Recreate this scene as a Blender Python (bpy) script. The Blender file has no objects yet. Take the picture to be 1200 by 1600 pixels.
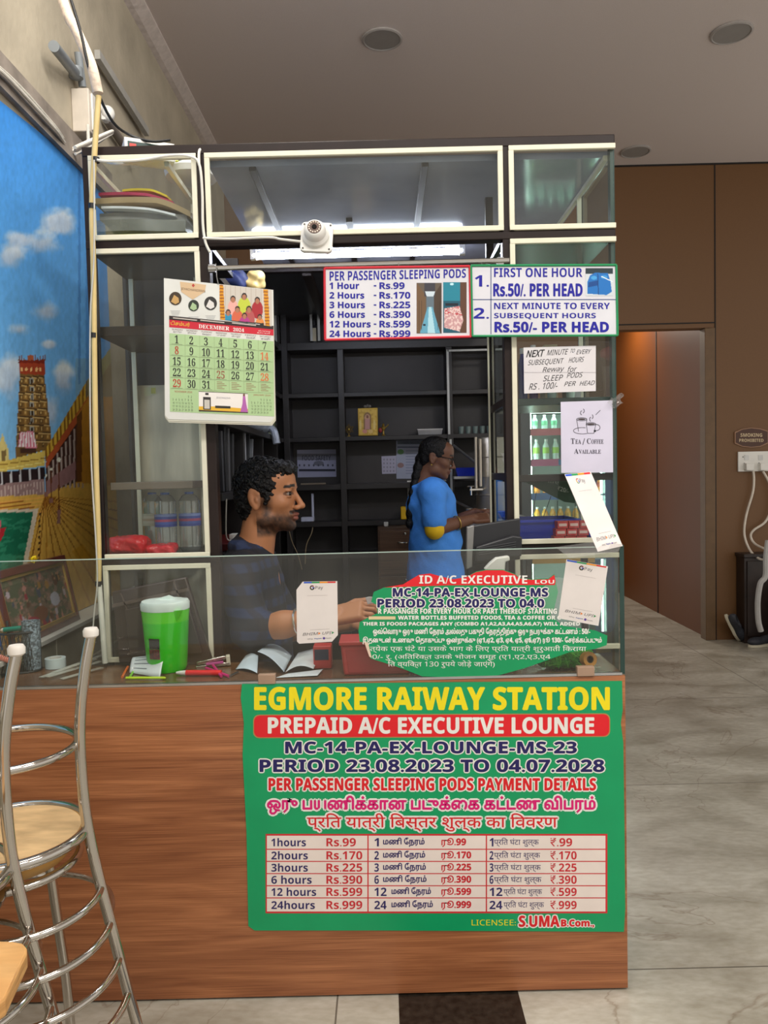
import bpy, math, random
import numpy as np
from mathutils import Vector, Matrix, noise as mnoise

# ------------------------------------------------------------------ camera, world, light, exposure
scene = bpy.context.scene
COL = scene.collection
EYE = 1.5                      # eye height of the photographer
FPX = 1200.0                   # focal length in pixels of the 1200x1600 frame
PITCH, ROLL = math.radians(2.86), math.radians(-1.4)
CAM_R = Matrix.Rotation(math.pi / 2 - PITCH, 3, 'X') @ Matrix.Rotation(ROLL, 3, 'Z')
cam_data = bpy.data.cameras.new('camera')
cam_data.sensor_fit = 'HORIZONTAL'
cam_data.sensor_width = 36.0
cam_data.lens = 36.0 * FPX / 1200.0
cam_data.clip_start = 0.05
cam = bpy.data.objects.new('camera', cam_data)
COL.objects.link(cam)
cam.matrix_world = Matrix.Translation((0, 0, EYE)) @ CAM_R.to_4x4()
scene.camera = cam

scene.view_settings.view_transform = 'Standard'
scene.view_settings.look = 'None'
scene.view_settings.gamma = 1.0
scene.view_settings.use_curve_mapping = False
scene.view_settings.exposure = 0.0
scene.cycles.transparent_max_bounces = 32
scene.cycles.max_bounces = 8

WORLD_STRENGTH = 0.82
world = bpy.data.worlds.new('room_ambient')
scene.world = world
world.use_nodes = True
wn = world.node_tree.nodes
wn['Background'].inputs[0].default_value = (1.0, 0.95, 0.88, 1)
wn['Background'].inputs[1].default_value = WORLD_STRENGTH


def area(name, loc, target, sx, sy, power, color):
    l = bpy.data.lights.new(name, 'AREA')
    l.shape = 'RECTANGLE'
    l.size, l.size_y, l.energy, l.color = sx, sy, power, color
    o = bpy.data.objects.new(name, l)
    COL.objects.link(o)
    o.location = loc
    o.rotation_euler = (Vector(target) - Vector(loc)).to_track_quat('-Z', 'Y').to_euler()
    return o


for lx, ly, tx, pw in ((-0.75, 0.15, -0.6, 22), (0.55, 0.15, 0.4, 30), (2.2, 0.15, -0.4, 64), (-0.45, 2.1, -1.3, 36)):  # fill lights added out of view, some to brighten the mural wall
    area('added_room_fill', (lx, ly, 3.96), (tx, ly + 1.1, 0.4), 1.0, 0.35, pw, (1.0, 0.96, 0.9))
area('corridor_light', (2.35, 8.3, 3.2), (2.6, 8.3, 0.0), 0.4, 0.4, 24, (1.0, 0.88, 0.74))


# ------------------------------------------------------------------ projection helpers: a photo pixel -> a point on a real plane
def ray(x, y):
    return CAM_R @ Vector(((x - 600) / FPX, -(y - 800) / FPX, -1))


def pY(x, y, Y):
    d = ray(x, y)
    return Vector((0, 0, EYE)) + d * (Y / d.y)


def pZ(x, y, Z):
    d = ray(x, y)
    return Vector((0, 0, EYE)) + d * ((Z - EYE) / d.z)


def pX(x, y, X):
    d = ray(x, y)
    return Vector((0, 0, EYE)) + d * (X / d.x)


def zat(y, Y, x=600):
    return pY(x, y, Y).z


def xat(x, Y, y=750):
    return pY(x, y, Y).x


RT = np.array(CAM_R.transposed())


def project(P):
    q = (np.asarray(P, float) - np.array([0, 0, EYE])) @ RT.T
    return 600 + FPX * q[..., 0] / -q[..., 2], 800 - FPX * q[..., 1] / -q[..., 2]


class Plane:
    """A real plane in the room; at() gives the point of it seen at a photo pixel, lifted by off towards the viewer."""
    def __init__(s, o, n):
        s.o, s.n = Vector(o), Vector(n).normalized()
        if s.n.dot(Vector((0, 0, EYE)) - s.o) < 0:
            s.n = -s.n

    def at(s, x, y, off=0.0):
        d = ray(x, y)
        o = s.o + s.n * off
        c = Vector((0, 0, EYE))
        return c + d * ((o - c).dot(s.n) / d.dot(s.n))


def planeY(Y):
    return Plane((0, Y, 0), (0, -1, 0))


# ------------------------------------------------------------------ materials
def lin(c):
    c = np.asarray(c, float) / 255.0
    return np.where(c <= 0.04045, c / 12.92, ((c + 0.055) / 1.055) ** 2.4)


def rgba(c):
    l = lin(c)
    return (float(l[0]), float(l[1]), float(l[2]), 1.0)


MATS = {}


def M(name, col, rough=0.55, metal=0.0, var=0.10, scale=14.0, bump=0.0, bscale=60.0, emit=0.0, spec=0.5, stretch=None, coat=0.0):
    """Procedural surface: a colour varied by noise, optional bump."""
    if name in MATS:
        return MATS[name]
    m = bpy.data.materials.new(name)
    m.use_nodes = True
    nt = m.node_tree
    b = nt.nodes['Principled BSDF']
    b.inputs['Roughness'].default_value = rough
    b.inputs['Metallic'].default_value = metal
    b.inputs['Specular IOR Level'].default_value = spec
    b.inputs['Coat Weight'].default_value = coat
    tc = nt.nodes.new('ShaderNodeTexCoord')
    mp = nt.nodes.new('ShaderNodeMapping')
    nt.links.new(tc.outputs['Object'], mp.inputs[0])
    if stretch:
        mp.inputs['Scale'].default_value = stretch
    n = nt.nodes.new('ShaderNodeTexNoise')
    n.inputs['Scale'].default_value = scale
    n.inputs['Detail'].default_value = 4
    nt.links.new(mp.outputs[0], n.inputs['Vector'])
    r = nt.nodes.new('ShaderNodeValToRGB')
    c = np.array(rgba(col))
    lo, hi = c * (1 - var), np.minimum(c * (1 + var), 1)
    lo[3] = hi[3] = 1
    r.color_ramp.elements[0].position, r.color_ramp.elements[1].position = 0.3, 0.7
    r.color_ramp.elements[0].color, r.color_ramp.elements[1].color = lo, hi
    nt.links.new(n.outputs['Fac'], r.inputs[0])
    nt.links.new(r.outputs[0], b.inputs['Base Color'])
    if bump:
        n2 = nt.nodes.new('ShaderNodeTexNoise')
        n2.inputs['Scale'].default_value = bscale
        nt.links.new(mp.outputs[0], n2.inputs['Vector'])
        bp = nt.nodes.new('ShaderNodeBump')
        bp.inputs['Strength'].default_value = bump
        bp.inputs['Distance'].default_value = 0.01
        nt.links.new(n2.outputs['Fac'], bp.inputs['Height'])
        nt.links.new(bp.outputs[0], b.inputs['Normal'])
    if emit:
        nt.links.new(r.outputs[0], b.inputs['Emission Color'])
        b.inputs['Emission Strength'].default_value = emit
    MATS[name] = m
    return m


def glass(name, tint=(235, 245, 240), haze=0.04, hazecol=(190, 190, 180), ior=1.45, rough=0.02, gain=1.0):
    """Thin sheet: clear with a Fresnel mirror and a little dust."""
    if name in MATS:
        return MATS[name]
    m = bpy.data.materials.new(name)
    m.use_nodes = True
    nt = m.node_tree
    nt.nodes.remove(nt.nodes['Principled BSDF'])
    out = nt.nodes['Material Output']
    tr = nt.nodes.new('ShaderNodeBsdfTransparent')
    tr.inputs[0].default_value = rgba([255 - (255 - c) * 0.3 for c in tint])
    gl = nt.nodes.new('ShaderNodeBsdfGlossy')
    gl.inputs['Roughness'].default_value = rough
    df = nt.nodes.new('ShaderNodeBsdfDiffuse')
    df.inputs[0].default_value = rgba(hazecol)
    fr = nt.nodes.new('ShaderNodeFresnel')
    fr.inputs[0].default_value = ior
    mu = nt.nodes.new('ShaderNodeMath')
    mu.operation = 'MULTIPLY'
    mu.use_clamp = True
    mu.inputs[1].default_value = gain
    nt.links.new(fr.outputs[0], mu.inputs[0])
    geo = nt.nodes.new('ShaderNodeNewGeometry')        # only the outer face of a sheet mirrors and carries dust
    front = nt.nodes.new('ShaderNodeMath')
    front.operation = 'SUBTRACT'
    front.inputs[0].default_value = 1.0
    nt.links.new(geo.outputs['Backfacing'], front.inputs[1])
    mf = nt.nodes.new('ShaderNodeMath')
    mf.operation = 'MULTIPLY'
    nt.links.new(mu.outputs[0], mf.inputs[0])
    nt.links.new(front.outputs[0], mf.inputs[1])
    mu = mf
    m1 = nt.nodes.new('ShaderNodeMixShader')
    nt.links.new(mu.outputs[0], m1.inputs[0])
    nt.links.new(tr.outputs[0], m1.inputs[1])
    nt.links.new(gl.outputs[0], m1.inputs[2])
    tc = nt.nodes.new('ShaderNodeTexCoord')
    nz = nt.nodes.new('ShaderNodeTexNoise')
    nz.inputs['Scale'].default_value = 5
    nz.inputs['Detail'].default_value = 6
    nt.links.new(tc.outputs['Object'], nz.inputs['Vector'])
    rp = nt.nodes.new('ShaderNodeValToRGB')
    rp.color_ramp.elements[0].position, rp.color_ramp.elements[1].position = 0.35, 0.75
    rp.color_ramp.elements[0].color = (haze * 0.4,) * 3 + (1,)
    rp.color_ramp.elements[1].color = (min(1, haze * 2.0),) * 3 + (1,)
    nt.links.new(nz.outputs['Fac'], rp.inputs[0])
    m2 = nt.nodes.new('ShaderNodeMixShader')
    hz = nt.nodes.new('ShaderNodeMath')
    hz.operation = 'MULTIPLY'
    nt.links.new(rp.outputs[0], hz.inputs[0])
    nt.links.new(front.outputs[0], hz.inputs[1])
    nt.links.new(hz.outputs[0], m2.inputs[0])
    nt.links.new(m1.outputs[0], m2.inputs[1])
    nt.links.new(df.outputs[0], m2.inputs[2])
    nt.links.new(m2.outputs[0], out.inputs[0])
    MATS[name] = m
    return m


def painted(name, rough=0.6, noise=0.06, scale=60.0):
    """Paint or print carried by the mesh's own colour attribute."""
    if name in MATS:
        return MATS[name]
    m = bpy.data.materials.new(name)
    m.use_nodes = True
    nt = m.node_tree
    b = nt.nodes['Principled BSDF']
    b.inputs['Roughness'].default_value = rough
    at = nt.nodes.new('ShaderNodeAttribute')
    at.attribute_name = 'paint'
    n = nt.nodes.new('ShaderNodeTexNoise')
    n.inputs['Scale'].default_value = scale
    tc = nt.nodes.new('ShaderNodeTexCoord')
    nt.links.new(tc.outputs['Object'], n.inputs['Vector'])
    mr = nt.nodes.new('ShaderNodeMapRange')
    mr.inputs['To Min'].default_value = 1 - noise
    mr.inputs['To Max'].default_value = 1 + noise
    nt.links.new(n.outputs['Fac'], mr.inputs['Value'])
    mx = nt.nodes.new('ShaderNodeVectorMath')
    mx.operation = 'SCALE'
    nt.links.new(at.outputs['Color'], mx.inputs[0])
    nt.links.new(mr.outputs[0], mx.inputs['Scale'])
    nt.links.new(mx.outputs[0], b.inputs['Base Color'])
    MATS[name] = m
    return m


# ------------------------------------------------------------------ mesh building
def rotm(rx=0, ry=0, rz=0):
    return Matrix.Rotation(rz, 3, 'Z') @ Matrix.Rotation(ry, 3, 'Y') @ Matrix.Rotation(rx, 3, 'X')


TEXT_CACHE = {}


def style(t, kind):
    """Latin letters and digits in a heavy or plain sans, or a heavy serif, alphabet."""
    up_, low, dig = {'bold': (0x1D5D4, 0x1D5EE, 0x1D7EC), 'sans': (0x1D5A0, 0x1D5BA, 0x1D7E2), 'serif': (0x1D400, 0x1D41A, 0x1D7CE)}[kind]
    out = ''
    for c in t:
        if 'A' <= c <= 'Z':
            out += chr(up_ + ord(c) - 65)
        elif 'a' <= c <= 'z':
            out += chr(low + ord(c) - 97)
        elif '0' <= c <= '9':
            out += chr(dig + ord(c) - 48)
        else:
            out += c
    return out




def text_geo(s, bold=0.0, shear=0.0, res=3):
    k = (s, bold, shear, res)
    if k not in TEXT_CACHE:
        cu = bpy.data.curves.new('t', 'FONT')
        cu.body = s
        cu.offset = bold
        cu.shear = shear
        cu.resolution_u = res
        o = bpy.data.objects.new('t', cu)
        me = o.to_mesh()
        n = len(me.vertices)
        v = np.zeros(n * 3)
        me.vertices.foreach_get('co', v)
        f = [tuple(p.vertices) for p in me.polygons]
        TEXT_CACHE[k] = (v.reshape(-1, 3)[:, :2].copy(), f)
        o.to_mesh_clear()
        bpy.data.objects.remove(o)
        bpy.data.curves.remove(cu)
    return TEXT_CACHE[k]


class MB:
    def __init__(s):
        s.v, s.f, s.m = [], [], []

    def add(s, verts, faces, m=0):
        b = len(s.v)
        s.v.extend(Vector(p) for p in verts)
        for f in faces:
            s.f.append(tuple(b + i for i in f))
            s.m.append(m)
        return s

    def box(s, c, d, m=0, R=None):
        c = Vector(c)
        P = []
        for k in (-1, 1):
            for j in (-1, 1):
                for i in (-1, 1):
                    q = Vector((i * d[0] / 2, j * d[1] / 2, k * d[2] / 2))
                    P.append(c + (R @ q if R else q))
        return s.add(P, [(0, 2, 3, 1), (4, 5, 7, 6), (0, 1, 5, 4), (2, 6, 7, 3), (0, 4, 6, 2), (1, 3, 7, 5)], m)

    def ext(s, x0, x1, y0, y1, z0, z1, m=0):
        return s.box(((x0 + x1) / 2, (y0 + y1) / 2, (z0 + z1) / 2), (abs(x1 - x0), abs(y1 - y0), abs(z1 - z0)), m)

    def prism(s, pts, vec, m=0):
        """Closed outline swept by vec."""
        n = len(pts)
        vec = Vector(vec)
        P = [Vector(p) for p in pts] + [Vector(p) + vec for p in pts]
        F = [tuple(range(n)), tuple(range(2 * n - 1, n - 1, -1))]
        F += [(i, i + n, (i + 1) % n + n, (i + 1) % n) for i in range(n)]
        return s.add(P, F, m)

    def sheet(s, pts, m=0):
        return s.add(pts, [tuple(range(len(pts)))], m)

    def tube(s, pts, r, m=0, n=10, closed=False, radii=None):
        pts = [Vector(p) for p in pts]
        N = len(pts)
        P, F = [], []
        prev = None
        for i, p in enumerate(pts):
            if closed:
                t = pts[(i + 1) % N] - pts[i - 1]
            else:
                t = pts[min(i + 1, N - 1)] - pts[max(i - 1, 0)]
            t.normalize()
            if prev is None:
                a = Vector((0, 0, 1)) if abs(t.z) < 0.9 else Vector((1, 0, 0))
                u = t.cross(a).normalized()
            else:
                u = (prev - t * prev.dot(t)).normalized()
            prev = u
            w = t.cross(u)
            rr = radii[i] if radii else r
            for k in range(n):
                a = 2 * math.pi * k / n
                P.append(p + (u * math.cos(a) + w * math.sin(a)) * rr)
        for i in range(N if closed else N - 1):
            for k in range(n):
                a, b = i * n, ((i + 1) % N) * n
                F.append((a + k, a + (k + 1) % n, b + (k + 1) % n, b + k))
        if not closed:
            F.append(tuple(range(n - 1, -1, -1)))
            F.append(tuple(range((N - 1) * n, N * n)))
        return s.add(P, F, m)

    def lathe(s, prof, c=(0, 0, 0), m=0, n=24, R=None, sx=1.0, sy=1.0):
        c = Vector(c)
        P, F = [], []
        for (r, z) in prof:
            for k in range(n):
                a = 2 * math.pi * k / n
                q = Vector((r * math.cos(a) * sx, r * math.sin(a) * sy, z))
                P.append(c + (R @ q if R else q))
        for i in range(len(prof) - 1):
            for k in range(n):
                F.append((i * n + k, i * n + (k + 1) % n, (i + 1) * n + (k + 1) % n, (i + 1) * n + k))
        if prof[0][0] > 1e-6:
            F.append(tuple(range(n - 1, -1, -1)))
        if prof[-1][0] > 1e-6:
            F.append(tuple(range((len(prof) - 1) * n, len(prof) * n)))
        return s.add(P, F, m)

    def ball(s, c, r, m=0, n=16, R=None):
        if not hasattr(r, '__len__'):
            r = (r, r, r)
        k = n // 2
        prof = [(math.sin(math.pi * i / k), -math.cos(math.pi * i / k)) for i in range(k + 1)]
        c = Vector(c)
        P, F = [], []
        for (a, z) in prof:
            for j in range(n):
                t = 2 * math.pi * j / n
                q = Vector((a * math.cos(t) * r[0], a * math.sin(t) * r[1], z * r[2]))
                P.append(c + (R @ q if R else q))
        for i in range(k):
            for j in range(n):
                F.append((i * n + j, i * n + (j + 1) % n, (i + 1) * n + (j + 1) % n, (i + 1) * n + j))
        return s.add(P, F, m)

    def grid(s, fn, nu, nv, m=0):
        P = [fn(i / nu, j / nv) for j in range(nv + 1) for i in range(nu + 1)]
        F = [(j * (nu + 1) + i, j * (nu + 1) + i + 1, (j + 1) * (nu + 1) + i + 1, (j + 1) * (nu + 1) + i) for j in range(nv) for i in range(nu)]
        return s.add(P, F, m)

    # printed matter, given where the photograph shows it on the plane pl
    def rect(s, pl, x0, y0, x1, y1, off, m=0):
        return s.add([pl.at(x0, y1, off), pl.at(x1, y1, off), pl.at(x1, y0, off), pl.at(x0, y0, off)], [(0, 1, 2, 3)], m)

    def poly(s, pl, pts, off, m=0):
        return s.add([pl.at(x, y, off) for x, y in pts], [tuple(range(len(pts)))], m)

    def disc(s, pl, x, y, rx, ry, off, m=0, n=20):
        return s.poly(pl, [(x + rx * math.cos(2 * math.pi * k / n), y + ry * math.sin(2 * math.pi * k / n)) for k in range(n)], off, m)

    def stroke(s, pl, pts, w, off, m=0):
        for (a, b) in zip(pts[:-1], pts[1:]):
            dx, dy = b[0] - a[0], b[1] - a[1]
            L = math.hypot(dx, dy) or 1
            nx, ny = -dy / L * w / 2, dx / L * w / 2
            ex, ey = dx / L * w * 0.3, dy / L * w * 0.3
            s.poly(pl, [(a[0] + nx - ex, a[1] + ny - ey), (b[0] + nx + ex, b[1] + ny + ey), (b[0] - nx + ex, b[1] - ny + ey), (a[0] - nx - ex, a[1] - ny - ey)], off, m)
        return s

    def text(s, pl, t, quad, off, m=0, bold=0.0, shear=0.0, res=3, fat=0.0):
        """Lettering filling the photo box (x0,y0,x1,y1) or the four corners TL,TR,BR,BL on plane pl."""
        t = style(t, 'serif' if bold == 'serif' else 'bold' if bold > 0.009 else 'sans')
        bold = 0.0
        v, f = text_geo(t, bold, shear, res)
        if len(v) == 0:
            return s
        lo, hi = v.min(0), v.max(0)
        uv = (v - lo) / np.maximum(hi - lo, 1e-6)
        if not hasattr(quad[0], '__len__'):
            x0, y0, x1, y1 = quad
            quad = ((x0, y0), (x1, y0), (x1, y1), (x0, y1))
        q = np.array(quad, float)
        u, w = uv[:, :1], 1 - uv[:, 1:]
        pix = (q[0] * (1 - u) + q[1] * u) * (1 - w) + (q[3] * (1 - u) + q[2] * u) * w
        if fat:
            for k, (dx, dy) in enumerate(((fat, 0), (-fat, 0), (0, fat), (0, -fat))):
                s.add([pl.at(a + dx, b + dy, off - 0.00002 * (k + 1)) for a, b in pix], f, m)
        return s.add([pl.at(a, b, off) for a, b in pix], f, m)

    def build(s, name, mats, parent=None, label=None, cat=None, group=None, kind=None, sharp=35, origin=None, bevel=0.0, plabel=None, solid=0.0, subsurf=0):
        if not isinstance(mats, (list, tuple)):
            mats = [mats]
        me = bpy.data.meshes.new(name)
        base = Vector((0, 0, 0))
        if parent is not None:
            base = parent.matrix_world.translation.copy() if parent.get('_o') is None else Vector(parent['_o'])
        elif origin is not None:
            base = Vector(origin)
        elif s.v:
            lo = Vector([min(p[i] for p in s.v) for i in range(3)])
            hi = Vector([max(p[i] for p in s.v) for i in range(3)])
            base = Vector(((lo.x + hi.x) / 2, (lo.y + hi.y) / 2, lo.z))
        me.from_pydata([tuple(p - base) for p in s.v], [], s.f)
        for m in mats:
            me.materials.append(m)
        if len(mats) > 1:
            me.polygons.foreach_set('material_index', s.m)
        if sharp:
            me.polygons.foreach_set('use_smooth', [True] * len(me.polygons))
            me.set_sharp_from_angle(angle=math.radians(sharp))
        me.update()
        o = bpy.data.objects.new(name, me)
        COL.objects.link(o)
        o['_o'] = tuple(base)
        if parent is not None:
            o.parent = parent
        else:
            o.location = base
        if bevel:
            b = o.modifiers.new('bevel', 'BEVEL')
            b.width, b.segments, b.limit_method, b.angle_limit = bevel, 2, 'ANGLE', math.radians(50)
        if solid:
            b = o.modifiers.new('solid', 'SOLIDIFY')
            b.thickness, b.offset = solid, 0
        if subsurf:
            b = o.modifiers.new('sub', 'SUBSURF')
            b.levels = b.render_levels = subsurf
        if label:
            o['label'] = label
        if plabel:
            o['label'] = plabel
        if cat:
            o['category'] = cat
        if group:
            o['group'] = group
        if kind:
            o['kind'] = kind
        return o


def thing(name, label, cat, loc=(0, 0, 0), group=None):
    o = bpy.data.objects.new(name, None)
    o.empty_display_size = 0.05
    COL.objects.link(o)
    o.location = loc
    o['_o'] = tuple(loc)
    o['label'], o['category'] = label, cat
    if group:
        o['group'] = group
    return o


def dup(root, loc, rotz=None, label=None, scale=None):
    r = root.copy()
    COL.objects.link(r)
    r.location = loc
    if rotz is not None:
        r.rotation_euler = (0, 0, rotz)
    if scale:
        r.scale = (scale,) * 3 if not hasattr(scale, '__len__') else scale
    if label:
        r['label'] = label
    for ch in list(root.children):
        c = ch.copy()
        COL.objects.link(c)
        c.parent = r
        for g in ch.children:
            d = g.copy()
            COL.objects.link(d)
            d.parent = c
    return r


def paint_mesh(name, verts, faces, cols, mat, parent=None, **kw):
    mb = MB()
    mb.v = [Vector(p) for p in verts]
    mb.f = [tuple(f) for f in faces]
    mb.m = [0] * len(mb.f)
    o = mb.build(name, mat, parent, **kw)
    a = o.data.color_attributes.new('paint', 'FLOAT_COLOR', 'POINT')
    c = np.ones((len(verts), 4), np.float32)
    c[:, :3] = cols
    a.data.foreach_set('color', c.ravel())
    return o


# ------------------------------------------------------------------ a small painter in photo pixels (pictures that really are painted or printed)
def fbm(x, y, seed=0, oct=5):
    rng = np.random.RandomState(seed)
    tot, amp = np.zeros_like(x), 1.0
    norm = 0
    for o in range(oct):
        T = rng.rand(64, 64)
        fx, fy = np.floor(x).astype(int), np.floor(y).astype(int)
        u, v = x - fx, y - fy
        u, v = u * u * (3 - 2 * u), v * v * (3 - 2 * v)
        g = lambda a, b: T[a % 64, b % 64]
        tot += amp * ((g(fx, fy) * (1 - u) + g(fx + 1, fy) * u) * (1 - v) + (g(fx, fy + 1) * (1 - u) + g(fx + 1, fy + 1) * u) * v)
        norm += amp
        amp *= 0.5
        x, y = x * 2.03 + 7.1, y * 2.03 + 3.7
    return tot / norm


class Painter:
    def __init__(s, X, Y, base):
        s.X, s.Y = np.asarray(X, float), np.asarray(Y, float)
        s.c = np.tile(np.array(base, float), (len(s.X), 1))

    def put(s, mask, col, a=1.0):
        w = (np.asarray(mask, float) * a)[:, None]
        s.c = s.c * (1 - w) + np.array(col, float) * w

    def rect(s, x0, y0, x1, y1, col, a=1.0):
        s.put((s.X >= x0) & (s.X < x1) & (s.Y >= y0) & (s.Y < y1), col, a)

    def inside(s, pts):
        r = np.zeros(len(s.X), bool)
        n = len(pts)
        for i in range(n):
            (x1, y1), (x2, y2) = pts[i], pts[(i + 1) % n]
            if y1 == y2:
                continue
            c = (s.Y >= min(y1, y2)) & (s.Y < max(y1, y2)) & (s.X < (x2 - x1) * (s.Y - y1) / (y2 - y1) + x1)
            r ^= c
        return r

    def poly(s, pts, col, a=1.0):
        s.put(s.inside(pts), col, a)

    def ell(s, x, y, rx, ry, col, a=1.0):
        s.put(((s.X - x) / rx) ** 2 + ((s.Y - y) / ry) ** 2 <= 1, col, a)

    def line(s, x0, y0, x1, y1, w, col, a=1.0):
        dx, dy = x1 - x0, y1 - y0
        t = np.clip(((s.X - x0) * dx + (s.Y - y0) * dy) / (dx * dx + dy * dy), 0, 1)
        s.put(np.hypot(s.X - x0 - t * dx, s.Y - y0 - t * dy) <= w / 2, col, a)

    def lin(s):
        return lin(np.clip(s.c, 0, 255))


def picture(name, pl, box, nx, ny, paint, off, mat, parent=None, **kw):
    """A flat print on plane pl over the photo box; paint(Painter) draws it."""
    x0, y0, x1, y1 = box
    gx, gy = np.meshgrid(np.linspace(x0, x1, nx + 1), np.linspace(y0, y1, ny + 1))
    p = Painter(gx.ravel(), gy.ravel(), (200, 200, 200))
    paint(p)
    V = [pl.at(a, b, off) for a, b in zip(gx.ravel(), gy.ravel())]
    F = [(j * (nx + 1) + i, j * (nx + 1) + i + 1, (j + 1) * (nx + 1) + i + 1, (j + 1) * (nx + 1) + i) for j in range(ny) for i in range(nx)]
    return paint_mesh(name, V, F, p.lin(), mat, parent, sharp=0, **kw)


# ------------------------------------------------------------------ smooth bodies from distance fields
def cap(a, b, ra, rb):
    a, b = np.array(a, float), np.array(b, float)
    ba = b - a
    L = max(float(ba @ ba), 1e-9)

    def f(P):
        t = np.clip(((P - a) @ ba) / L, 0, 1)
        return np.linalg.norm(P - a - t[:, None] * ba, axis=1) - (ra + (rb - ra) * t)
    return f


def ell(c, r, R=None):
    c, r = np.array(c, float), np.array(r, float)
    Rm = None if R is None else np.array(R)

    def f(P):
        q = P - c
        if Rm is not None:
            q = q @ Rm
        k0 = np.linalg.norm(q / r, axis=1)
        k1 = np.linalg.norm(q / (r * r), axis=1)
        return k0 * (k0 - 1) / np.maximum(k1, 1e-9)
    return f


def rbox(c, h, rad, R=None):
    c, h = np.array(c, float), np.array(h, float) - rad
    Rm = None if R is None else np.array(R)

    def f(P):
        q = P - c
        if Rm is not None:
            q = q @ Rm
        q = np.abs(q) - h
        return np.linalg.norm(np.maximum(q, 0), axis=1) + np.minimum(q.max(1), 0) - rad
    return f


def blend(prims, k=0.02):
    """Smooth union; items are f or ('-', f, k) or ('+', f, k)."""
    def F(P):
        d = None
        for it in prims:
            op, f, kk = ('+', it, k) if callable(it) else it
            e = f(P)
            if d is None:
                d = e
            elif op == '+':
                h = np.clip(0.5 + 0.5 * (e - d) / kk, 0, 1)
                d = e * (1 - h) + d * h - kk * h * (1 - h)
            else:
                h = np.clip(0.5 - 0.5 * (d + e) / kk, 0, 1)
                d = d * (1 - h) - e * h + kk * h * (1 - h)
        return d
    return F


def shell_mesh(fn, lo, hi, res):
    """Surface nets of fn=0 in the box lo..hi, evaluated only in blocks near the surface."""
    lo, hi = np.array(lo, float), np.array(hi, float)
    B = 8
    nb = np.ceil((hi - lo) / (res * B)).astype(int)
    n = nb * B + 1
    ii = np.stack(np.meshgrid(*[np.arange(k) for k in nb], indexing='ij'), -1).reshape(-1, 3)
    cen = lo + (ii + 0.5) * B * res
    d = fn(cen)
    val = np.full(n, 1.0, np.float32)
    rad = B * res * 0.87 * 1.7
    near = np.abs(d) < rad
    for (a, b, c) in ii[d <= -rad]:
        val[a * B:(a + 1) * B + 1, b * B:(b + 1) * B + 1, c * B:(c + 1) * B + 1] = -1
    loc = np.stack(np.meshgrid(*[np.arange(B + 1)] * 3, indexing='ij'), -1).reshape(-1, 3)
    act = ii[near]
    for s0 in range(0, len(act), 200):
        blk = act[s0:s0 + 200]
        g = (blk[:, None, :] * B + loc[None]).reshape(-1, 3)
        val[g[:, 0], g[:, 1], g[:, 2]] = fn(lo + g * res)
    neg = val < 0
    cells = np.zeros(n - 1, np.int8)
    for dx in (0, 1):
        for dy in (0, 1):
            for dz in (0, 1):
                cells += neg[dx:n[0] - 1 + dx, dy:n[1] - 1 + dy, dz:n[2] - 1 + dz]
    mix = (cells > 0) & (cells < 8)
    idx = np.full(n - 1, -1, np.int64)
    cl = np.argwhere(mix)
    idx[mix] = np.arange(len(cl))
    acc, cnt = np.zeros((len(cl), 3)), np.zeros(len(cl))
    corners = [(0, 0, 0), (1, 0, 0), (0, 1, 0), (1, 1, 0), (0, 0, 1), (1, 0, 1), (0, 1, 1), (1, 1, 1)]
    for i in range(8):
        for j in range(i + 1, 8):
            a, b = np.array(corners[i]), np.array(corners[j])
            if np.abs(a - b).sum() != 1:
                continue
            va, vb = val[tuple((cl + a).T)], val[tuple((cl + b).T)]
            x = (va < 0) != (vb < 0)
            t = np.where(x, va / np.where(x, va - vb, 1), 0)
            acc += np.where(x[:, None], a + t[:, None] * (b - a), 0)
            cnt += x
    V = lo + (cl + acc / cnt[:, None]) * res
    F = []
    for ax in range(3):
        u, w = (ax + 1) % 3, (ax + 2) % 3
        sl0 = [slice(None)] * 3
        sl1 = [slice(None)] * 3
        sl0[ax], sl1[ax] = slice(0, -1), slice(1, None)
        e = np.argwhere(neg[tuple(sl0)] != neg[tuple(sl1)])
        e = e[(e[:, u] > 0) & (e[:, w] > 0) & (e[:, u] < n[u] - 1) & (e[:, w] < n[w] - 1)]
        du, dw = np.zeros(3, int), np.zeros(3, int)
        du[u], dw[w] = 1, 1
        q = np.stack([idx[tuple((e - du - dw).T)], idx[tuple((e - dw).T)], idx[tuple(e.T)], idx[tuple((e - du).T)]], 1)
        flip = ~neg[tuple(e.T)]
        q[flip] = q[flip][:, ::-1]
        F.append(q[(q >= 0).all(1)])
    return V, np.concatenate(F)


def soft(name, fn, lo, hi, res, mat, parent=None, col=None, **kw):
    V, F = shell_mesh(fn, lo, hi, res)
    kw.setdefault('sharp', 80)
    if col is None:
        mb = MB()
        mb.v = [Vector(p) for p in V]
        mb.f = [tuple(int(i) for i in f) for f in F]
        mb.m = [0] * len(mb.f)
        return mb.build(name, mat, parent, **kw)
    return paint_mesh(name, V, [tuple(int(i) for i in f) for f in F], col(V), mat, parent, **kw)


def wob(P, s, amp, ph=0.0):
    return amp * (np.sin(P[:, 0] * s + 1.3 * np.sin(P[:, 1] * s * 0.8 + ph)) * np.sin(P[:, 2] * s * 1.1 + 1.1 * np.sin(P[:, 0] * s * 0.7 + 2 + ph)) + 0.6 * np.sin(P[:, 1] * s * 1.7 + ph) * np.sin(P[:, 2] * s * 1.9 + P[:, 0] * s))


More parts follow.
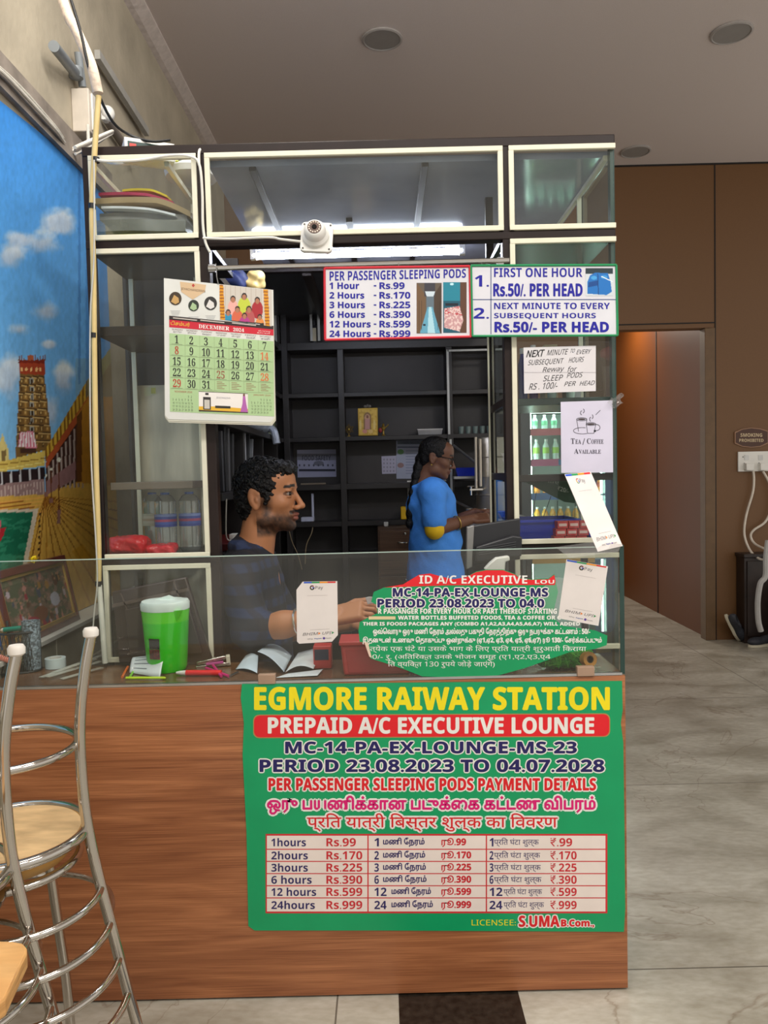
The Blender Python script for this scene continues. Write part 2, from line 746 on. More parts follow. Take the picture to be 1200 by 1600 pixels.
def smooth_path(pts, k=6):
    """Catmull-Rom through pts."""
    pts = [Vector(p) for p in pts]
    out = []
    for i in range(len(pts) - 1):
        p0, p1, p2, p3 = pts[max(i - 1, 0)], pts[i], pts[i + 1], pts[min(i + 2, len(pts) - 1)]
        for j in range(k):
            t = j / k
            out.append(0.5 * ((2 * p1) + (p2 - p0) * t + (2 * p0 - 5 * p1 + 4 * p2 - p3) * t * t + (-p0 + 3 * p1 - 3 * p2 + p3) * t ** 3))
    out.append(pts[-1])
    return out


def tamil(s):
    out = []
    for c in s:
        if c in 'ெேை':
            out.insert(len(out) - 1, c)
        elif c in 'ொோௌ':
            out.insert(len(out) - 1, 'ே' if c == 'ோ' else 'ெ')
            out.append('ா')
        else:
            out.append(c)
    return ''.join(out)


def hindi(s):
    out = []
    for c in s:
        if c == 'ि':
            k = len(out) - 1
            while k >= 2 and out[k - 1] == '्':
                k -= 2
            out.insert(k, c)
        else:
            out.append(c)
    return ''.join(out)

# ================================================================== THE SETTING
YC, YK, YW = 2.137, 2.42, 6.551            # counter front, kiosk front, far wall
XL, CEIL = -1.275, 4.023                   # left wall, ceiling height
ZT = 0.917                                 # counter top


def floor_material():
    m = bpy.data.materials.new('grey_marble_tile')
    m.use_nodes = True
    nt = m.node_tree
    N, L = nt.nodes.new, nt.links.new
    b = nt.nodes['Principled BSDF']
    b.inputs['Roughness'].default_value = 0.28
    geo = N('ShaderNodeNewGeometry')
    n1 = N('ShaderNodeTexNoise')
    n1.inputs['Scale'].default_value, n1.inputs['Detail'].default_value, n1.inputs['Distortion'].default_value = 2.2, 8, 0.6
    mp = N('ShaderNodeMapping')
    mp.inputs['Scale'].default_value = (1, 2.2, 1)
    mp.inputs['Rotation'].default_value = (0, 0, 0.25)
    L(geo.outputs['Position'], mp.inputs[0])
    L(mp.outputs[0], n1.inputs['Vector'])
    r1 = N('ShaderNodeValToRGB')
    r1.color_ramp.elements[0].position, r1.color_ramp.elements[1].position = 0.32, 0.7
    r1.color_ramp.elements[0].color, r1.color_ramp.elements[1].color = rgba((160, 154, 140)), rgba((204, 200, 188))
    L(n1.outputs['Fac'], r1.inputs[0])
    n3 = N('ShaderNodeTexNoise')
    n3.inputs['Scale'].default_value, n3.inputs['Detail'].default_value = 24, 8
    L(mp.outputs[0], n3.inputs['Vector'])
    r3 = N('ShaderNodeValToRGB')
    r3.color_ramp.elements[0].position, r3.color_ramp.elements[1].position = 0.35, 0.65
    r3.color_ramp.elements[0].color, r3.color_ramp.elements[1].color = (0.84, 0.82, 0.78, 1), (1, 1, 1, 1)
    L(n3.outputs['Fac'], r3.inputs[0])
    m1 = N('ShaderNodeMix')
    m1.data_type, m1.blend_type = 'RGBA', 'MULTIPLY'
    m1.inputs[0].default_value = 1
    L(r1.outputs[0], m1.inputs[6])
    L(r3.outputs[0], m1.inputs[7])
    # brown veins: thin lines where a distorted noise crosses its middle
    n2 = N('ShaderNodeTexNoise')
    n2.inputs['Scale'].default_value, n2.inputs['Detail'].default_value, n2.inputs['Distortion'].default_value = 1.1, 6, 1.4
    L(geo.outputs['Position'], n2.inputs['Vector'])
    s = N('ShaderNodeMath'); s.operation = 'SUBTRACT'; s.inputs[1].default_value = 0.5
    a = N('ShaderNodeMath'); a.operation = 'ABSOLUTE'
    L(n2.outputs['Fac'], s.inputs[0]); L(s.outputs[0], a.inputs[0])
    rv = N('ShaderNodeValToRGB')
    rv.color_ramp.elements[0].position, rv.color_ramp.elements[1].position = 0.0, 0.006
    rv.color_ramp.elements[0].color, rv.color_ramp.elements[1].color = (0.55, 0.45, 0.38, 1), (1, 1, 1, 1)
    L(a.outputs[0], rv.inputs[0])
    m2 = N('ShaderNodeMix')
    m2.data_type, m2.blend_type = 'RGBA', 'MULTIPLY'
    m2.inputs[0].default_value = 0.6
    L(m1.outputs[2], m2.inputs[6]); L(rv.outputs[0], m2.inputs[7])
    # tile joints
    sep = N('ShaderNodeSeparateXYZ')
    L(geo.outputs['Position'], sep.inputs[0])

    def joint(out, off, period):
        p = N('ShaderNodeMath'); p.operation = 'SUBTRACT'; p.inputs[1].default_value = off - 50 * period
        q = N('ShaderNodeMath'); q.operation = 'MODULO'; q.inputs[1].default_value = period
        c = N('ShaderNodeMath'); c.operation = 'LESS_THAN'; c.inputs[1].default_value = 0.005
        L(out, p.inputs[0]); L(p.outputs[0], q.inputs[0]); L(q.outputs[0], c.inputs[0])
        return c.outputs[0]
    j = N('ShaderNodeMath'); j.operation = 'MAXIMUM'
    L(joint(sep.outputs[1], 2.224, 1.335), j.inputs[0])
    L(joint(sep.outputs[0], 2.50, 2.67), j.inputs[1])
    m3 = N('ShaderNodeMix')
    m3.data_type = 'RGBA'
    L(j.outputs[0], m3.inputs[0]); L(m2.outputs[2], m3.inputs[6])
    m3.inputs[7].default_value = rgba((104, 98, 88))
    L(m3.outputs[2], b.inputs['Base Color'])
    return m


plaster = M('beige_plaster', (176, 166, 146), 0.85, var=0.16, scale=3.5, bump=0.25, bscale=30)
ceil_m = M('grey_ceiling_paint', (214, 202, 196), 0.9, var=0.04, scale=200, bump=0.15, bscale=220)
brown_panel = M('brown_wall_laminate', (108, 74, 40), 0.5, var=0.05, scale=160)
door_panel = M('copper_brown_door_panel', (100, 52, 10), 0.42, var=0.05, scale=2, spec=0.35)
dark_line = M('dark_joint', (20, 14, 10), 0.7)

MB().ext(-1.6, 4.6, -2.5, 9.8, -0.08, 0, 0).build('floor', floor_material(), kind='structure', sharp=0)
MB().ext(-1.6, 4.6, -0.6, 9.8, CEIL, CEIL + 0.1).build('ceiling', ceil_m, kind='structure', sharp=0)
MB().ext(XL - 0.12, XL, 0.6, YW + 0.1, 0, CEIL).build('wall_left', plaster, kind='structure', sharp=0)
# far wall of brown laminate with a header over the corridor mouth
w = MB()
w.ext(XL, 1.9, YW, YW + 0.12, 0, CEIL)
w.ext(1.9, 2.795, YW, YW + 0.12, 2.663, CEIL)
w.ext(2.795, 4.6, YW, YW + 0.12, 0, CEIL)
w.build('wall_back', brown_panel, kind='structure', sharp=0)
w = MB()
w.ext(2.795, 2.9, YW + 0.12, 9.7, 0, CEIL)
w.build('wall_corridor', door_panel, kind='structure', sharp=0)
MB().ext(1.9, 2.9, 9.6, 9.7, 0, CEIL).build('wall_corridor_end', brown_panel, kind='structure', sharp=0)
w = MB()
w.ext(2.79, 2.797, 7.83, 7.845, 0, CEIL)
w.build('trim_1', dark_line, kind='structure', sharp=0)
w = MB()
w.ext(2.828, 2.838, YW - 0.004, YW + 0.02, 0, CEIL)
w.ext(1.9, 2.828, YW - 0.004, YW + 0.02, 2.70, 2.71)
w.ext(1.2, 4.6, YW - 0.006, YW + 0.02, CEIL - 0.014, CEIL)
w.build('trim_2', dark_line, kind='structure', sharp=0)
w = MB()
w.ext(2.742, 2.828, YW - 0.012, YW + 0.1, 0, 2.66)
w.build('trim_3', M('brown_door_jamb', (104, 78, 50), 0.45), kind='structure', bevel=0.004)
# plaster cornice along the left wall
MB().prism([(XL, 0.6, CEIL), (XL + 0.08, 0.6, CEIL), (XL + 0.08, 0.6, CEIL - 0.012), (XL + 0.03, 0.6, CEIL - 0.05), (XL, 0.6, CEIL - 0.06)], (0, YW - 0.6, 0)).build(
    'trim_4', M('cornice_plaster', (204, 192, 184), 0.9, var=0.10, scale=25, bump=0.3, bscale=40), kind='structure', sharp=0)
# black granite strip let into the floor
MB().ext(0.008, 0.352, 0.9, 2.45, 0.0, 0.0012).build('trim_5', M('black_granite', (38, 33, 28), 0.2, var=0.6, scale=45), kind='structure', sharp=0)
# painted band above the mural and the low tiled ledge below it
MB().ext(XL, XL + 0.025, 0.6, 3.72, 2.83, 2.95).build('trim_6', M('rough_grey_band', (140, 130, 120), 0.9, var=0.3, scale=9, bump=0.5, bscale=18), kind='structure', sharp=0)
led = MB().ext(XL, XL + 0.10, 0.6, 3.9, 0, 0.948, 0).ext(XL, XL + 0.115, 0.6, 3.9, 0.948, 0.962, 1)
for yy in np.arange(0.9, 3.9, 0.45):
    led.ext(XL + 0.1, XL + 0.102, yy, yy + 0.006, 0, 0.94, 2)
led.ext(XL + 0.1, XL + 0.102, 0.6, 3.9, 0.80, 0.806, 2)
led.build('trim_7', [M('grey_wall_tile', (168, 164, 146), 0.35, var=0.08), M('grey_ledge_cap', (205, 205, 198), 0.35), M('tile_joint', (205, 202, 185), 0.6)], kind='structure', sharp=0)


# ------------------------------------------------------------------ temple mural painted on the left wall
def paint_mural(p):
    X, Y = p.X, p.Y
    t = np.clip((Y - 160) / 560, 0, 1)[:, None]
    p.c = np.array((58, 138, 218.)) * (1 - t) + np.array((128, 186, 228.)) * t
    n = fbm(X / 34 + 3, Y / 30, 4)
    m = fbm(X / 90 + 9, Y / 80, 11)
    for (cx, cy, rx, ry) in ((92, 345, 26, 22), (62, 382, 30, 22), (12, 402, 34, 26), (28, 372, 26, 14), (72, 484, 26, 20), (30, 516, 20, 12), (78, 538, 14, 8), (14, 585, 30, 42), (98, 598, 22, 32), (80, 640, 24, 40), (-60, 420, 60, 40), (-80, 560, 70, 60)):
        d = 1 - np.hypot((X - cx) / rx, (Y - cy) / ry)
        a = np.clip((d + (n - 0.5) * 1.5) * 1.6, 0, 1) * 0.85
        sh = np.clip(0.45 + (cy - Y) / ry * 0.4 + (n - 0.5), 0, 1)[:, None]
        col = np.array((150, 170, 196.)) * (1 - sh) + np.array((234, 236, 236.)) * sh
        p.c = p.c * (1 - a[:, None]) + col * a[:, None]
    # far shrine
    p.poly([(-30, 700), (0, 690), (4, 676), (8, 690), (14, 705), (14, 735), (-30, 740)], (206, 190, 120))
    p.poly([(2, 705), (9, 703), (9, 722), (2, 724)], (120, 100, 60))
    # tower
    p.poly([(31, 583), (69, 583), (82, 700), (24, 716)], (120, 90, 48))
    for k in range(9):
        y = 588 + k * 12.5
        x0, x1 = 31 - k * 0.75, 69 + k * 1.5
        p.rect(x0, y, x1, y + 1.6, (58, 40, 26))
        p.rect(x0, y + 1.6, x1, y + 3, (190, 160, 104))
        for j in range(6):
            xx = x0 + (j + 0.5) * (x1 - x0) / 6
            p.rect(xx - 2, y + 4, xx + 2, y + 10.5, (158, 120, 62) if j % 2 else (84, 62, 36))
            p.rect(xx - 0.7, y + 5, xx + 0.7, y + 9, (196, 166, 104))
        p.rect(47, y + 3, 53, y + 11, (150, 150, 140))
        p.rect(48.6, y + 4.5, 51.4, y + 11, (50, 36, 26))
    p.poly([(29, 562), (70, 563), (71, 586), (30, 584)], (158, 62, 36))
    p.poly([(29, 562), (70, 563), (70, 568), (29, 567)], (120, 40, 26))
    for x in (34, 41, 49, 57, 63):
        p.ell(x, 577, 2.2, 3.2, (230, 180, 120))
    for x in (30, 34, 38, 55, 59, 63, 67, 70):
        p.poly([(x - 1.2, 563), (x, 553), (x + 1.2, 563)], (120, 66, 40))
    p.rect(43, 555, 53, 563, (170, 92, 60))
    p.poly([(31, 675), (52, 674), (58, 700), (28, 699)], (206, 120, 140))
    for k in range(6):
        p.poly([(33 + k * 3.6, 675), (34.6 + k * 3.6, 675), (32 + k * 5, 699), (29.5 + k * 5, 699)], (236, 220, 220))
    p.rect(32, 700, 57, 708, (70, 46, 36))
    # long low colonnade
    p.poly([(-160, 742), (0, 722), (70, 704), (70, 728), (0, 737), (-160, 768)], (212, 186, 92))
    p.line(-160, 750, 70, 716, 1.6, (150, 116, 50))
    p.line(-160, 762, 70, 722, 1.6, (236, 214, 130))
    p.poly([(-160, 768), (0, 738), (70, 730), (70, 748), (0, 757), (-160, 790)], (44, 32, 34))
    for k in range(16):
        x = -158 + k * 14.5
        yb = np.interp(x, [-160, 0, 70], [768, 738, 730])
        p.rect(x, yb, x + 3, yb + 21, (196, 196, 200))
    p.poly([(-160, 790), (0, 757), (70, 748), (70, 773), (0, 776), (-160, 800)], (150, 122, 120))
    for k in range(46):
        x = -158 + k * 5
        yb = np.interp(x, [-160, 0, 70], [790, 757, 748])
        p.rect(x, yb + 4, x + 1.4, yb + 24, (196, 176, 168))
    # ground and radiating steps
    p.poly([(-160, 800), (0, 776), (72, 772), (118, 744), (300, 700), (300, 1100), (-160, 1100)], (212, 168, 76))
    for k in range(9):
        y = 777 + k * 2.8
        p.line(-160, y + 26, 70, y, 1.2, (150, 84, 28) if k % 2 else (230, 170, 84))
    for k in range(16):
        a = math.radians(4 + k * 7.0)
        p.line(70, 776, 70 + 420 * math.cos(a), 776 + 420 * math.sin(a), 1.6, (142, 88, 30) if k % 3 else (184, 128, 46))
    p.poly([(112, 862), (128, 850), (300, 1040), (300, 1100)], (196, 138, 30), 0.6)
    # tank
    p.poly([(-160, 800), (60, 795), (38, 905), (20, 1100), (-160, 1100)], (214, 200, 178))
    for k in range(9):
        p.rect(61 - k * 0.3, 802 + k * 9, 64 - k * 0.3, 806 + k * 9, (60, 40, 34))
    q = p.inside([(-160, 802), (52, 800), (33, 895), (10, 1100), (-160, 1100)])
    p.put(q, (26, 104, 76))
    p.put(q & (fbm(X / 18, Y / 5, 21) > 0.58), (62, 150, 116), 0.6)
    p.poly([(-30, 850), (-4, 826), (10, 824), (4, 840), (-6, 858), (-30, 866)], (170, 40, 50))
    p.poly([(-30, 842), (-12, 830), (2, 812), (0, 832), (-12, 848)], (206, 96, 110))
    # right-hand gallery
    p.poly([(70, 704), (140, 588), (190, 520), (190, 600), (140, 622), (72, 722)], (206, 168, 60))
    for k in range(12):
        a, b = k / 12, (k + 0.45) / 12
        f = lambda t: (70 + 70 * t, 705 - 117 * t)
        g = lambda t: (72 + 68 * t, 722 - 100 * t)
        p.poly([f(a), f(b), g(b), g(a)], (132, 90, 28))
    p.poly([(72, 718), (140, 616), (140, 632), (72, 732)], (176, 84, 46))
    p.poly([(72, 732), (140, 632), (140, 745), (72, 770)], (66, 40, 34))
    for k in range(9):
        x = 75 + k * 6.6
        yt = 732 - (x - 72) * 1.45
        p.rect(x, yt, x + 2.6, 762, (176, 160, 150))
        p.rect(x + 2.6, yt, x + 3.4, 762, (110, 84, 74))
    p.poly([(72, 752), (118, 720), (118, 748), (72, 774)], (150, 112, 110))
    p.poly([(120, 650), (190, 540), (190, 760), (120, 754)], (188, 130, 40))
    p.poly([(120, 650), (128, 640), (128, 752), (120, 754)], (96, 56, 26))
    p.put((X > 118) & (Y > 560), (166, 120, 40), 0.15)
    for x, y0, y1 in ((92, 720, 800), (80, 735, 782), (72, 745, 772)):
        p.rect(x - 0.9, y0, x + 0.9, y1, (112, 62, 34))
        p.ell(x, y0 - 2, 3 if x > 85 else 2, 4 if x > 85 else 2.6, (232, 226, 206))
        p.rect(x - 2.6, y1 - 3, x + 2.6, y1 + 14 * (x > 85) + 4, (150, 108, 96))
    # brush texture and the painted dark end fold
    p.c = np.minimum(p.c * 1.08, 246)
    g = (fbm(X / 3, Y / 9, 33, 3) - 0.5)[:, None]
    p.c = p.c * (1 + 0.14 * g)
    p.put((X > 122) & (X < 126) & (Y < 600), (40, 92, 160), 0.35)
    p.put((X > 134) & (Y < 620), (44, 100, 176), 0.35)


ys = np.linspace(1.75, 3.66, 230)
zs = np.linspace(0.965, 2.83, 420)
gy, gz = np.meshgrid(ys, zs)
zz = gz.ravel()
top = 2.80 + 0.07 * (gy.ravel() - 2.687) / 0.81          # the painted edge runs a little uphill
zz = 0.965 + (zz - 0.965) / (2.83 - 0.965) * (np.minimum(top, 2.87) - 0.965)
V = np.stack([np.full(gy.size, XL + 0.003), gy.ravel(), zz], 1)
mx, my = project(V)
p = Painter(mx, my, (0, 0, 0))
paint_mural(p)
nx = len(ys)
F = [(j * nx + i, j * nx + i + 1, (j + 1) * nx + i + 1, (j + 1) * nx + i) for j in range(len(zs) - 1) for i in range(nx - 1)]
paint_mesh('wall_mural', V, F, p.lin(), painted('mural_paint', 0.45, 0.05), sharp=0,
           label='painted mural of a temple tower, gallery and green tank under blue sky', cat='mural')

# ================================================================== KIOSK
dark = M('dark_brown_frame', (38, 28, 26), 0.4, var=0.15, spec=0.25)
black = M('black_laminate', (40, 37, 38), 0.4, var=0.2, scale=6)
blackwall = M('dark_back_board', (52, 48, 48), 0.5, var=0.2, scale=4)
cream = M('cream_trim', (226, 222, 200), 0.45, var=0.05)
alu = M('aluminium', (190, 190, 190), 0.3, 0.9)
pane_m = glass('cabinet_glass', (226, 236, 232), 0.035)
gedge = M('green_glass_edge', (34, 62, 56), 0.25)

kiosk = thing('kiosk_booth', 'dark framed glass kiosk booth with cream trims above the wooden counter', 'kiosk', (-0.1, YK, 0))
YR = 2.77                                   # rear of the shallow cabinets
X0, XB0, XB1, XC0, XC1, X1 = -0.90, -0.553, -0.520, 0.386, 0.412, 0.735
ZTOP, ZE, ZB = 2.51, 2.225, 1.243


def kpart(name, mb, m, **k):
    return mb.build(name, m, kiosk, **k)


for xa, xb in ((X0, X0 + 0.02), (XB0, XB1), (XC0, XC1)):
    kpart('post', MB().ext(xa, xb, YK - 0.012, YK + 0.03, 0.0 if xa < 0.3 else 0.0, ZTOP), dark, bevel=0.002)
for xa, xb in ((X0, X0 + 0.02), (-0.64, -0.607), (XC0, XC1), (X1 - 0.02, X1)):
    kpart('rear_post', MB().ext(xa, xb, YR, YR + 0.03, 0.0, ZTOP), dark, bevel=0.002)
kpart('corner_post', MB().ext(X1 - 0.013, X1, YK - 0.006, YK + 0.02, 0.0, ZTOP), gedge)
kpart('top_beam', MB().ext(X0, X1, YK - 0.014, YK + 0.03, 2.492, 2.522), dark, bevel=0.003)
kpart('middle_beam', MB().ext(X0, X1, YK - 0.014, YK + 0.03, 2.212, 2.238), dark, bevel=0.003)
kpart('bottom_beam', MB().ext(X0, XB1, YK - 0.014, YK + 0.03, 1.233, 1.252), dark, bevel=0.003)
kpart('bottom_beam', MB().ext(XC0, X1, YK - 0.014, YK + 0.03, 1.235, 1.268), dark, bevel=0.003)


def pane(x0, x1, z0, z1, t=0.0155, y=YK - 0.012, skip=''):
    f = MB()
    if 'l' not in skip:
        f.ext(x0, x0 + t, y - 0.008, y + 0.004, z0, z1)
    if 'r' not in skip:
        f.ext(x1 - t, x1, y - 0.008, y + 0.004, z0, z1)
    f.ext(x0, x1, y - 0.0085, y + 0.004, z0, z0 + t)
    f.ext(x0, x1, y - 0.0085, y + 0.004, z1 - t, z1)
    o = kpart('pane_frame', f, cream, bevel=0.0015)
    MB().ext(x0 + 0.004, x1 - 0.004, y + 0.0045, y + 0.0085, z0 + 0.004, z1 - 0.004).build('glass_pane', pane_m, o, sharp=0)


pane(X0 + 0.02, XB0 + 0.004, 2.238, 2.493)
pane(XB1 - 0.004, XC0 + 0.004, 2.238, 2.493)
pane(XC1 - 0.004, X1, 2.238, 2.493, skip='r')
pane(X0 + 0.02, XB0 + 0.004, 1.252, 2.212, skip='l')
pane(X0 + 0.012, XB0 + 0.004, 0.925, 1.233)
pane(XC1 - 0.004, X1, 1.268, 2.212, skip='r')
pane(XC1 - 0.004, X1, 0.93, 1.235, skip='r')
# cabinet boards, shelves and rear frames
for (xa, xb, z, m, th) in ((X0, XB1, 2.222, black, 0.02), (X0 + 0.01, -0.607, zat(514, YK, 200), dark, 0.03), (X0 + 0.03, -0.607, zat(759, YK, 230), M('brown_shelf_board', (110, 96, 84), 0.5), 0.024), (X0, -0.607, 1.243, dark, 0.018),
                          (XC0, X1, 2.222, gedge, 0.02), (XC1, X1, zat(626, YK, 860), gedge, 0.022), (XC1, X1, zat(747, YK, 860), dark, 0.022), (XC0, X1, 1.252, dark, 0.02)):
    kpart('cabinet_shelf', MB().ext(xa, xb, YK + 0.03 if th > 0.021 else YK + 0.02, YR + 0.02, z - th / 2, z + th / 2), m, bevel=0.002)
for xa in (X0 + 0.012, -0.657):
    f = MB()
    f.ext(xa, xa + 0.016, YR - 0.004, YR + 0.002, 1.26, 2.49)
    f.ext(xa, xa + 0.014, YK + 0.02, YR, 2.47, 2.486)
    kpart('rear_trim', f, cream, bevel=0.001)
for xa in (X1 - 0.026,):
    f = MB()
    f.ext(xa, xa + 0.016, YR - 0.004, YR + 0.002, 1.26, 2.46)
    f.ext(xa, xa + 0.014, YK + 0.02, 3.45, 2.455, 2.472)
    kpart('rear_trim', f, cream, bevel=0.001)
kpart('cabinet_back', MB().ext(X0, -0.607, YR + 0.032, YR + 0.042, 0.0, zat(600, YR, 250)), M('weathered_grey_board', (206, 198, 178), 0.6, var=0.3, scale=2.5, stretch=(6, 6, 1)), sharp=0)
kpart('cabinet_back', MB().ext(X0 + 0.15, -0.607, YR + 0.032, YR + 0.042, zat(600, YR, 250) + 0.002, 2.2), M('dark_glass_back', (70, 76, 82), 0.3), sharp=0)
# left side glass of the right-hand cabinet with its rails
for yy in (626, 745):
    kpart('side_rail', MB().ext(XC0 + 0.004, XC0 + 0.016, YK + 0.03, YR, zat(yy, YK, 790) - 0.012, zat(yy, YK, 790) + 0.012), dark)
kpart('side_trim', MB().ext(XC0 - 0.003, XC0 + 0.003, YR - 0.006, YR, 1.26, 2.2), cream)
kpart('side_glass', MB().ext(XC0 + 0.008, XC0 + 0.012, YK + 0.03, YR, 1.27, 2.2), glass('side_sheet_glass', (205, 226, 224), 0.03), sharp=0)
kpart('side_glass', MB().ext(X1 - 0.008, X1 - 0.004, YK + 0.02, YR, 1.27, 2.49), glass('side_sheet_glass'), sharp=0)
# ceiling of the booth with dark ribs
board = M('glossy_blue_grey_ceiling', (168, 172, 190), 0.1, var=0.12, scale=5, spec=0.6)
YCE = 3.57
kpart('ceiling_board', MB().ext(XB1, X1, YK + 0.03, YCE, 2.468, 2.488), board, sharp=0)
for x in (-0.385, 0.155):
    kpart('ceiling_rib', MB().ext(x - 0.011, x + 0.011, YK + 0.03, YCE, 2.455, 2.468), dark, bevel=0.002)
kpart('ceiling_rib', MB().ext(xat(552, 3.35, 395) - 0.012, xat(552, 3.35, 395) + 0.012, 2.95, YCE, 2.452, 2.468), dark)
kpart('ceiling_rib', MB().ext(XB1, X1, YCE - 0.02, YCE + 0.02, 2.43, 2.47), dark)
kpart('ceiling_board', MB().ext(X0, X1, YCE + 0.021, 4.8, 2.45, 2.47), M('dark_ceiling_board', (60, 62, 70), 0.35), sharp=0)
for x in (-0.33, -0.02, 0.3):
    kpart('ceiling_rib', MB().ext(x - 0.02, x + 0.02, YCE + 0.021, 4.6, 2.42, 2.45), dark)
# chrome hanging rail along the front, under the middle beam
rail_z = zat(417, YK - 0.03, 420)
kpart('hanging_rail', MB().tube([(XB1, YK - 0.03, rail_z), (XC1 - 0.01, YK - 0.03, rail_z + 0.002)], 0.008), M('chrome', (200, 198, 192), 0.14, 0.95, var=0.04))
for x in (XB1 + 0.01, XC0 - 0.01):
    kpart('rail_bracket', MB().ext(x - 0.01, x + 0.01, YK - 0.03, YK - 0.012, rail_z - 0.01, rail_z + 0.012), alu)
# right-hand outer wall of the booth behind the cabinet stays open to the fridge; rear board and left board
kpart('rear_board', MB().ext(-1.0, 0.78, 4.80, 4.83, 0, 2.49), blackwall, sharp=0)
kpart('left_board', MB().ext(-0.93, -0.91, 2.83, 4.80, 0, 2.49), blackwall, sharp=0)

# ------------------------------------------------------------------ tube light inside the booth
tube_l = thing('tube_light', 'glowing white tube light under the booth ceiling', 'light', (0.0, 3.25, 2.42))
a, b = xat(396, 3.25, 394), xat(722, 3.25, 390)
MB().ext(a, b, 3.243, 3.257, 2.440, 2.467).build('fitting', M('white_batten', (230, 230, 230), 0.4), tube_l)
MB().tube([(a, 3.25, 2.418), (b, 3.25, 2.418)], 0.014, n=14).build('tube', M('lit_tube', (232, 238, 255), 0.4, var=0, emit=40), tube_l)
for x in (a, b):
    MB().ext(x - 0.012, x + 0.012, 3.238, 3.262, 2.402, 2.455).build('tube_end', M('white_batten', (230, 230, 230), 0.4), tube_l)

# ------------------------------------------------------------------ shelf unit across the back of the booth
YB = 4.6
zb = lambda y: zat(y, YB, 560)
shelf = thing('back_shelf_unit', 'black open shelf unit along the rear of the kiosk', 'shelf unit', (0.0, 4.7, 0))


def spart(name, mb, m, **k):
    return mb.build(name, m, shelf, **k)


for xp, y0, y1 in ((447, 485, 900), (534, 545, 900), (703, 545, 900), (436, 478, 533), (776, 480, 900)):
    x = xat(xp, YB, 650)
    spart('upright', MB().ext(x - 0.018, x + 0.018, YB, 4.795, zb(y1) if y1 < 890 else 0.0, zb(y0)), black, bevel=0.002)
for y, th in ((480, 0.03), (539, 0.045), (616, 0.026), (685, 0.026), (760, 0.034), (818, 0.03), (868, 0.03)):
    z = zb(y)
    spart('shelf_board', MB().ext(xat(436, YB), xat(790, YB), YB + 0.005, 4.795, z - th / 2, z + th / 2), black, bevel=0.002)
spart('back_panel', MB().ext(xat(436, YB), xat(790, YB), 4.77, 4.79, 0, zb(480)), blackwall, sharp=0)
f = MB()
for xa, xb in ((436, 495), (503, 640)):
    A, B = xat(xa, YB), xat(xb, YB)
    f.ext(A, A + 0.014, YB - 0.006, YB + 0.004, zb(531), zb(481)).ext(B - 0.014, B, YB - 0.006, YB + 0.004, zb(531), zb(481)).ext(A, B, YB - 0.006, YB + 0.004, zb(484), zb(480))
spart('door_trim', f, M('grey_trim', (190, 192, 190), 0.45))
f = MB().ext(xat(703, YB) - 0.006, xat(703, YB) + 0.007, YB - 0.008, YB + 0.002, zb(682), zb(550)).ext(xat(703, YB), xat(790, YB), YB - 0.008, YB + 0.002, zb(553), zb(550))
f.ext(xat(705, YB) - 0.006, xat(705, YB) + 0.007, YB - 0.008, YB + 0.002, zb(815), zb(690))
spart('door_trim', f, M('grey_trim', (190, 192, 190), 0.45))

sideu = thing('side_shelf_unit', 'black shelf unit along the left inner side of the kiosk, behind the seated person', 'shelf unit', (-0.75, 3.7, 0))
for z, th in ((zb(685), 0.028), (zb(760), 0.03), (zb(818), 0.026), (zb(616), 0.026), (zb(539), 0.03)):
    MB().ext(-0.905, -0.60, 2.86, 4.58, z - th / 2, z + th / 2).build('shelf_board', black, sideu, bevel=0.002)
for y in (2.86, 3.45, 4.0, 4.55):
    MB().ext(-0.905, -0.62, y, y + 0.025, 0, zb(485)).build('upright', black, sideu, bevel=0.002)

# ================================================================== COUNTER
def wood(name, c0, c1, rough=0.35):
    m = bpy.data.materials.new(name)
    m.use_nodes = True
    nt = m.node_tree
    N, L = nt.nodes.new, nt.links.new
    b = nt.nodes['Principled BSDF']
    b.inputs['Roughness'].default_value = rough
    tc = N('ShaderNodeTexCoord')
    mp = N('ShaderNodeMapping')
    mp.inputs['Scale'].default_value = (0.9, 3, 13)
    L(tc.outputs['Object'], mp.inputs[0])
    n1 = N('ShaderNodeTexNoise')
    n1.inputs['Scale'].default_value, n1.inputs['Detail'].default_value, n1.inputs['Distortion'].default_value = 1.6, 9, 1.2
    L(mp.outputs[0], n1.inputs['Vector'])
    r = N('ShaderNodeValToRGB')
    r.color_ramp.elements[0].position, r.color_ramp.elements[1].position = 0.28, 0.72
    r.color_ramp.elements[0].color, r.color_ramp.elements[1].color = rgba(c0), rgba(c1)
    e = r.color_ramp.elements.new(0.5)
    e.color = rgba([(a + b_) / 2 for a, b_ in zip(c0, c1)])
    L(n1.outputs['Fac'], r.inputs[0])
    mp2 = N('ShaderNodeMapping')
    mp2.inputs['Scale'].default_value = (1.6, 8, 170)
    L(tc.outputs['Object'], mp2.inputs[0])
    n2 = N('ShaderNodeTexNoise')
    n2.inputs['Scale'].default_value, n2.inputs['Detail'].default_value = 2.5, 5
    L(mp2.outputs[0], n2.inputs['Vector'])
    r2 = N('ShaderNodeValToRGB')
    r2.color_ramp.elements[0].position, r2.color_ramp.elements[1].position = 0.35, 0.6
    r2.color_ramp.elements[0].color, r2.color_ramp.elements[1].color = (0.66, 0.6, 0.55, 1), (1, 1, 1, 1)
    L(n2.outputs['Fac'], r2.inputs[0])
    mx = N('ShaderNodeMix')
    mx.data_type, mx.blend_type = 'RGBA', 'MULTIPLY'
    mx.inputs[0].default_value = 1
    L(r.outputs[0], mx.inputs[6]); L(r2.outputs[0], mx.inputs[7])
    L(mx.outputs[2], b.inputs['Base Color'])
    MATS[name] = m
    return m


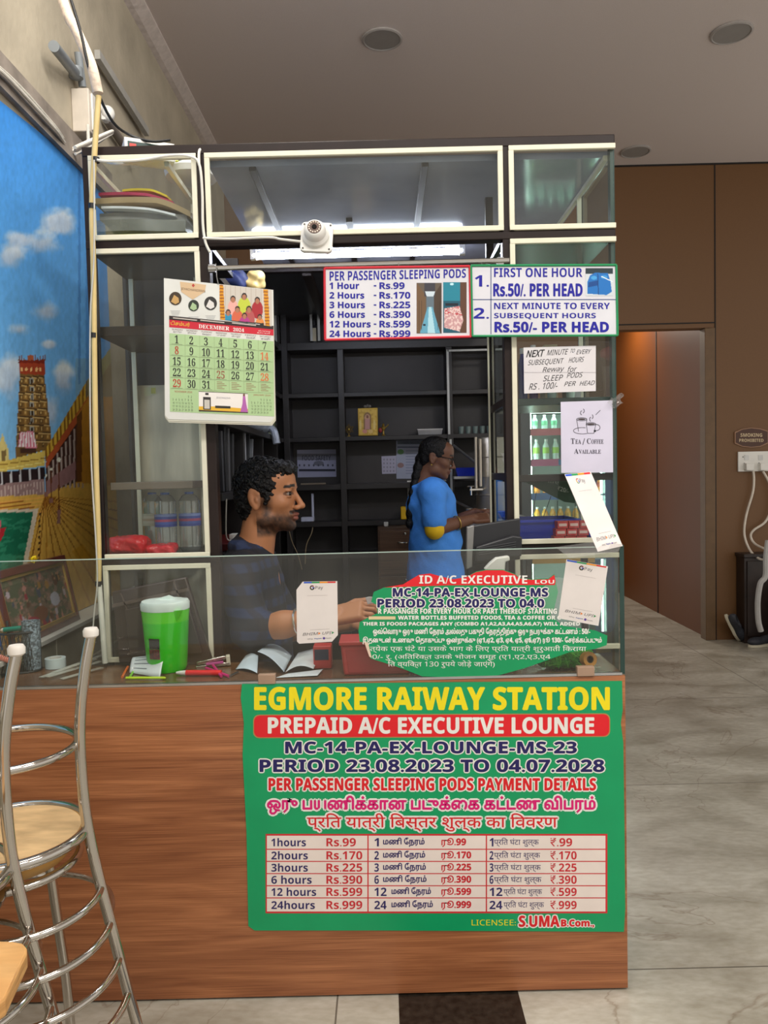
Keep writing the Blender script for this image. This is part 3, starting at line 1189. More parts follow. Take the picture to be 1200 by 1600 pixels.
walnut = wood('walnut_laminate', (138, 82, 50), (196, 130, 86))
topwood = wood('dark_wood_top', (92, 64, 46), (128, 94, 68), 0.25)
counter = thing('service_counter', 'long walnut laminate service counter under the glass guard', 'counter', (-0.3, YC + 0.15, 0))
XCR = 0.668
MB().ext(XL + 0.12, XCR, YC, YC + 0.018, 0.006, ZT - 0.002).build('front_panel', walnut, counter, sharp=0, bevel=0.001)
MB().ext(XL + 0.12, XCR, YC + 0.019, 2.40, ZT - 0.03, ZT).build('countertop', topwood, counter, bevel=0.002)
MB().ext(-0.12, XCR - 0.02, 2.4005, 2.405, ZT - 0.03, ZT).build('rear_edge', topwood, counter)
MB().ext(XCR - 0.018, XCR, YC + 0.019, 2.40, 0.006, ZT - 0.031).build('end_panel', dark, counter)
MB().ext(XL + 0.12, XCR - 0.02, YC + 0.03, YC + 0.05, 0.0, 0.05).build('plinth', M('dark_plinth', (40, 30, 26), 0.6), counter)

guard = thing('glass_guard', 'dusty glass guard standing along the front of the wooden counter top', 'glass screen', (-0.3, YC + 0.02, ZT))
gm = glass('guard_glass', (222, 228, 222), 0.055, (170, 165, 150), gain=1.3)
MB().ext(XL + 0.13, 0.655, YC + 0.004, YC + 0.010, ZT + 0.003, 1.279).build('front_sheet', gm, guard, sharp=0)
MB().ext(XL + 0.13, 0.655, YC + 0.004, YC + 0.010, 1.2791, 1.2815).build('top_edge', M('pale_glass_edge', (170, 190, 180), 0.2), guard, sharp=0)
MB().ext(0.6555, 0.6615, YC + 0.004, YK - 0.03, ZT + 0.003, 1.279).build('end_sheet', gm, guard, sharp=0)
MB().ext(0.6555, 0.668, YC + 0.002, YC + 0.0036, ZT + 0.003, 1.285).build('corner_edge', gedge, guard, sharp=0)
f = MB().ext(XL + 0.13, 0.66, YC + 0.001, YC + 0.0035, ZT, ZT + 0.007).ext(XL + 0.13, 0.66, YC + 0.0105, YC + 0.013, ZT, ZT + 0.007)
f.build('bottom_channel', alu, guard)
for xp in (417, 915):
    c = pY(xp, 1058, YC)
    MB().ext(c.x - 0.024, c.x + 0.024, YC - 0.006, YC + 0.016, ZT + 0.0005, ZT + 0.027).build('glass_clip', M('tan_clip', (168, 138, 116), 0.5), guard, bevel=0.001)

# ================================================================== SIGNS AND PAPERS
class Print(MB):
    """A printed sheet: colours become inks of one mesh."""
    def __init__(s, rough=0.45):
        super().__init__()
        s.inks, s.rough = [], rough

    def ink(s, c):
        nm = 'ink_%02x%02x%02x_%d' % (*c, int(s.rough * 100))
        m = M(nm, c, s.rough, var=0.05, scale=9)
        if m not in s.inks:
            s.inks.append(m)
        return s.inks.index(m)

    def outlined(s, pl, t, quad, off, c, oc, bold=0.02, edge=0.06, shear=0.0, fat=0.5):
        """Heavy lettering with a coloured outline."""
        x0, y0, x1, y1 = quad
        w = (y1 - y0) * 0.085 + 0.35 + fat
        for k in range(8):
            dx, dy = w * math.cos(k * math.pi / 4), w * math.sin(k * math.pi / 4)
            s.text(pl, t, (x0 + dx, y0 + dy, x1 + dx, y1 + dy), off + 0.00003 * k, s.ink(oc), bold, shear)
        return s.text(pl, t, quad, off + 0.0005, s.ink(c), bold, shear, 3, fat)

    def done(s, name, **k):
        k.setdefault('sharp', 0)
        return s.build(name, s.inks, **k)


def sheet_body(p, pl, pts, th, c, off=0.0):
    """The sheet itself, th thick behind its printed face."""
    F = [pl.at(x, y, off) for x, y in pts]
    return p.prism(F, pl.n * (-th), p.ink(c))


GREEN, RED, NAVY, WHITE, YEL, MAG = (0, 158, 98), (222, 22, 34), (28, 20, 92), (240, 238, 232), (246, 226, 20), (222, 12, 116)
# ------------------------------------------------------------------ tariff banner on the counter front
pl = planeY(YC)
p = Print(0.35)
out = [(378, 1069), (520, 1068), (700, 1066), (972, 1064), (973, 1110), (970, 1130), (974, 1160), (976, 1300), (977, 1420), (975, 1456), (800, 1455), (600, 1454), (398, 1454), (388, 1447), (385, 1300), (379, 1180), (381, 1130), (376, 1090)]
sheet_body(p, pl, out, 0.0012, GREEN, 0.0022)
O = 0.0026
p.text(pl, 'EGMORE RAIWAY STATION', (398, 1074, 952, 1109), O, p.ink(YEL), 0.022, fat=1.0)
rr = []
for cx, cy, a0 in ((943, 1125, -90), (943, 1141, 0), (406, 1143, 90), (406, 1127, 180)):
    for k in range(5):
        a = math.radians(a0 + k * 22.5)
        rr.append((cx + 9 * math.cos(a), cy + 9 * math.sin(a)))
p.poly(pl, [(x + (1.4 if x > 600 else -1.4), y + (1.4 if y > 1133 else -1.4)) for x, y in rr], O, p.ink((180, 140, 80)))
p.poly(pl, rr, O + 0.0004, p.ink((228, 26, 38)))
p.text(pl, 'PREPAID A/C EXECUTIVE LOUNGE', (419, 1121, 928, 1146), O + 0.0008, p.ink(WHITE), 0.022, fat=0.6)
p.outlined(pl, 'MC-14-PA-EX-LOUNGE-MS-23', (446, 1159, 901, 1177), O, NAVY, WHITE, 0.03, 0.065)
p.outlined(pl, 'PERIOD 23.08.2023 TO 04.07.2028', (406, 1187, 944, 1206), O, NAVY, WHITE, 0.03, 0.065)
p.outlined(pl, 'PER PASSENGER SLEEPING PODS PAYMENT DETAILS', (420, 1216, 931, 1235), O, RED, WHITE, 0.028, 0.075)
p.outlined(pl, tamil('ஒரு பயணிக்கான படுக்கை கட்டண விபரம்'), (418, 1244, 930, 1272), O, MAG, WHITE, 0.03, 0.07, fat=0.9)
p.outlined(pl, hindi('प्रति यात्री बिस्तर शुल्क का विवरण'), (480, 1271, 871, 1299), O, RED, WHITE, 0.006, 0.04, fat=0.25)
p.rect(pl, 415, 1303, 949, 1427, O, p.ink((214, 44, 52)))
cols, rows = [(417, 574), (576, 759), (761, 946)], [1305, 1327, 1346, 1365, 1384, 1403, 1425]
for xa, xb in cols:
    for ya, yb in zip(rows[:-1], rows[1:]):
        p.rect(pl, xa, ya + 0.8, xb, yb - 0.8, O + 0.0004, p.ink((240, 226, 218)))
T = O + 0.0008
for k, (en, ta, hi, v, xe, xt, xh) in enumerate((('1hours', '1', '1', '99', 478, 663, 842), ('2hours', '2', '2', '170', 481, 664, 844), ('3hours', '3', '3', '225', 481, 665, 845), ('6 hours', '6', '6', '390', 487, 666, 846), ('12 hours', '12', '12', '599', 494, 673, 847), ('24hours', '24', '24', '999', 492, 676, 850))):
    y = (rows[k] + rows[k + 1]) / 2
    nv, rd = p.ink((44, 34, 98)), p.ink((206, 34, 48))
    p.text(pl, en, (424, y - 6.5, xe, y + 6.5), T, nv, 0.012)
    p.text(pl, 'Rs.' + v, (510, y - 6.5, 556 if v == '99' else 566, y + 6.5), T, rd, 0.022)
    p.text(pl, ta, (585, y - 6.5, 592 if len(ta) == 1 else 604, y + 6.5), T, nv, 0.012)
    p.text(pl, tamil('மணி நேரம்'), (599 if len(ta) == 1 else 612, y - 7, xt, y + 7), T, nv, 0.012, fat=0.35)
    p.text(pl, tamil('ரூ.') + v, (690, y - 6.5, 728 if v == '99' else 736, y + 7.5), T, rd, 0.02, fat=0.3)
    p.text(pl, hi, (765, y - 6.5, 771 if len(hi) == 1 else 785, y + 6.5), T, nv, 0.012)
    p.text(pl, hindi('प्रति घंटा शुल्क'), (772 if len(hi) == 1 else 787, y - 7, xh, y + 7), T, nv, 0.0)
    p.text(pl, '₹.' + v, (860, y - 6.5, 894 if v == '99' else 901, y + 6.5), T, rd, 0.022)
p.text(pl, 'LICENSEE:', (737, 1437, 806, 1446), O, p.ink(YEL), 0.008)
p.outlined(pl, 'S.UMA', (811, 1431, 874, 1448), O, RED, WHITE, 0.026, 0.07)
p.outlined(pl, 'B.Com.,', (877, 1437, 928, 1449), O, RED, WHITE, 0.02, 0.09)
p.done('tariff_banner', label='large green tariff banner stuck on the front of the wooden counter', cat='banner')

# ------------------------------------------------------------------ hanging tariff boards
BLUE = (22, 18, 150)
pl = planeY(YK - 0.045)
board_a = thing('tariff_board', 'white sleeping pod price board with red border hanging from the kiosk rail', 'sign', pl.at(620, 531))
p = Print(0.3)
qa = [(507, 419), (734, 416), (736, 526), (508, 531)]
sheet_body(p, pl, qa, 0.006, (216, 216, 222))
p.text(pl, 'PER PASSENGER SLEEPING PODS', ((515, 424), (728, 420), (728, 434), (515, 439)), 0.0006, p.ink(BLUE), 0.012)
for k, (h, v) in enumerate((('1 Hour', '99'), ('2 Hours', '170'), ('3 Hours', '225'), ('6 Hours', '390'), ('12 Hours', '599'), ('24 Hours', '999'))):
    y = 446.5 + k * 15
    p.text(pl, h, (515, y - 5, (561, 569, 570, 570, 579, 579)[k], y + 5), 0.0006, p.ink(BLUE), 0.022, fat=0.2)
    p.text(pl, '-', (584, y - 1, 588, y + 1), 0.0006, p.ink(BLUE), 0.02)
    p.text(pl, 'Rs.' + v, (593, y - 5.3, 632 if k == 0 else 641, y + 5), 0.0006, p.ink(BLUE), 0.022, fat=0.2)
p.done('panel', parent=board_a)
redm = M('red_border', (200, 30, 50), 0.35)
f = MB()
for a, b in zip(qa, qa[1:] + qa[:1]):
    f.tube([pl.at(*a, 0.001), pl.at(*b, 0.001)], 0.0038, n=8)
f.build('border', redm, board_a)
printm = painted('printed_photo', 0.3, 0.02)


def ph_corridor(q):
    X, Y = q.X, q.Y
    q.c[:] = (96, 84, 72)
    q.poly([(651, 441), (665, 462), (665, 521), (651, 521)], (110, 84, 58))
    q.poly([(691, 441), (677, 462), (677, 521), (691, 521)], (72, 56, 44))
    q.rect(663, 441, 680, 463, (60, 58, 66))
    q.poly([(664, 455), (680, 455), (677, 464), (667, 464)], (200, 214, 224))
    q.rect(666, 463, 678, 490, (96, 112, 124))
    q.poly([(668, 480), (676, 480), (688, 521), (656, 521)], (96, 160, 186))
    q.poly([(670, 480), (674, 480), (680, 521), (668, 521)], (170, 212, 226))
    q.rect(661, 506, 665, 509, (20, 24, 40))
    for x in (655, 659, 684, 687):
        q.line(x, 470, x, 515, 0.8, (60, 44, 32))


def ph_bed(q):
    X, Y = q.X, q.Y
    q.c[:] = (30, 128, 150)
    q.put(Y > 470, (22, 84, 104))
    q.poly([(719, 440), (730, 440), (730, 521), (719, 521)], (92, 60, 44))
    q.poly([(694, 482), (718, 478), (724, 500), (718, 518), (694, 512)], (196, 150, 152))
    n = fbm(X / 2.2, Y / 2.2, 8, 2) > 0.55
    q.put(n & q.inside([(694, 482), (718, 478), (724, 500), (718, 518), (694, 512)]), (226, 200, 196))
    q.put((fbm(X / 2.0 + 9, Y / 2.0, 18, 2) > 0.6) & q.inside([(694, 482), (718, 478), (722, 492), (694, 494)]), (188, 66, 74))
    q.rect(696, 474, 716, 478, (20, 30, 44))
    q.ell(706, 444, 3, 2, (190, 230, 240))


picture('photo', pl, (651, 442, 690, 521), 60, 110, ph_corridor, 0.0008, printm, board_a)
picture('photo', pl, (692.5, 441, 729, 520), 60, 110, ph_bed, 0.0008, printm, board_a)

pl = planeY(YK - 0.047)
board_b = thing('tariff_board', 'white price board with green border, one and two numbered rows, at the kiosk corner', 'sign', pl.at(850, 525))
p = Print(0.3)
qb = [(736, 415), (963, 414), (965, 524), (738, 525)]
sheet_body(p, pl, qb, 0.006, (216, 216, 224))
p.rect(pl, 766.5, 417, 767.7, 522, 0.0006, p.ink((24, 60, 120)))
p.rect(pl, 739, 467.4, 962, 468.6, 0.0006, p.ink((24, 60, 120)))
p.text(pl, '1.', (742, 430, 764, 448), 0.0006, p.ink(BLUE), 0.02)
p.text(pl, '2.', (740, 481, 764, 498), 0.0006, p.ink(BLUE), 0.02)
p.text(pl, 'FIRST ONE HOUR', (772, 418.5, 910, 433), 0.0006, p.ink(BLUE), 0.014)
p.text(pl, 'Rs.50/. PER HEAD', (771, 443, 910, 463), 0.0006, p.ink(BLUE), 0.018, fat=0.4)
p.text(pl, 'NEXT MINUTE TO EVERY', (772, 473, 953, 483), 0.0006, p.ink(BLUE), 0.02)
p.text(pl, 'SUBSEQUENT HOURS', (772, 489, 931, 499), 0.0006, p.ink(BLUE), 0.02)
p.text(pl, 'Rs.50/- PER HEAD', (773, 503, 951, 519), 0.0006, p.ink(BLUE), 0.024, fat=0.5)
p.done('panel', parent=board_b)
f = MB()
for a, b in zip(qb, qb[1:] + qb[:1]):
    f.tube([pl.at(*a, 0.001), pl.at(*b, 0.001)], 0.0036, n=8)
f.build('border', M('green_border', (24, 138, 84), 0.35), board_b)


def ph_bags(q):
    q.c[:] = (206, 214, 220)
    q.rect(915, 419, 958, 428, (36, 52, 60))
    q.poly([(918, 440), (922, 430), (930, 426), (950, 427), (954, 440), (956, 456), (948, 461), (918, 459)], (26, 112, 190))
    q.poly([(920, 441), (934, 438), (934, 446), (919, 449)], (10, 70, 140))
    q.line(934, 428, 935, 460, 1.2, (8, 56, 116))
    q.ell(928, 434, 4.5, 3, (70, 160, 220))
    q.ell(944, 433, 5, 3, (60, 150, 214))
    q.line(940, 432, 957, 440, 1.4, (226, 236, 244))


picture('photo', pl, (915, 419, 958, 462), 70, 70, ph_bags, 0.0008, printm, board_b)
# hanging strings of the boards are loops of wire over the rail
wire = M('grey_wire', (120, 118, 112), 0.5, 0.5)
for bd, xp in ((board_a, 622), (board_b, 752)):
    q = planeY(YK - 0.044).at(xp, 418)
    MB().tube([q + Vector((0, 0.0, -0.004)), q + Vector((0.003, 0.004, 0.012)), q + Vector((0, 0.012, 0.02))], 0.0012, n=6).build('hanging_wire', wire, bd)

# ------------------------------------------------------------------ handwritten notice and tea notice on the cabinet glass
pl = planeY(YK - 0.022)
p = Print(0.6)
sheet_body(p, pl, [(818, 543), (931, 540), (931, 611), (819, 615)], 0.0006, (222, 218, 222))
blk = p.ink((26, 24, 30))
p.rect(pl, 819, 581.6, 931, 582.3, 0.0005, p.ink((176, 170, 176)))
for t, q, b in (('NEXT', (823, 547, 850, 557.5), 0.006), ('MINUTE', (855, 546, 887, 554.5), 0.0), ('TO', (891, 545, 898, 551), 0.0), ('EVERY', (901, 546, 923, 553), 0.0),
                ('SUBSEQUENT', (825, 561, 880, 571), -0.004), ('HOURS', (889, 558, 912, 566), -0.004), ('Reway', (848, 573, 881, 583), -0.004), ('for', (887, 572, 901, 581), -0.004),
                ('SLEEP', (849, 586, 879, 595), -0.004), ('PODS', (886, 582, 910, 590), -0.004), ('RS . 100/-', (827, 598, 871, 608), -0.004), ('PER', (882, 596, 899, 603), -0.004), ('HEAD', (906, 595, 929, 602), -0.004)):
    x0, y0, x1, y1 = q
    s = 2.2 * (x1 - x0) / 40
    p.text(pl, t, ((x0 + 1.2, y0 + s * 0.5), (x1 + 1.2, y0 - s * 0.5), (x1 - 0.6, y1 - s * 0.5), (x0 - 0.6, y1 + s * 0.5)), 0.0006, blk, 0.0, 0.12, 3, 0.3 if b > 0 else 0.0)
notice = p.done('handwritten_notice', label='handwritten white notice taped to the cabinet glass below the green bordered board', cat='notice')

p = Print(0.6)
sheet_body(p, pl, [(876, 628), (957, 625.5), (958, 738), (877, 739)], 0.0006, (212, 208, 228), 0.001)
ln = p.ink((70, 66, 76))
e = lambda cx, cy, rx, ry, a0, a1, n=14: [(cx + rx * math.cos(math.radians(a0 + (a1 - a0) * k / n)), cy + ry * math.sin(math.radians(a0 + (a1 - a0) * k / n))) for k in range(n + 1)]
OF = 0.0016
for pts in (e(909, 655, 8, 2.4, 0, 360), [(901, 655), (904, 674)], [(917, 655), (916, 664)], e(910, 673, 14, 5, 60, 290), e(923.5, 662.5, 7.4, 2.2, 0, 360), [(916.2, 662.5), (918, 677), (928, 677), (931, 662.5)], e(932, 668, 5.5, 4.8, -100, 120), e(909, 645, 2, 3, 90, 280), e(911, 642, 2, 3, -80, 90), e(923, 655, 1.6, 3, 90, 280), e(925, 651, 1.6, 3, -80, 90), [(931, 648), (938, 641)]):
    p.stroke(pl, pts, 0.8, OF, ln)
p.disc(pl, 909, 655, 6, 1.3, OF, p.ink((52, 36, 34)))
p.disc(pl, 923.5, 662.6, 6, 1.2, OF, p.ink((52, 36, 34)))
p.rect(pl, 928, 672, 931, 675, OF, p.ink((30, 30, 40)))
dk = p.ink((58, 54, 70))
for t, q in (('T', (892, 685, 898, 693.5)), ('EA', (899, 686.5, 908, 693.5)), ('/', (910, 685, 914, 695)), ('C', (917, 685, 923, 693.5)), ('OFFEE', (924, 686.5, 943, 693.5)), ('A', (897, 701, 904, 709)), ('VAILABLE', (904.5, 702.5, 939, 709))):
    p.text(pl, t, q, OF, dk, 'serif')
    x0, y0, x1, y1 = q
    continue
    if t != '/':
        for k in range(len(t)):                        # small foot serifs
            xc = x0 + (k + 0.5) * (x1 - x0) / len(t)
            p.rect(pl, xc - 1.5, y1 - 0.5, xc + 1.5, y1 + 0.1, OF, dk)
p.done('tea_notice', label='white tea and coffee notice with two cup drawings on the cabinet glass', cat='notice')
tape_m = glass('clear_tape', (238, 238, 238), 0.16, (220, 220, 216), gain=1.5)


# ------------------------------------------------------------------ payment cards (their square codes are left out)
def pay_card(name, pl, quad, label, cut=0.0, off=0.001):
    tl, tr, br, bl = [np.array(c, float) for c in quad]
    uv = lambda u, v: tuple((tl * (1 - u) + tr * u) * (1 - v) + (bl * (1 - u) + br * u) * v)
    p = Print(0.35)
    c = cut
    out = [(c * 1.2, 0), (1, 0), (1, 1 - c * 0.8), (1 - c * 1.1, 1), (c * 0.4, 1), (0, 1 - c * 0.3), (0, c)] if c else [(0, 0), (1, 0), (1, 1), (0, 1)]
    sheet_body(p, pl, [uv(*a) for a in out], 0.0008, (228, 220, 216), off)
    o = off + 0.0004
    for k, col in enumerate(((28, 84, 200), (30, 150, 80), (240, 150, 30), (214, 40, 40))):
        a, b = max(c * 1.4, 0.02) + (0.96 - max(c * 1.4, 0.02)) * k / 4, max(c * 1.4, 0.02) + (0.96 - max(c * 1.4, 0.02)) * (k + 1) / 4
        p.poly(pl, [uv(a, 0.004), uv(b, 0.004), uv(b, 0.028), uv(a, 0.028)], o, p.ink(col))
    q = lambda x0, y0, x1, y1: (uv(x0, y0), uv(x1, y0), uv(x1, y1), uv(x0, y1))
    # the round G is four arcs of colour with a bar
    H = abs(uv(0, 1)[1] - uv(0, 0)[1])
    W = abs(uv(1, 0)[0] - uv(0, 0)[0])
    for a0, a1, col in ((-40, -150, (214, 50, 40)), (-150, -215, (236, 176, 30)), (-215, -310, (40, 150, 76)), (-310, -360, (50, 100, 210))):
        pts = [uv(0.385 + 0.044 * math.cos(math.radians(a0 + (a1 - a0) * k / 6)), 0.1 + 0.030 * math.sin(math.radians(a0 + (a1 - a0) * k / 6))) for k in range(7)]
        p.stroke(pl, pts, W * 0.024, o, p.ink(col))
    p.stroke(pl, [uv(0.39, 0.1), uv(0.43, 0.1)], W * 0.022, o, p.ink((50, 100, 210)))
    p.text(pl, 'Pay', q(0.46, 0.075, 0.65, 0.142), o, p.ink((90, 90, 94)), 0.0)
    p.poly(pl, q(0.26, 0.228, 0.76, 0.232), o, p.ink((190, 180, 180)))
    p.poly(pl, q(0.32, 0.785, 0.8, 0.789), o, p.ink((170, 162, 162)))
    g = p.ink((84, 80, 84))
    p.text(pl, 'BHIM', q(0.14, 0.83, 0.52, 0.875), o, g, -0.008, 0.25)
    p.poly(pl, [uv(0.53, 0.83), uv(0.58, 0.852), uv(0.52, 0.875)], o, p.ink((230, 130, 40)))
    p.text(pl, 'UPI', q(0.62, 0.83, 0.85, 0.875), o, g, -0.008, 0.25)
    p.poly(pl, [uv(0.86, 0.83), uv(0.91, 0.852), uv(0.85, 0.875)], o, p.ink((40, 140, 80)))
    p.text(pl, 'GPay', q(0.26, 0.925, 0.39, 0.95), o, g, -0.01)
    p.text(pl, 'Paytm', q(0.43, 0.925, 0.60, 0.95), o, p.ink((30, 70, 150)), 0.01)
    p.disc(pl, *uv(0.66, 0.936), W * 0.03, W * 0.03, o, p.ink((90, 60, 150)))
    p.text(pl, 'PhonePe', q(0.7, 0.928, 0.84, 0.948), o, g, -0.01)
    return p.done(name, label=label, cat='card')


gp = planeY(YC + 0.003)
pay_card('payment_card', gp, [(463, 909), (527, 908), (528, 1002), (464, 1006)], 'white payment card with cut corners stuck on the glass before the seated person', 0.13)
pay_card('payment_card', gp, [(885, 874), (950, 885), (935, 978), (872, 966)], 'tilted white payment card on the right end of the glass, beside the torn poster', 0.0)
hp = Plane(pY(921, 737, YK - 0.03), Vector((0, -1, 0.0)))
top_pt, bot_pt = pY(905, 739, YK - 0.03), pY(940, 858, YC - 0.008)
e1 = (bot_pt - top_pt)
hp = Plane(top_pt, e1.cross(Vector((1, 0, 0))))
pay_card('payment_card', hp, [(882, 741), (923, 737), (973, 853), (934, 862)], 'slanting white payment card taped between the tea notice and the glass guard', 0.0)
# strips of clear tape
t = MB()
t.sheet([hp.at(868, 855, 0.0), hp.at(930, 846, 0.0), hp.at(972, 850, 0.002), hp.at(966, 862, 0.002), hp.at(890, 872, 0.0)])
t.build('clear_tape', tape_m, label='crumpled clear tape under the slanting payment card', cat='tape', sharp=0, solid=0.0004)
t = MB()
t.grid(lambda u, v: gp.at(950 + 24 * u + 4 * math.sin(7 * v), 617 + 46 * v, 0) + Vector((0, YK - YC - 0.035 + 0.012 * math.sin(9 * u + 5 * v), 0)) if False else pY(952 + 20 * u + 3 * math.sin(7 * v), 618 + 16 * v + 4 * math.sin(5 * u), YK - 0.03 + 0.008 * math.sin(9 * u + 5 * v)), 10, 6)
t.build('clear_tape', tape_m, label='loose curl of clear tape at the upper corner of the tea notice', cat='tape', sharp=0, solid=0.0004)
t = MB()
cc = [(872 + 26 * math.cos(a), 934 + 32 * math.sin(a)) for a in np.linspace(0, 2 * math.pi, 24, endpoint=False)]
t.prism([gp.at(x, y, 0.0005) for x, y in cc], gp.n * 0.0004)
t.build('clear_tape', tape_m, label='round patch of clear plastic tape on the glass beside the torn poster', cat='tape', sharp=0)

# ------------------------------------------------------------------ torn poster inside the guard glass
pl = planeY(YC + 0.0022)
out = [(584, 925), (600, 918), (632, 914), (643, 905), (655, 898), (672, 896), (690, 901), (708, 905), (728, 902), (744, 893), (760, 890), (786, 890), (805, 897), (812, 903), (830, 905), (857, 904), (866, 897), (872, 925), (866, 950), (860, 962), (880, 978), (902, 981), (930, 985), (949, 993), (948, 1008), (930, 1014), (905, 1017), (890, 1019), (862, 1029), (820, 1044), (780, 1055), (740, 1059), (700, 1058), (660, 1057), (640, 1049), (615, 1040), (579, 1029), (576, 1022), (572, 1004), (562, 1003), (560, 985), (562, 972), (575, 965), (590, 958), (588, 945), (580, 940)]
p = Print(0.45)
sheet_body(p, pl, out, 0.0008, (0, 152, 92))
o = 0.0006
p.poly(pl, [(630, 913), (643, 905), (655, 898), (672, 896), (690, 901), (708, 905), (728, 902), (744, 894), (760, 891), (786, 891), (805, 898), (812, 904), (830, 906), (857, 905), (866, 898), (868, 908), (867, 914), (700, 914.5), (600, 918)], o, p.ink((228, 26, 38)))
w_, nv = p.ink(WHITE), NAVY
p.text(pl, 'ID A/C EXECUTIVE', (655, 899, 824, 912), o + 0.0004, w_, 0.02)
p.text(pl, 'LOU', (836, 906, 866, 912), o + 0.0004, w_, 0.02)
p.outlined(pl, 'MC-14-PA-EX-LOUNGE-MS', (614, 919, 856, 932), o, NAVY, WHITE, 0.03, 0.075)
p.outlined(pl, 'PERIOD 23.08.2023 TO 04.0', (590, 936, 850, 949), o, NAVY, WHITE, 0.03, 0.075)
for t, q in (('R PASSANGER FOR EVERY HOUR OR PART THEREOF STARTING', (591, 951, 870, 959)), ('WATER BOTTLES BUFFETED FOODS, TEA & COFFEE OR C', (622, 962, 876, 969)), ('THER IS FOODS PACKAGES ANY (COMBO A1,A2,A3,A4,A5,A6,A7) WILL ADDED', (567, 972, 906, 979))):
    p.text(pl, t, q, o + 0.0002, w_, 0.016, fat=0.2)
p.rect(pl, 576, 963, 618, 968, o + 0.0002, p.ink((226, 206, 160)))
for t, q in ((tamil('ஒவ்வொரு ஒரு மணி நேரம் அல்லது பகுதி நேரத்திற்கு ஒரு நபருக்கு கட்டணம் : 50/-'), (583, 981, 922, 994)), (tamil('இதனுடன் உணவு தொகுப்பு ஒன்றுக்கு (ஏ1,ஏ2, ஏ3, ஏ4, ஏ5, ஏ6,ஏ7) ரூ 130/- சேர்க்கப்படும்'), (567, 995, 940, 1007))):
    p.text(pl, t, q, o + 0.0002, w_, 0.016, fat=0.3)
for t, q in ((hindi('त्येक एक घंटे या उसके भाग के लिए प्रति यात्री शुरुआती किराया'), (578, 1008, 916, 1020)), (hindi('0/- रु. (अतिरिक्त उनके भोजन समूह (ए1,ए2,ए3,ए4'), (582, 1021, 860, 1032)), (hindi('ति व्यक्ति 130 रुपये जोड़े जाएंगे)'), (606, 1032, 773, 1044))):
    p.text(pl, t, q, o + 0.0002, w_, 0.004)
p.poly(pl, [(569, 1003), (575, 1004), (581, 1028), (577, 1026)], o + 0.0003, p.ink((226, 200, 180)))
p.done('torn_poster', label='torn green poster with red strip behind the counter glass', cat='poster')

# ------------------------------------------------------------------ papers on the rear shelf boards
pl = planeY(4.768)
p = Print(0.6)
sheet_body(p, pl, [(464, 703), (525, 702), (525.5, 745), (465, 746)], 0.001, (176, 178, 206), 0.001)
o = 0.0018
p.rect(pl, 464.5, 709, 525, 719, o, p.ink((128, 128, 142)))
p.text(pl, 'FOOD SAFETY', (472, 711.5, 517, 719.5), o + 0.0006, p.ink((64, 64, 84)), 0.02)
for k in range(8):
    p.disc(pl, 468 + k * 7.4, 727, 1.4, 1.8, o + 0.0004, p.ink((80, 82, 104)))
p.disc(pl, 498, 724, 8, 4, o + 0.0002, p.ink((120, 122, 140)))
p.rect(pl, 467, 733, 524, 736.5, o, p.ink((44, 46, 66)))
p.done('food_safety_poster', label='pale food safety poster on the rear board behind the seated person', cat='poster')
p = Print(0.6)
sheet_body(p, pl, [(596, 713), (619, 712), (619, 740), (597, 740.5)], 0.001, (170, 168, 190), 0.001)
for j in range(4):
    for k in range(4):
        p.disc(pl, 600 + k * 5, 718 + j * 6, 1.3, 1.7, o, p.ink((136, 132, 150)), 8)
p.done('small_notice', label='small pale paper beside the larger poster on the rear board', cat='notice')
p = Print(0.6)
sheet_body(p, pl, [(619, 688), (666, 688), (666, 748), (619.5, 748)], 0.001, (158, 164, 186), 0.001)
p.rect(pl, 621, 689, 664, 694, o, p.ink((96, 104, 116)))
p.text(pl, 'FOOD SAFETY', (628, 690, 655, 693.5), o + 0.0006, p.ink((60, 66, 90)))
p.rect(pl, 621, 698, 660, 699.4, o, p.ink((60, 66, 96)))
for x, y, c in ((626, 706, (96, 140, 90)), (655, 716, (170, 170, 90)), (626, 727, (140, 110, 110)), (654, 733, (96, 110, 150))):
    p.disc(pl, x, y, 5, 4, o, p.ink(c))
for k in range(9):
    p.rect(pl, 634, 704 + k * 4.4, 654, 705 + k * 4.4, o, p.ink((120, 124, 150)))
p.done('safety_poster', label='large pale poster with small pictures behind the head of the person in blue', cat='poster')

# ------------------------------------------------------------------ no-smoking plate on the far wall
pl = planeY(YW - 0.012)
p = Print(0.4)
lens = lambda k: [(1148 + k, 675 + k), (1160, 670 + k * 0.8), (1174, 668 + k * 0.8), (1188, 669.5 + k * 0.8), (1200 - k * 0.4, 673 + k), (1200 - k * 0.4, 693 - k), (1188, 698 - k * 0.8), (1174, 699.5 - k * 0.8), (1160, 698 - k * 0.8), (1148 + k, 693 - k)]
sheet_body(p, pl, lens(0), 0.01, (150, 112, 84))
p.poly(pl, lens(1.6), 0.001, p.ink((74, 42, 26)))
gold = p.ink((206, 184, 148))
p.text(pl, 'SMOKING', (1157, 677, 1191, 682.5), 0.002, gold, 0.02)
p.text(pl, 'PROHIBITED', (1155, 685.5, 1193, 690.5), 0.002, gold, 0.03)
p.done('smoking_sign', label='small brown smoking prohibited plate above the wall sockets', cat='sign')

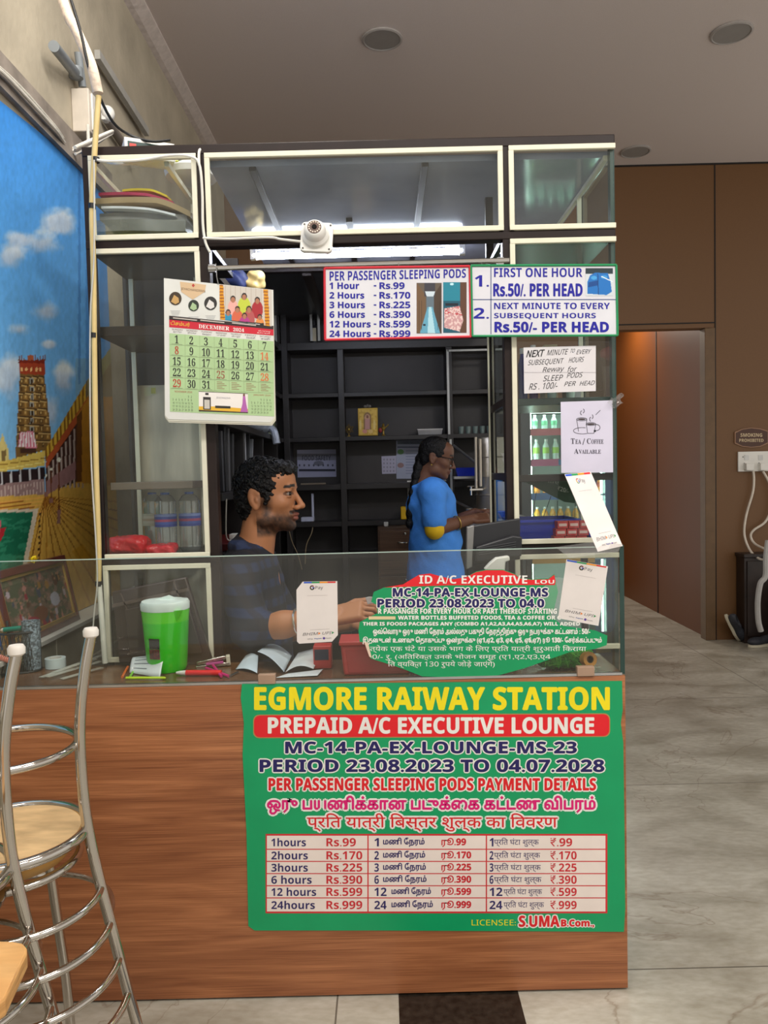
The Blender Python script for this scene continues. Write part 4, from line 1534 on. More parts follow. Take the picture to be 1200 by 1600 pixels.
# ------------------------------------------------------------------ calendar hanging from the rail
pl = Plane(pY(342, 550, YK - 0.06), Vector((0.10, -1, 0.03)))
cal = thing('wall_calendar', 'large green and white monthly calendar hanging by a string from the kiosk rail', 'calendar', pl.at(345, 663))
TL, TR, BR, BL = (256, 434.5), (427, 453), (428.5, 660), (258, 655)
cuv = lambda u, v: tuple((np.array(TL) * (1 - u) + np.array(TR) * u) * (1 - v) + (np.array(BL) * (1 - u) + np.array(BR) * u) * v)
for k, (dx, dy, c) in enumerate(((2.5, 5, (206, 202, 186)), (1.2, 2.5, (222, 220, 204)))):
    q = Print(0.5)
    sheet_body(q, pl, [TL, TR, (BR[0] + dx, BR[1] + dy - 8), (BR[0] + dx - 6, BR[1] + dy), (BL[0] + dx * 0.4 + 5, BL[1] + dy), (BL[0] + dx * 0.4 - 1, BL[1] + dy - 7)], 0.0012, c, -0.0018 * (2 - k))
    q.done('back_sheet', parent=cal)
p = Print(0.4)
sheet_body(p, pl, [TL, TR, (BR[0], BR[1] - 8), (BR[0] - 6, BR[1]), (BL[0] + 5, BL[1]), (BL[0], BL[1] - 6)], 0.001, (214, 214, 208))
o = 0.0005
P = lambda x, y: (x, y)


def cq(u0, v0, u1, v1):
    return (cuv(u0, v0), cuv(u1, v0), cuv(u1, v1), cuv(u0, v1))


def cpoly(pts, off, c):
    p.poly(pl, [cuv(*a) for a in pts], off, p.ink(c))


# direct mapping photo pixel -> ink for the top half
p.poly(pl, [(281, 440), (322, 445), (320, 456), (301, 468), (283, 456)], o, p.ink((208, 178, 140)))
p.poly(pl, [(302, 443), (304.5, 446), (302, 449), (299.5, 446)], o + 0.0003, p.ink((180, 60, 50)))
p.text(pl, 'JEYACHANDRAN', ((282.5, 449), (320.5, 453.2), (320.5, 458), (282.5, 453.6)), o + 0.0003, p.ink((96, 72, 48)), 0.0)
for x, y, r, c1, c2 in ((274, 466.5, 9.8, (60, 44, 26), (190, 150, 90)), (302.5, 477.5, 8.4, (36, 44, 34), (160, 186, 140)), (329, 474, 10, (40, 36, 34), (214, 210, 206))):
    p.disc(pl, x, y, r, r * 1.08, o, p.ink(c1))
    p.poly(pl, [(x - r * 0.7, y + r * 0.5), (x - r * 0.2, y - r * 0.6), (x + r * 0.5, y - r * 0.1), (x + r * 0.6, y + r * 0.6), (x, y + r * 0.9)], o + 0.0003, p.ink(c2))
    for k in range(4):
        p.rect(pl, x - 8 + k, y + r + 9 + k * 2.2, x + 8 - k, y + r + 9.7 + k * 2.2, o, p.ink((170, 170, 170)))
TB = lambda v, u: cuv(u, v)
cpoly([(0.045, 0.263), (1.0, 0.272), (1.0, 0.300), (0.045, 0.292)], o, (40, 26, 26))
for u in (0.08, 0.33, 0.62):
    cpoly([(u, 0.272), (u + 0.22, 0.275), (u + 0.22, 0.283), (u, 0.280)], o + 0.0003, (190, 180, 170))
cpoly([(0.045, 0.290), (1.0, 0.298), (1.0, 0.345), (0.045, 0.345)], o, (198, 24, 48))
p.text(pl, tamil('டிசம்பர்'), cq(0.06, 0.298, 0.235, 0.334), o + 0.0004, p.ink((236, 206, 60)), 0.01)
p.text(pl, 'DECEMBER', cq(0.315, 0.306, 0.595, 0.335), o + 0.0004, p.ink(WHITE), 'serif')
p.text(pl, '2024', cq(0.63, 0.310, 0.73, 0.336), o + 0.0004, p.ink(WHITE), 'serif')
p.text(pl, tamil('விடுமுறை'), cq(0.86, 0.312, 0.97, 0.324), o + 0.0004, p.ink(WHITE), 0.0)
p.text(pl, tamil('நாட்கள்'), cq(0.85, 0.327, 0.97, 0.338), o + 0.0004, p.ink(WHITE), 0.0)
ta = [tamil(s) for s in ('ஞாயிறு', 'திங்கள்', 'செவ்வாய்', 'புதன்', 'வியாழன்', 'வெள்ளி', 'சனி')]
cu_ = lambda k: 0.07 + 0.134 * k
for k, d in enumerate(('SUNDAY', 'MONDAY', 'TUESDAY', 'WEDNESDAY', 'THURSDAY', 'FRIDAY', 'SATURDAY')):
    p.text(pl, d, cq(cu_(k), 0.352, cu_(k) + 0.1, 0.364), o, p.ink((120, 90, 90)), -0.005)
    p.text(pl, ta[k], cq(cu_(k) + 0.01, 0.368, cu_(k) + 0.09, 0.381), o, p.ink((70, 66, 66)), -0.005)
gtop, gbot = 0.388, 0.78
cpoly([(0.045, gtop), (1.0, gtop), (1.0, 0.955), (0.045, 0.945)], o, (170, 198, 146))
rh = (gbot - gtop) / 5
for r in range(1, 6):
    cpoly([(0.05, gtop + rh * r - 0.001), (0.99, gtop + rh * r - 0.001), (0.99, gtop + rh * r + 0.0015), (0.05, gtop + rh * r + 0.0015)], o + 0.0003, (140, 160, 116))
for c in range(1, 7):
    u = 0.055 + 0.134 * c
    cpoly([(u - 0.002, gtop), (u + 0.0015, gtop), (u + 0.0015, gbot), (u - 0.002, gbot)], o + 0.0003, (150, 172, 126))
for n in range(1, 32):
    r, c = divmod(n - 1, 7)
    u0, v0 = 0.075 + 0.134 * c, gtop + rh * r + 0.010
    col = (176, 52, 40) if n in (8, 29) else (216, 110, 60) if n in (14, 28) else (150, 90, 70) if n == 25 else (34, 34, 30)
    wd = 0.034 if n < 10 else 0.072
    x = u0 + (0.02 if n < 10 else 0)
    p.text(pl, str(n), cq(x, v0, x + wd, v0 + 0.058), o + 0.0005, p.ink(col), 'serif')
    cpoly([(u0 - 0.01, v0 + 0.063), (u0 + 0.09, v0 + 0.063), (u0 + 0.09, v0 + 0.065), (u0 - 0.01, v0 + 0.065)], o + 0.0004, (120, 130, 100))
for c in range(3, 7):
    for k in range(5):
        u0 = 0.075 + 0.134 * c
        cpoly([(u0, gbot - 0.066 + k * 0.012), (u0 + 0.05 + 0.02 * (k % 3), gbot - 0.066 + k * 0.012), (u0 + 0.05 + 0.02 * (k % 3), gbot - 0.062 + k * 0.012), (u0, gbot - 0.062 + k * 0.012)], o + 0.0004, (150, 120, 90))
for u0, ttl, first, nd in ((0.07, 'NOVEMBER 2024', 5, 30), (0.79, 'JANUARY 2025', 3, 31)):
    p.text(pl, ttl, cq(u0 + 0.02, 0.793, u0 + 0.18, 0.806), o + 0.0004, p.ink((170, 70, 60)), 0.0)
    for n in range(1, nd + 1):
        r, c = divmod(n - 1 + first, 7)
        p.text(pl, str(n), cq(u0 + c * 0.028, 0.826 + r * 0.024, u0 + c * 0.028 + (0.009 if n < 10 else 0.017), 0.841 + r * 0.024), o + 0.0004, p.ink((70, 76, 60)), 0.0, 0.0, 1)
cpoly([(0.31, 0.79), (0.76, 0.79), (0.76, 0.935), (0.31, 0.935)], o + 0.0005, (232, 226, 220))
cpoly([(0.31, 0.79), (0.76, 0.79), (0.76, 0.794), (0.31, 0.794)], o + 0.0008, (50, 40, 36))
cpoly([(0.31, 0.90), (0.5, 0.895), (0.76, 0.905), (0.76, 0.93), (0.31, 0.925)], o + 0.0008, (226, 176, 50))
cpoly([(0.31, 0.925), (0.76, 0.93), (0.76, 0.936), (0.31, 0.935)], o + 0.001, (60, 40, 36))
cpoly([(0.35, 0.83), (0.42, 0.83), (0.42, 0.922), (0.35, 0.922)], o + 0.001, (50, 44, 44))
cpoly([(0.36, 0.85), (0.41, 0.85), (0.41, 0.915), (0.36, 0.915)], o + 0.0012, (196, 190, 180))
cpoly([(0.37, 0.8), (0.4, 0.8), (0.4, 0.815), (0.37, 0.815)], o + 0.001, (40, 34, 40))
p.text(pl, 'JEYACHANDRAN', cq(0.47, 0.825, 0.6, 0.84), o + 0.001, p.ink((150, 150, 160)), 0.0)
cpoly([(0.46, 0.89), (0.6, 0.89), (0.6, 0.908), (0.46, 0.908)], o + 0.001, (44, 40, 30))
cpoly([(0.715, 0.81), (0.735, 0.81), (0.745, 0.87), (0.76, 0.93), (0.69, 0.93), (0.71, 0.87)], o + 0.001, (176, 96, 170))
p.disc(pl, *cuv(0.725, 0.803), 1.6, 2, o + 0.0012, p.ink((120, 80, 60)))
p.done('month_sheet', parent=cal)


def ph_family(q):
    X, Y = q.X, q.Y
    q.c[:] = (200, 192, 182)
    for x in range(352, 424, 8):
        q.line(x, 446, x, 500, 0.7, (176, 160, 146))
    for x, y, r, hc, sc in ((364, 468, 5.4, (226, 168, 158), 8), (381.5, 464, 5.6, (190, 200, 66), 10), (402, 470, 5.4, (164, 40, 48), 9), (356.5, 489, 5, (40, 140, 176), 8), (371, 484, 5.2, (206, 100, 70), 9), (389, 484, 5.6, (176, 84, 84), 9), (382, 494, 5, (176, 60, 130), 9), (406, 496, 4.6, (222, 140, 70), 7)):
        q.ell(x, y + r * 2.6, sc, r * 2.6, hc)
        q.ell(x, y - 0.8, r * 0.78, r, (40, 28, 24))
        q.ell(x, y + 0.6, r * 0.6, r * 0.8, (172, 116, 88))
    for x in (345.5, 415):
        q.put((np.abs(X - x - 0.05 * (Y - 450)) < 3.6), (214, 146, 30))
        q.put((np.abs(X - x - 0.05 * (Y - 450)) < 3.6) & ((Y % 5) < 2), (150, 84, 20))
    q.poly([(352, 500), (412, 505), (412, 512), (352, 507)], (40, 40, 40))
    q.poly([(356, 502.5), (406, 506.5), (406, 509), (356, 505)], (220, 220, 216))


x0, y0, x1, y1 = 343, 445, 424.5, 510
gx, gy = np.meshgrid(np.linspace(0, 1, 110), np.linspace(0, 1, 90))
qx = 343 + gx * 81.5
qy = (444.5 + gx * 8.6) + gy * ((499 + gx * 11) - (444.5 + gx * 8.6))
q = Painter(qx.ravel(), qy.ravel() - 0.0, (0, 0, 0))
ph_family(q)
V = [pl.at(a, b, 0.0008) for a, b in zip(qx.ravel(), qy.ravel())]
F = [(j * 110 + i, j * 110 + i + 1, (j + 1) * 110 + i + 1, (j + 1) * 110 + i) for j in range(89) for i in range(109)]
paint_mesh('photo', V, F, q.lin(), printm, cal, sharp=0)
MB().tube([pl.at(341, 444, 0.002), pY(338.5, 432, YK - 0.05), pY(338, 419, YK - 0.042), pY(337, 412, YK - 0.026)], 0.0016, n=6).build('string', wire, cal)

# ================================================================== CEILING AND WALL FITTINGS
white_p = M('white_plastic', (226, 224, 218), 0.4, var=0.04)
disc_m = M('grey_disc', (150, 146, 142), 0.6, var=0.03)
for xp, yp, lab in ((597, 60, 'round grey unlit ceiling fitting above the middle of the kiosk'), (1143, 50, 'round grey unlit ceiling fitting high over the brown wall, nearest the viewer'), (993, 236, 'round grey unlit ceiling fitting close to the top of the brown far wall')):
    c = pZ(xp, yp, CEIL)
    t = thing('ceiling_light', lab, 'ceiling light', c, 'round ceiling fittings')
    MB().lathe([(0.118, -0.001), (0.118, -0.01), (0.108, -0.014), (0.104, -0.012), (0.104, -0.001)], c, n=40).build('rim', M('grey_rim', (166, 160, 156), 0.5), t)
    MB().lathe([(0.103, -0.002), (0.103, -0.009), (0.0, -0.009)], c, n=40).build('diffuser', disc_m, t)

# cables and pipes at the kiosk's left corner
cream_pipe = M('cream_pipe', (212, 188, 128), 0.5, var=0.08)
PX, PYY = -0.937, YK - 0.045
t = thing('corner_pipe', 'tall cream pipe with black tape bands at the kiosk corner beside the mural', 'pipe', (PX, PYY, 0))
zs_ = [zat(y, PYY, 150) for y in (912, 850, 720, 560, 420, 330, 250, 150)]
xs_ = [pY(x, y, PYY).x for x, y in ((154, 912), (154, 850), (150, 720), (147.5, 560), (146, 420), (143.5, 330), (147, 250), (154, 150))]
MB().tube(smooth_path([(x, PYY, z) for x, z in zip(xs_, zs_)]), 0.0085, n=12).build('pipe', cream_pipe, t)
MB().tube([(pY(155, 914, PYY).x, PYY, zat(914, PYY, 150)), (pY(164, 1027, PYY).x, PYY, 0.93)], 0.0085, n=12).build('lower_pipe', M('white_pipe', (222, 222, 210), 0.4), t)
for x, y in ((154, 912), (146, 524), (144, 322), (150, 250)):
    MB().tube([(pY(x, y + 4, PYY).x, PYY, zat(y + 4, PYY, 150)), (pY(x, y - 4, PYY).x, PYY, zat(y - 4, PYY, 150))], 0.0105, n=12).build('tape_band', M('black_tape', (24, 24, 26), 0.4), t)
MB().tube(smooth_path([pY(153, 146, PYY), pY(142, 100, PYY), pY(118, 45, PYY + 0.05), pY(98, 0, PYY + 0.1), (-1.12, 2.6, 3.5), (-1.2, 2.65, 4.02)]), 0.016, n=12).build('insulated_hose', M('stained_hose', (214, 196, 176), 0.7, var=0.2, scale=30, bump=0.3), t)
tag = lambda o, l, c, g=None: o
MB().tube(smooth_path([pY(108, -10, 2.36), pY(126, 50, 2.36), pY(136, 95, 2.36), pY(150, 138, 2.38), pY(176, 190, 2.45), pY(205, 212, 2.5), pY(238, 221, 2.5), pY(266, 219, 2.50)]), 0.0045, n=8).build(
    'black_cable', M('black_rubber', (18, 18, 20), 0.5), label='black cable looping from above down to the white box on the kiosk', cat='cable')
wc = M('white_cable_sheath', (222, 218, 208), 0.5)
t = thing('white_cable', 'white cable along the kiosk top and down the post to the dome camera', 'cable', pY(230, 245, YK - 0.03))
MB().tube(smooth_path([pY(152, 250, YK - 0.05), pY(170, 252, YK - 0.05), pY(220, 250, YK - 0.03), pY(265, 243, YK - 0.03), pY(295, 244, YK - 0.03), pY(311, 256, YK - 0.03), pY(316, 300, YK - 0.028), pY(317, 350, YK - 0.028), pY(321, 378, YK - 0.028), pY(328, 394, YK - 0.028)]), 0.0042, n=8).build('cable', wc, t)
MB().tube(smooth_path([pY(317, 372, YK - 0.03), pY(360, 373, YK - 0.03), pY(420, 371, YK - 0.03), pY(440, 374, YK - 0.03), pY(474, 378, YK - 0.035)]), 0.0038, n=8).build('branch', wc, t)
MB().tube(smooth_path([pY(311, 258, YK - 0.03), pY(311, 238, YK - 0.02), pY(315, 233, YK + 0.0), (pY(316, 233, YK).x, YK + 0.06, 2.527)]), 0.0042, n=8).build('branch', wc, t)
t = thing('white_cable', 'bundle of thin cables clipped along the ledge above the mural', 'cable', (XL + 0.05, 3, 2.95))
for k, (dy, r, m) in enumerate(((0, 0.006, wc), (6, 0.005, M('grey_cable_sheath', (120, 112, 104), 0.5)), (-5, 0.004, wc))):
    MB().tube(smooth_path([pX(-40, 82 + dy, XL + 0.034), pX(0, 110 + dy, XL + 0.034), pX(40, 150 + dy * 1.3, XL + 0.034), pX(85, 200 + dy, XL + 0.034), pX(118, 236 + dy * 0.7, XL + 0.034), (-1.0, 3.0, 2.83 - 0.004 * k), (-0.955, 2.5, 2.56 - 0.01 * k)]), r, n=8).build('cable', m, t)
t = thing('white_cable', 'thick white plug cable drooping from the switch box to the kiosk top', 'cable', (-1.0, 2.9, 2.8))
MB().tube(smooth_path([(-1.195, 3.28, zat(196, 3.28, 150)), (-1.13, 3.1, zat(222, 3.1, 158)), (-1.02, 2.8, zat(236, 2.8, 175)), (-0.86, 2.56, 2.535), (-0.76, 2.56, 2.532), (-0.69, 2.58, 2.54)]), 0.0065, n=10).build('cable', wc, t)
tw = MB().tube(smooth_path([pY(147, 250, PYY - 0.014), pY(147, 400, PYY - 0.014), pY(141, 500, PYY - 0.014), pY(142, 700, PYY - 0.014), pY(150, 850, PYY - 0.014), pY(152, 910, PYY - 0.014), pY(147, 960, PYY - 0.014), pY(142, 1035, PYY - 0.014)]), 0.0024, n=6)
tw.build('thin_cable', M('grey_white_cable', (190, 188, 180), 0.5), label='thin grey cable running down along the cream corner pipe', cat='cable')
# switch box with plug
ya, yb_ = pX(112, 180, XL + 0.0).y, 3.42
t = thing('switch_box', 'pale wall switch box with a white plug below the grey conduit', 'switch box', (XL + 0.03, ya, zat(222, ya, 130)))
MB().ext(XL, XL + 0.075, ya, yb_, zat(205, ya, 130), zat(137, ya, 130)).build('box', M('aged_white_plastic', (206, 196, 182), 0.5), t, bevel=0.004)
MB().ext(XL + 0.075, XL + 0.083, ya + 0.02, yb_ - 0.02, zat(200, ya, 130), zat(142, ya, 130)).build('face_plate', white_p, t, bevel=0.002)
MB().ball((XL + 0.105, ya + 0.14, zat(178, ya + 0.14, 150)), (0.03, 0.03, 0.034)).ext(XL + 0.083, XL + 0.1, ya + 0.12, ya + 0.16, zat(190, ya + 0.14, 150), zat(166, ya + 0.14, 150)).build('plug', white_p, t)
MB().ball((XL + 0.02, ya - 0.004, zat(226, ya, 136)), 0.006).build('indicator', M('red_lamp', (255, 60, 40), 0.4, emit=3, var=0), t)
gc = M('grey_conduit', (128, 134, 138), 0.45, var=0.08)
t = thing('grey_conduit', 'short grey conduit stub and elbow on the plaster wall above the switch box', 'conduit', pX(118, 118, XL))
MB().tube([pX(84, 72, XL + 0.06), pX(119, 116, XL + 0.03)], 0.021, n=16).build('stub', gc, t)
MB().tube([pX(122, 82, XL + 0.035), pX(129, 136, XL + 0.035)], 0.016, n=14).build('riser', gc, t)
MB().lathe([(0.028, -0.02), (0.028, 0.02), (0.0, 0.02)], pX(119, 114, XL + 0.03), n=16).build('junction', gc, t)
a, b = pX(148, 92, XL + 0.02), pX(226, 213, XL + 0.02)
MB().prism([a, a + Vector((0.025, 0, 0)), a + Vector((0.025, 0, 0.04)), a + Vector((0, 0, 0.04))], b - a).build('cable_trunking', M('grey_trunking', (166, 164, 158), 0.5), label='long grey cable trunking along the upper plaster wall', cat='trunking')
MB().tube([pX(166, 186, XL + 0.03), pX(206, 246, XL + 0.03)], 0.02, n=12).build('wall_pipe', M('dull_grey_pipe', (120, 112, 104), 0.6), label='dull grey pipe low on the plaster wall behind the kiosk top', cat='pipe')

# things on top of the kiosk
t = thing('network_box', 'small white box with dark green label on the kiosk top', 'box', (-0.72, 2.55, 2.522))
R = rotm(0, 0, math.radians(24))
c = Vector((-0.735, 2.545, 2.522 + 0.031))
MB().box(c, (0.155, 0.075, 0.058), 0, R).build('case', white_p, t, bevel=0.002)
lab = MB().box(c + R @ Vector((-0.005, -0.0382, 0.004)), (0.125, 0.001, 0.026), 0, R)
lab.box(c + R @ Vector((0.04, -0.039, 0.008)), (0.016, 0.0012, 0.014), 1, R).box(c + R @ Vector((-0.052, -0.039, 0.003)), (0.02, 0.0012, 0.014), 2, R)
lab.build('label_strip', [M('dark_green_label', (22, 58, 52), 0.4), M('pale_blue_print', (180, 190, 220), 0.4), M('red_print', (220, 60, 50), 0.4)], t)
MB().tube([c + R @ Vector((0.078, -0.01, 0)), c + R @ Vector((0.09, -0.01, 0))], 0.005).build('socket', M('dark_socket', (40, 40, 40), 0.5), t)
t = thing('white_drum', 'low white round case with green and yellow sticker on the kiosk top', 'case', (-0.64, 2.66, 2.522))
MB().lathe([(0.0, 0.001), (0.085, 0.001), (0.09, 0.02), (0.07, 0.05), (0.03, 0.062), (0, 0.063)], (-0.63, 2.68, 2.522), n=32).build('case', white_p, t)
lab = MB().box((-0.645, 2.607, 2.556), (0.034, 0.002, 0.026), 0, rotm(-0.9)).lathe([(0.010, 0), (0.010, 0.003), (0, 0.003)], (-0.645, 2.606, 2.557), 1, 16, rotm(0.67))
lab.build('sticker', [M('yellow_sticker', (196, 196, 60), 0.5), M('green_dot', (16, 96, 70), 0.5)], t)
# dome camera
cc = pY(495, 371, YK - 0.03)
t = thing('dome_camera', 'white security dome camera on a square plate at the middle beam', 'camera', cc)
R = rotm(math.radians(-14), math.radians(4), math.radians(0))
sq = []
for cx, cz, a0 in ((0.036, 0.036, 0), (-0.036, 0.036, 90), (-0.036, -0.036, 180), (0.036, -0.036, 270)):
    for k in range(5):
        a = math.radians(a0 + 22.5 * k)
        sq.append((cx + 0.013 * math.cos(a), cz + 0.013 * math.sin(a)))
MB().prism([cc + R @ Vector((x, 0.012, z)) for x, z in sq], R @ Vector((0, -0.016, 0))).build('base_plate', white_p, t, bevel=0.002)
RR = R @ rotm(math.radians(90))
MB().lathe([(0.042, 0.0), (0.042, 0.012), (0.034, 0.02), (0.033, 0.032), (0.026, 0.044), (0.022, 0.046), (0.0, 0.046)], cc + R @ Vector((-0.004, -0.004, 0.004)), n=32, R=RR).build('dome', white_p, t)
lens = MB().lathe([(0.021, 0.0), (0.021, 0.0015), (0.0, 0.0015)], cc + R @ Vector((-0.004, -0.0505, 0.004)), 0, 28, RR)
for k in range(14):
    a = 2 * math.pi * k / 14
    lens.lathe([(0.0024, 0), (0.0024, 0.001), (0, 0.001)], cc + R @ Vector((-0.004 + 0.0165 * math.cos(a), -0.052, 0.004 + 0.0165 * math.sin(a))), 1, 8, RR)
lens.lathe([(0.008, 0), (0.007, 0.003), (0, 0.003)], cc + R @ Vector((-0.004, -0.052, 0.004)), 2, 16, RR)
lens.build('lens', [M('brown_lens_ring', (84, 56, 44), 0.3), M('infrared_diode', (206, 196, 180), 0.2), M('black_lens', (12, 12, 14), 0.1)], t)
for x, z in ((0.04, 0.04), (-0.04, 0.04), (-0.04, -0.04), (0.04, -0.04)):
    MB().lathe([(0.003, 0), (0.003, 0.001), (0, 0.001)], cc + R @ Vector((x, -0.004, z)), n=10, R=RR).build('screw', M('dark_screw', (50, 44, 40), 0.5), t)

# ================================================================== LEFT CABINET CONTENTS
FX0, FX1 = -0.885, -0.60
zf = 2.2325


def folder(x0, x1, y0, y1, z, th, tilt, droop, mat, label, name='folder', cat='folder', skew=0.0, group='papers and folders in the upper left cabinet'):
    mb = MB()
    n = 14

    def top(u, v, up):
        x = x0 + (x1 - x0) * u
        y = y0 + (y1 - y0) * v + skew * (u - 0.5)
        return Vector((x, y, z + tilt * u - droop * max(0, u - 0.62) ** 1.5 + 0.0025 * math.sin(5 * u + 9 * v) + (th if up else 0)))
    P = [top(i / n, j / 4, True) for j in range(5) for i in range(n + 1)] + [top(i / n, j / 4, False) for j in range(5) for i in range(n + 1)]
    W, H = n + 1, 5
    F = []
    for j in range(4):
        for i in range(n):
            a = j * W + i
            F.append((a, a + 1, a + W + 1, a + W))
            a += W * H
            F.append((a, a + W, a + W + 1, a + 1))
    for i in range(n):
        F.append((i, i + W * H, i + 1 + W * H, i + 1))
        a = 4 * W + i
        F.append((a, a + 1, a + 1 + W * H, a + W * H))
    for j in range(4):
        a = j * W
        F.append((a, a + W, a + W + W * H, a + W * H))
        a = j * W + n
        F.append((a, a + W * H, a + W + W * H, a + W))
    mb.add(P, F)
    return mb.build(name, mat, label=label, cat=cat, group=group, sharp=40)


folder(-0.885, -0.59, 2.46, 2.73, zf + 0.0093, 0.0280, 0.002, 0.0, M('yellow_file', (196, 196, 46), 0.4), 'yellow plastic folder at the bottom of the pile in the upper left cabinet')
folder(-0.888, -0.60, 2.45, 2.72, zf + 0.0460, 0.0350, -0.001, 0.0, glass('clear_sleeve', (206, 206, 200), 0.4, (176, 176, 170)), 'clear plastic sleeve lying on the yellow folder', 'plastic_sleeve', 'sleeve')
folder(-0.875, -0.60, 2.47, 2.72, zf + 0.0880, 0.0210, -0.002, 0.02, M('grey_file', (150, 148, 146), 0.5), 'grey folder in the middle of the pile in the upper left cabinet')
folder(-0.86, -0.63, 2.445, 2.66, zf + 0.1160, 0.0070, -0.012, 0.06, M('white_document', (230, 230, 236), 0.6), 'white paper sheets drooping from the pile in the upper left cabinet', 'paper_sheets', 'paper')
folder(-0.885, -0.585, 2.455, 2.70, zf + 0.1335, 0.0175, 0.0, 0.19, M('brown_envelope', (176, 150, 112), 0.6), 'brown envelope drooping over the right of the folder pile', 'envelope', 'envelope')
folder(-0.872, -0.64, 2.46, 2.69, zf + 0.1615, 0.0088, -0.006, 0.1, M('magenta_file', (190, 30, 84), 0.45), 'magenta folder near the top of the folder pile')
folder(-0.80, -0.66, 2.47, 2.66, zf + 0.1755, 0.0070, 0.0, 0.08, M('bright_yellow_file', (226, 200, 30), 0.45), 'small bright yellow folder on top of the folder pile')

# water bottles
clearp = glass('clear_bottle_plastic', (222, 230, 232), 0.08, (226, 232, 236), gain=5.0, rough=0.08)


def water_bottle(h, r, label_cols):
    t = thing('water_bottle', 'x', 'bottle', (0, 0, 0), 'large water bottles in the left cabinet')
    pr = [(0, 0.002), (r * 0.8, 0.0), (r, 0.012)]
    for k in range(7):
        z = 0.02 + k * 0.010
        pr += [(r, z), (r * 0.955, z + 0.005)]
    pr += [(r, 0.09), (r, 0.128)]
    for k in range(4):
        z = 0.134 + k * 0.011
        pr += [(r * 0.96, z), (r, z + 0.006)]
    pr += [(r * 0.95, h * 0.86), (r * 0.66, h * 0.94), (0.014, h * 0.965), (0.014, h * 0.975), (0, h * 0.975)]
    MB().lathe(pr, n=28).build('body', clearp, t, sharp=60)
    l = MB()
    for j, c in enumerate(label_cols):
        z0, z1 = 0.088 + 0.042 * j / len(label_cols), 0.088 + 0.042 * (j + 1) / len(label_cols)
        l.lathe([(r + 0.0008, z0), (r + 0.0008, z1)], m=j, n=28)
    l.f = [f for f in l.f if len(f) == 4]
    l.m = l.m[:len(l.f)]
    l2 = MB()
    for j, c in enumerate(label_cols):
        z0, z1 = 0.088 + 0.042 * j / len(label_cols), 0.088 + 0.042 * (j + 1) / len(label_cols)
        P = []
        for k in range(29):
            a = 2 * math.pi * k / 28
            P += [(math.cos(a) * (r + 0.0008), math.sin(a) * (r + 0.0008), z0), (math.cos(a) * (r + 0.0008), math.sin(a) * (r + 0.0008), z1)]
        l2.add(P, [(2 * k, 2 * k + 2, 2 * k + 3, 2 * k + 1) for k in range(28)], j)
        if j == 2 and len(label_cols) > 3:
            pass
    l2.build('label', [M('label_%02x%02x%02x' % c, c, 0.4) for c in label_cols], t)
    MB().lathe([(0.015, h * 0.965), (0.015, h * 0.998), (0, h * 0.998)], n=16).build('cap', M('blue_cap', (40, 90, 180), 0.4), t)
    return t


zfl = 1.2525
hb = zat(759, YK, 230) - 0.013 - zfl - 0.012
wb = water_bottle(hb, 0.036, ((40, 60, 150), (60, 84, 170), (170, 60, 100), (50, 72, 160), (120, 140, 200)))
for i, (xp, lab) in enumerate(((262, 'clear water bottle with blue label, middle of three in the left cabinet'), (297, 'clear water bottle with blue label next to the white trim in the left cabinet'), (231, 'clear water bottle with pale label beside the red bags in the left cabinet'))):
    x = xat(xp, 2.6, 820)
    if i == 0:
        wb.location = (x, 2.58, zfl); wb['label'] = lab
    elif i == 1:
        dup(wb, (x, 2.60, zfl), 0.6, lab)
    else:
        w3 = water_bottle(hb, 0.034, ((206, 200, 176), (214, 206, 186), (200, 176, 150), (214, 206, 186), (196, 190, 170)))
        w3.location = (x, 2.66, zfl); w3['label'] = lab
# red plastic bags
redbag = M('red_plastic_film', (206, 28, 40), 0.25, var=0.2, scale=18, bump=0.5, bscale=40)
for xp, rx, rz, lab, yy in ((202, 0.068, 0.033, 'larger crumpled red plastic bag bundle on the left cabinet floor', 2.52), (254, 0.045, 0.018, 'smaller flat red plastic bag bundle in front of the water bottles', 2.50)):
    c = np.array((xat(xp, yy, 850), yy, zfl + rz))
    base = rbox(c, (rx, 0.04, rz * 0.95), rz * 0.8)
    f = lambda P, base=base: base(P) + wob(P, 60, 0.003, xp) + wob(P, 150, 0.0012, 2)
    soft('red_bag', f, c - (rx + 0.02, 0.06, rz + 0.008), c + (rx + 0.02, 0.06, rz + 0.012), 0.003, redbag, label=lab, cat='bag', group='red plastic bags in the left cabinet')
pl = planeY(YR + 0.031)
p = Print(0.5)
sheet_body(p, pl, [(225, 606), (243, 603), (245, 616), (226, 619)], 0.0006, (206, 206, 170), 0.001)
p.rect(pl, 236, 606, 243, 615, 0.0016, p.ink((196, 190, 90)))
p.done('small_sticker', label='small yellowish sticker on the grey back of the left cabinet', cat='sticker')

# ================================================================== ON THE COUNTER
def ct(x, y, z=ZT):
    return pZ(x, y, z)


# green jug
c = ct(262, 1046)
t = thing('water_jug', 'bright green plastic water jug with a white lid on the counter', 'jug', c)
green_l, green_u = M('bright_green_plastic', (44, 216, 8), 0.3, var=0.04), M('clear_green_plastic', (96, 232, 30), 0.25, var=0.03)
S = c.y / 1200.0
hj = (1046 - 946) * S
r0, r1 = 30.5 * S, 37 * S
MB().lathe([(0, 0.001), (r0 * 0.92, 0.001), (r0, 0.012), (r0 + (r1 - r0) * 0.75, hj * 0.79)], c, n=40).lathe([(r0 + (r1 - r0) * 0.75, hj * 0.79), (r1, hj), (r1 * 0.9, hj)], c, 1, 40).build('body', [green_l, green_u], t)
MB().lathe([(r1 * 1.01, hj - 0.006), (r1 * 1.02, hj + 0.012), (r1 * 0.96, hj + 0.02), (r1 * 0.5, hj + 0.024), (0, hj + 0.025)], c, n=40).build('lid', M('milky_white_lid', (220, 236, 232), 0.35), t)
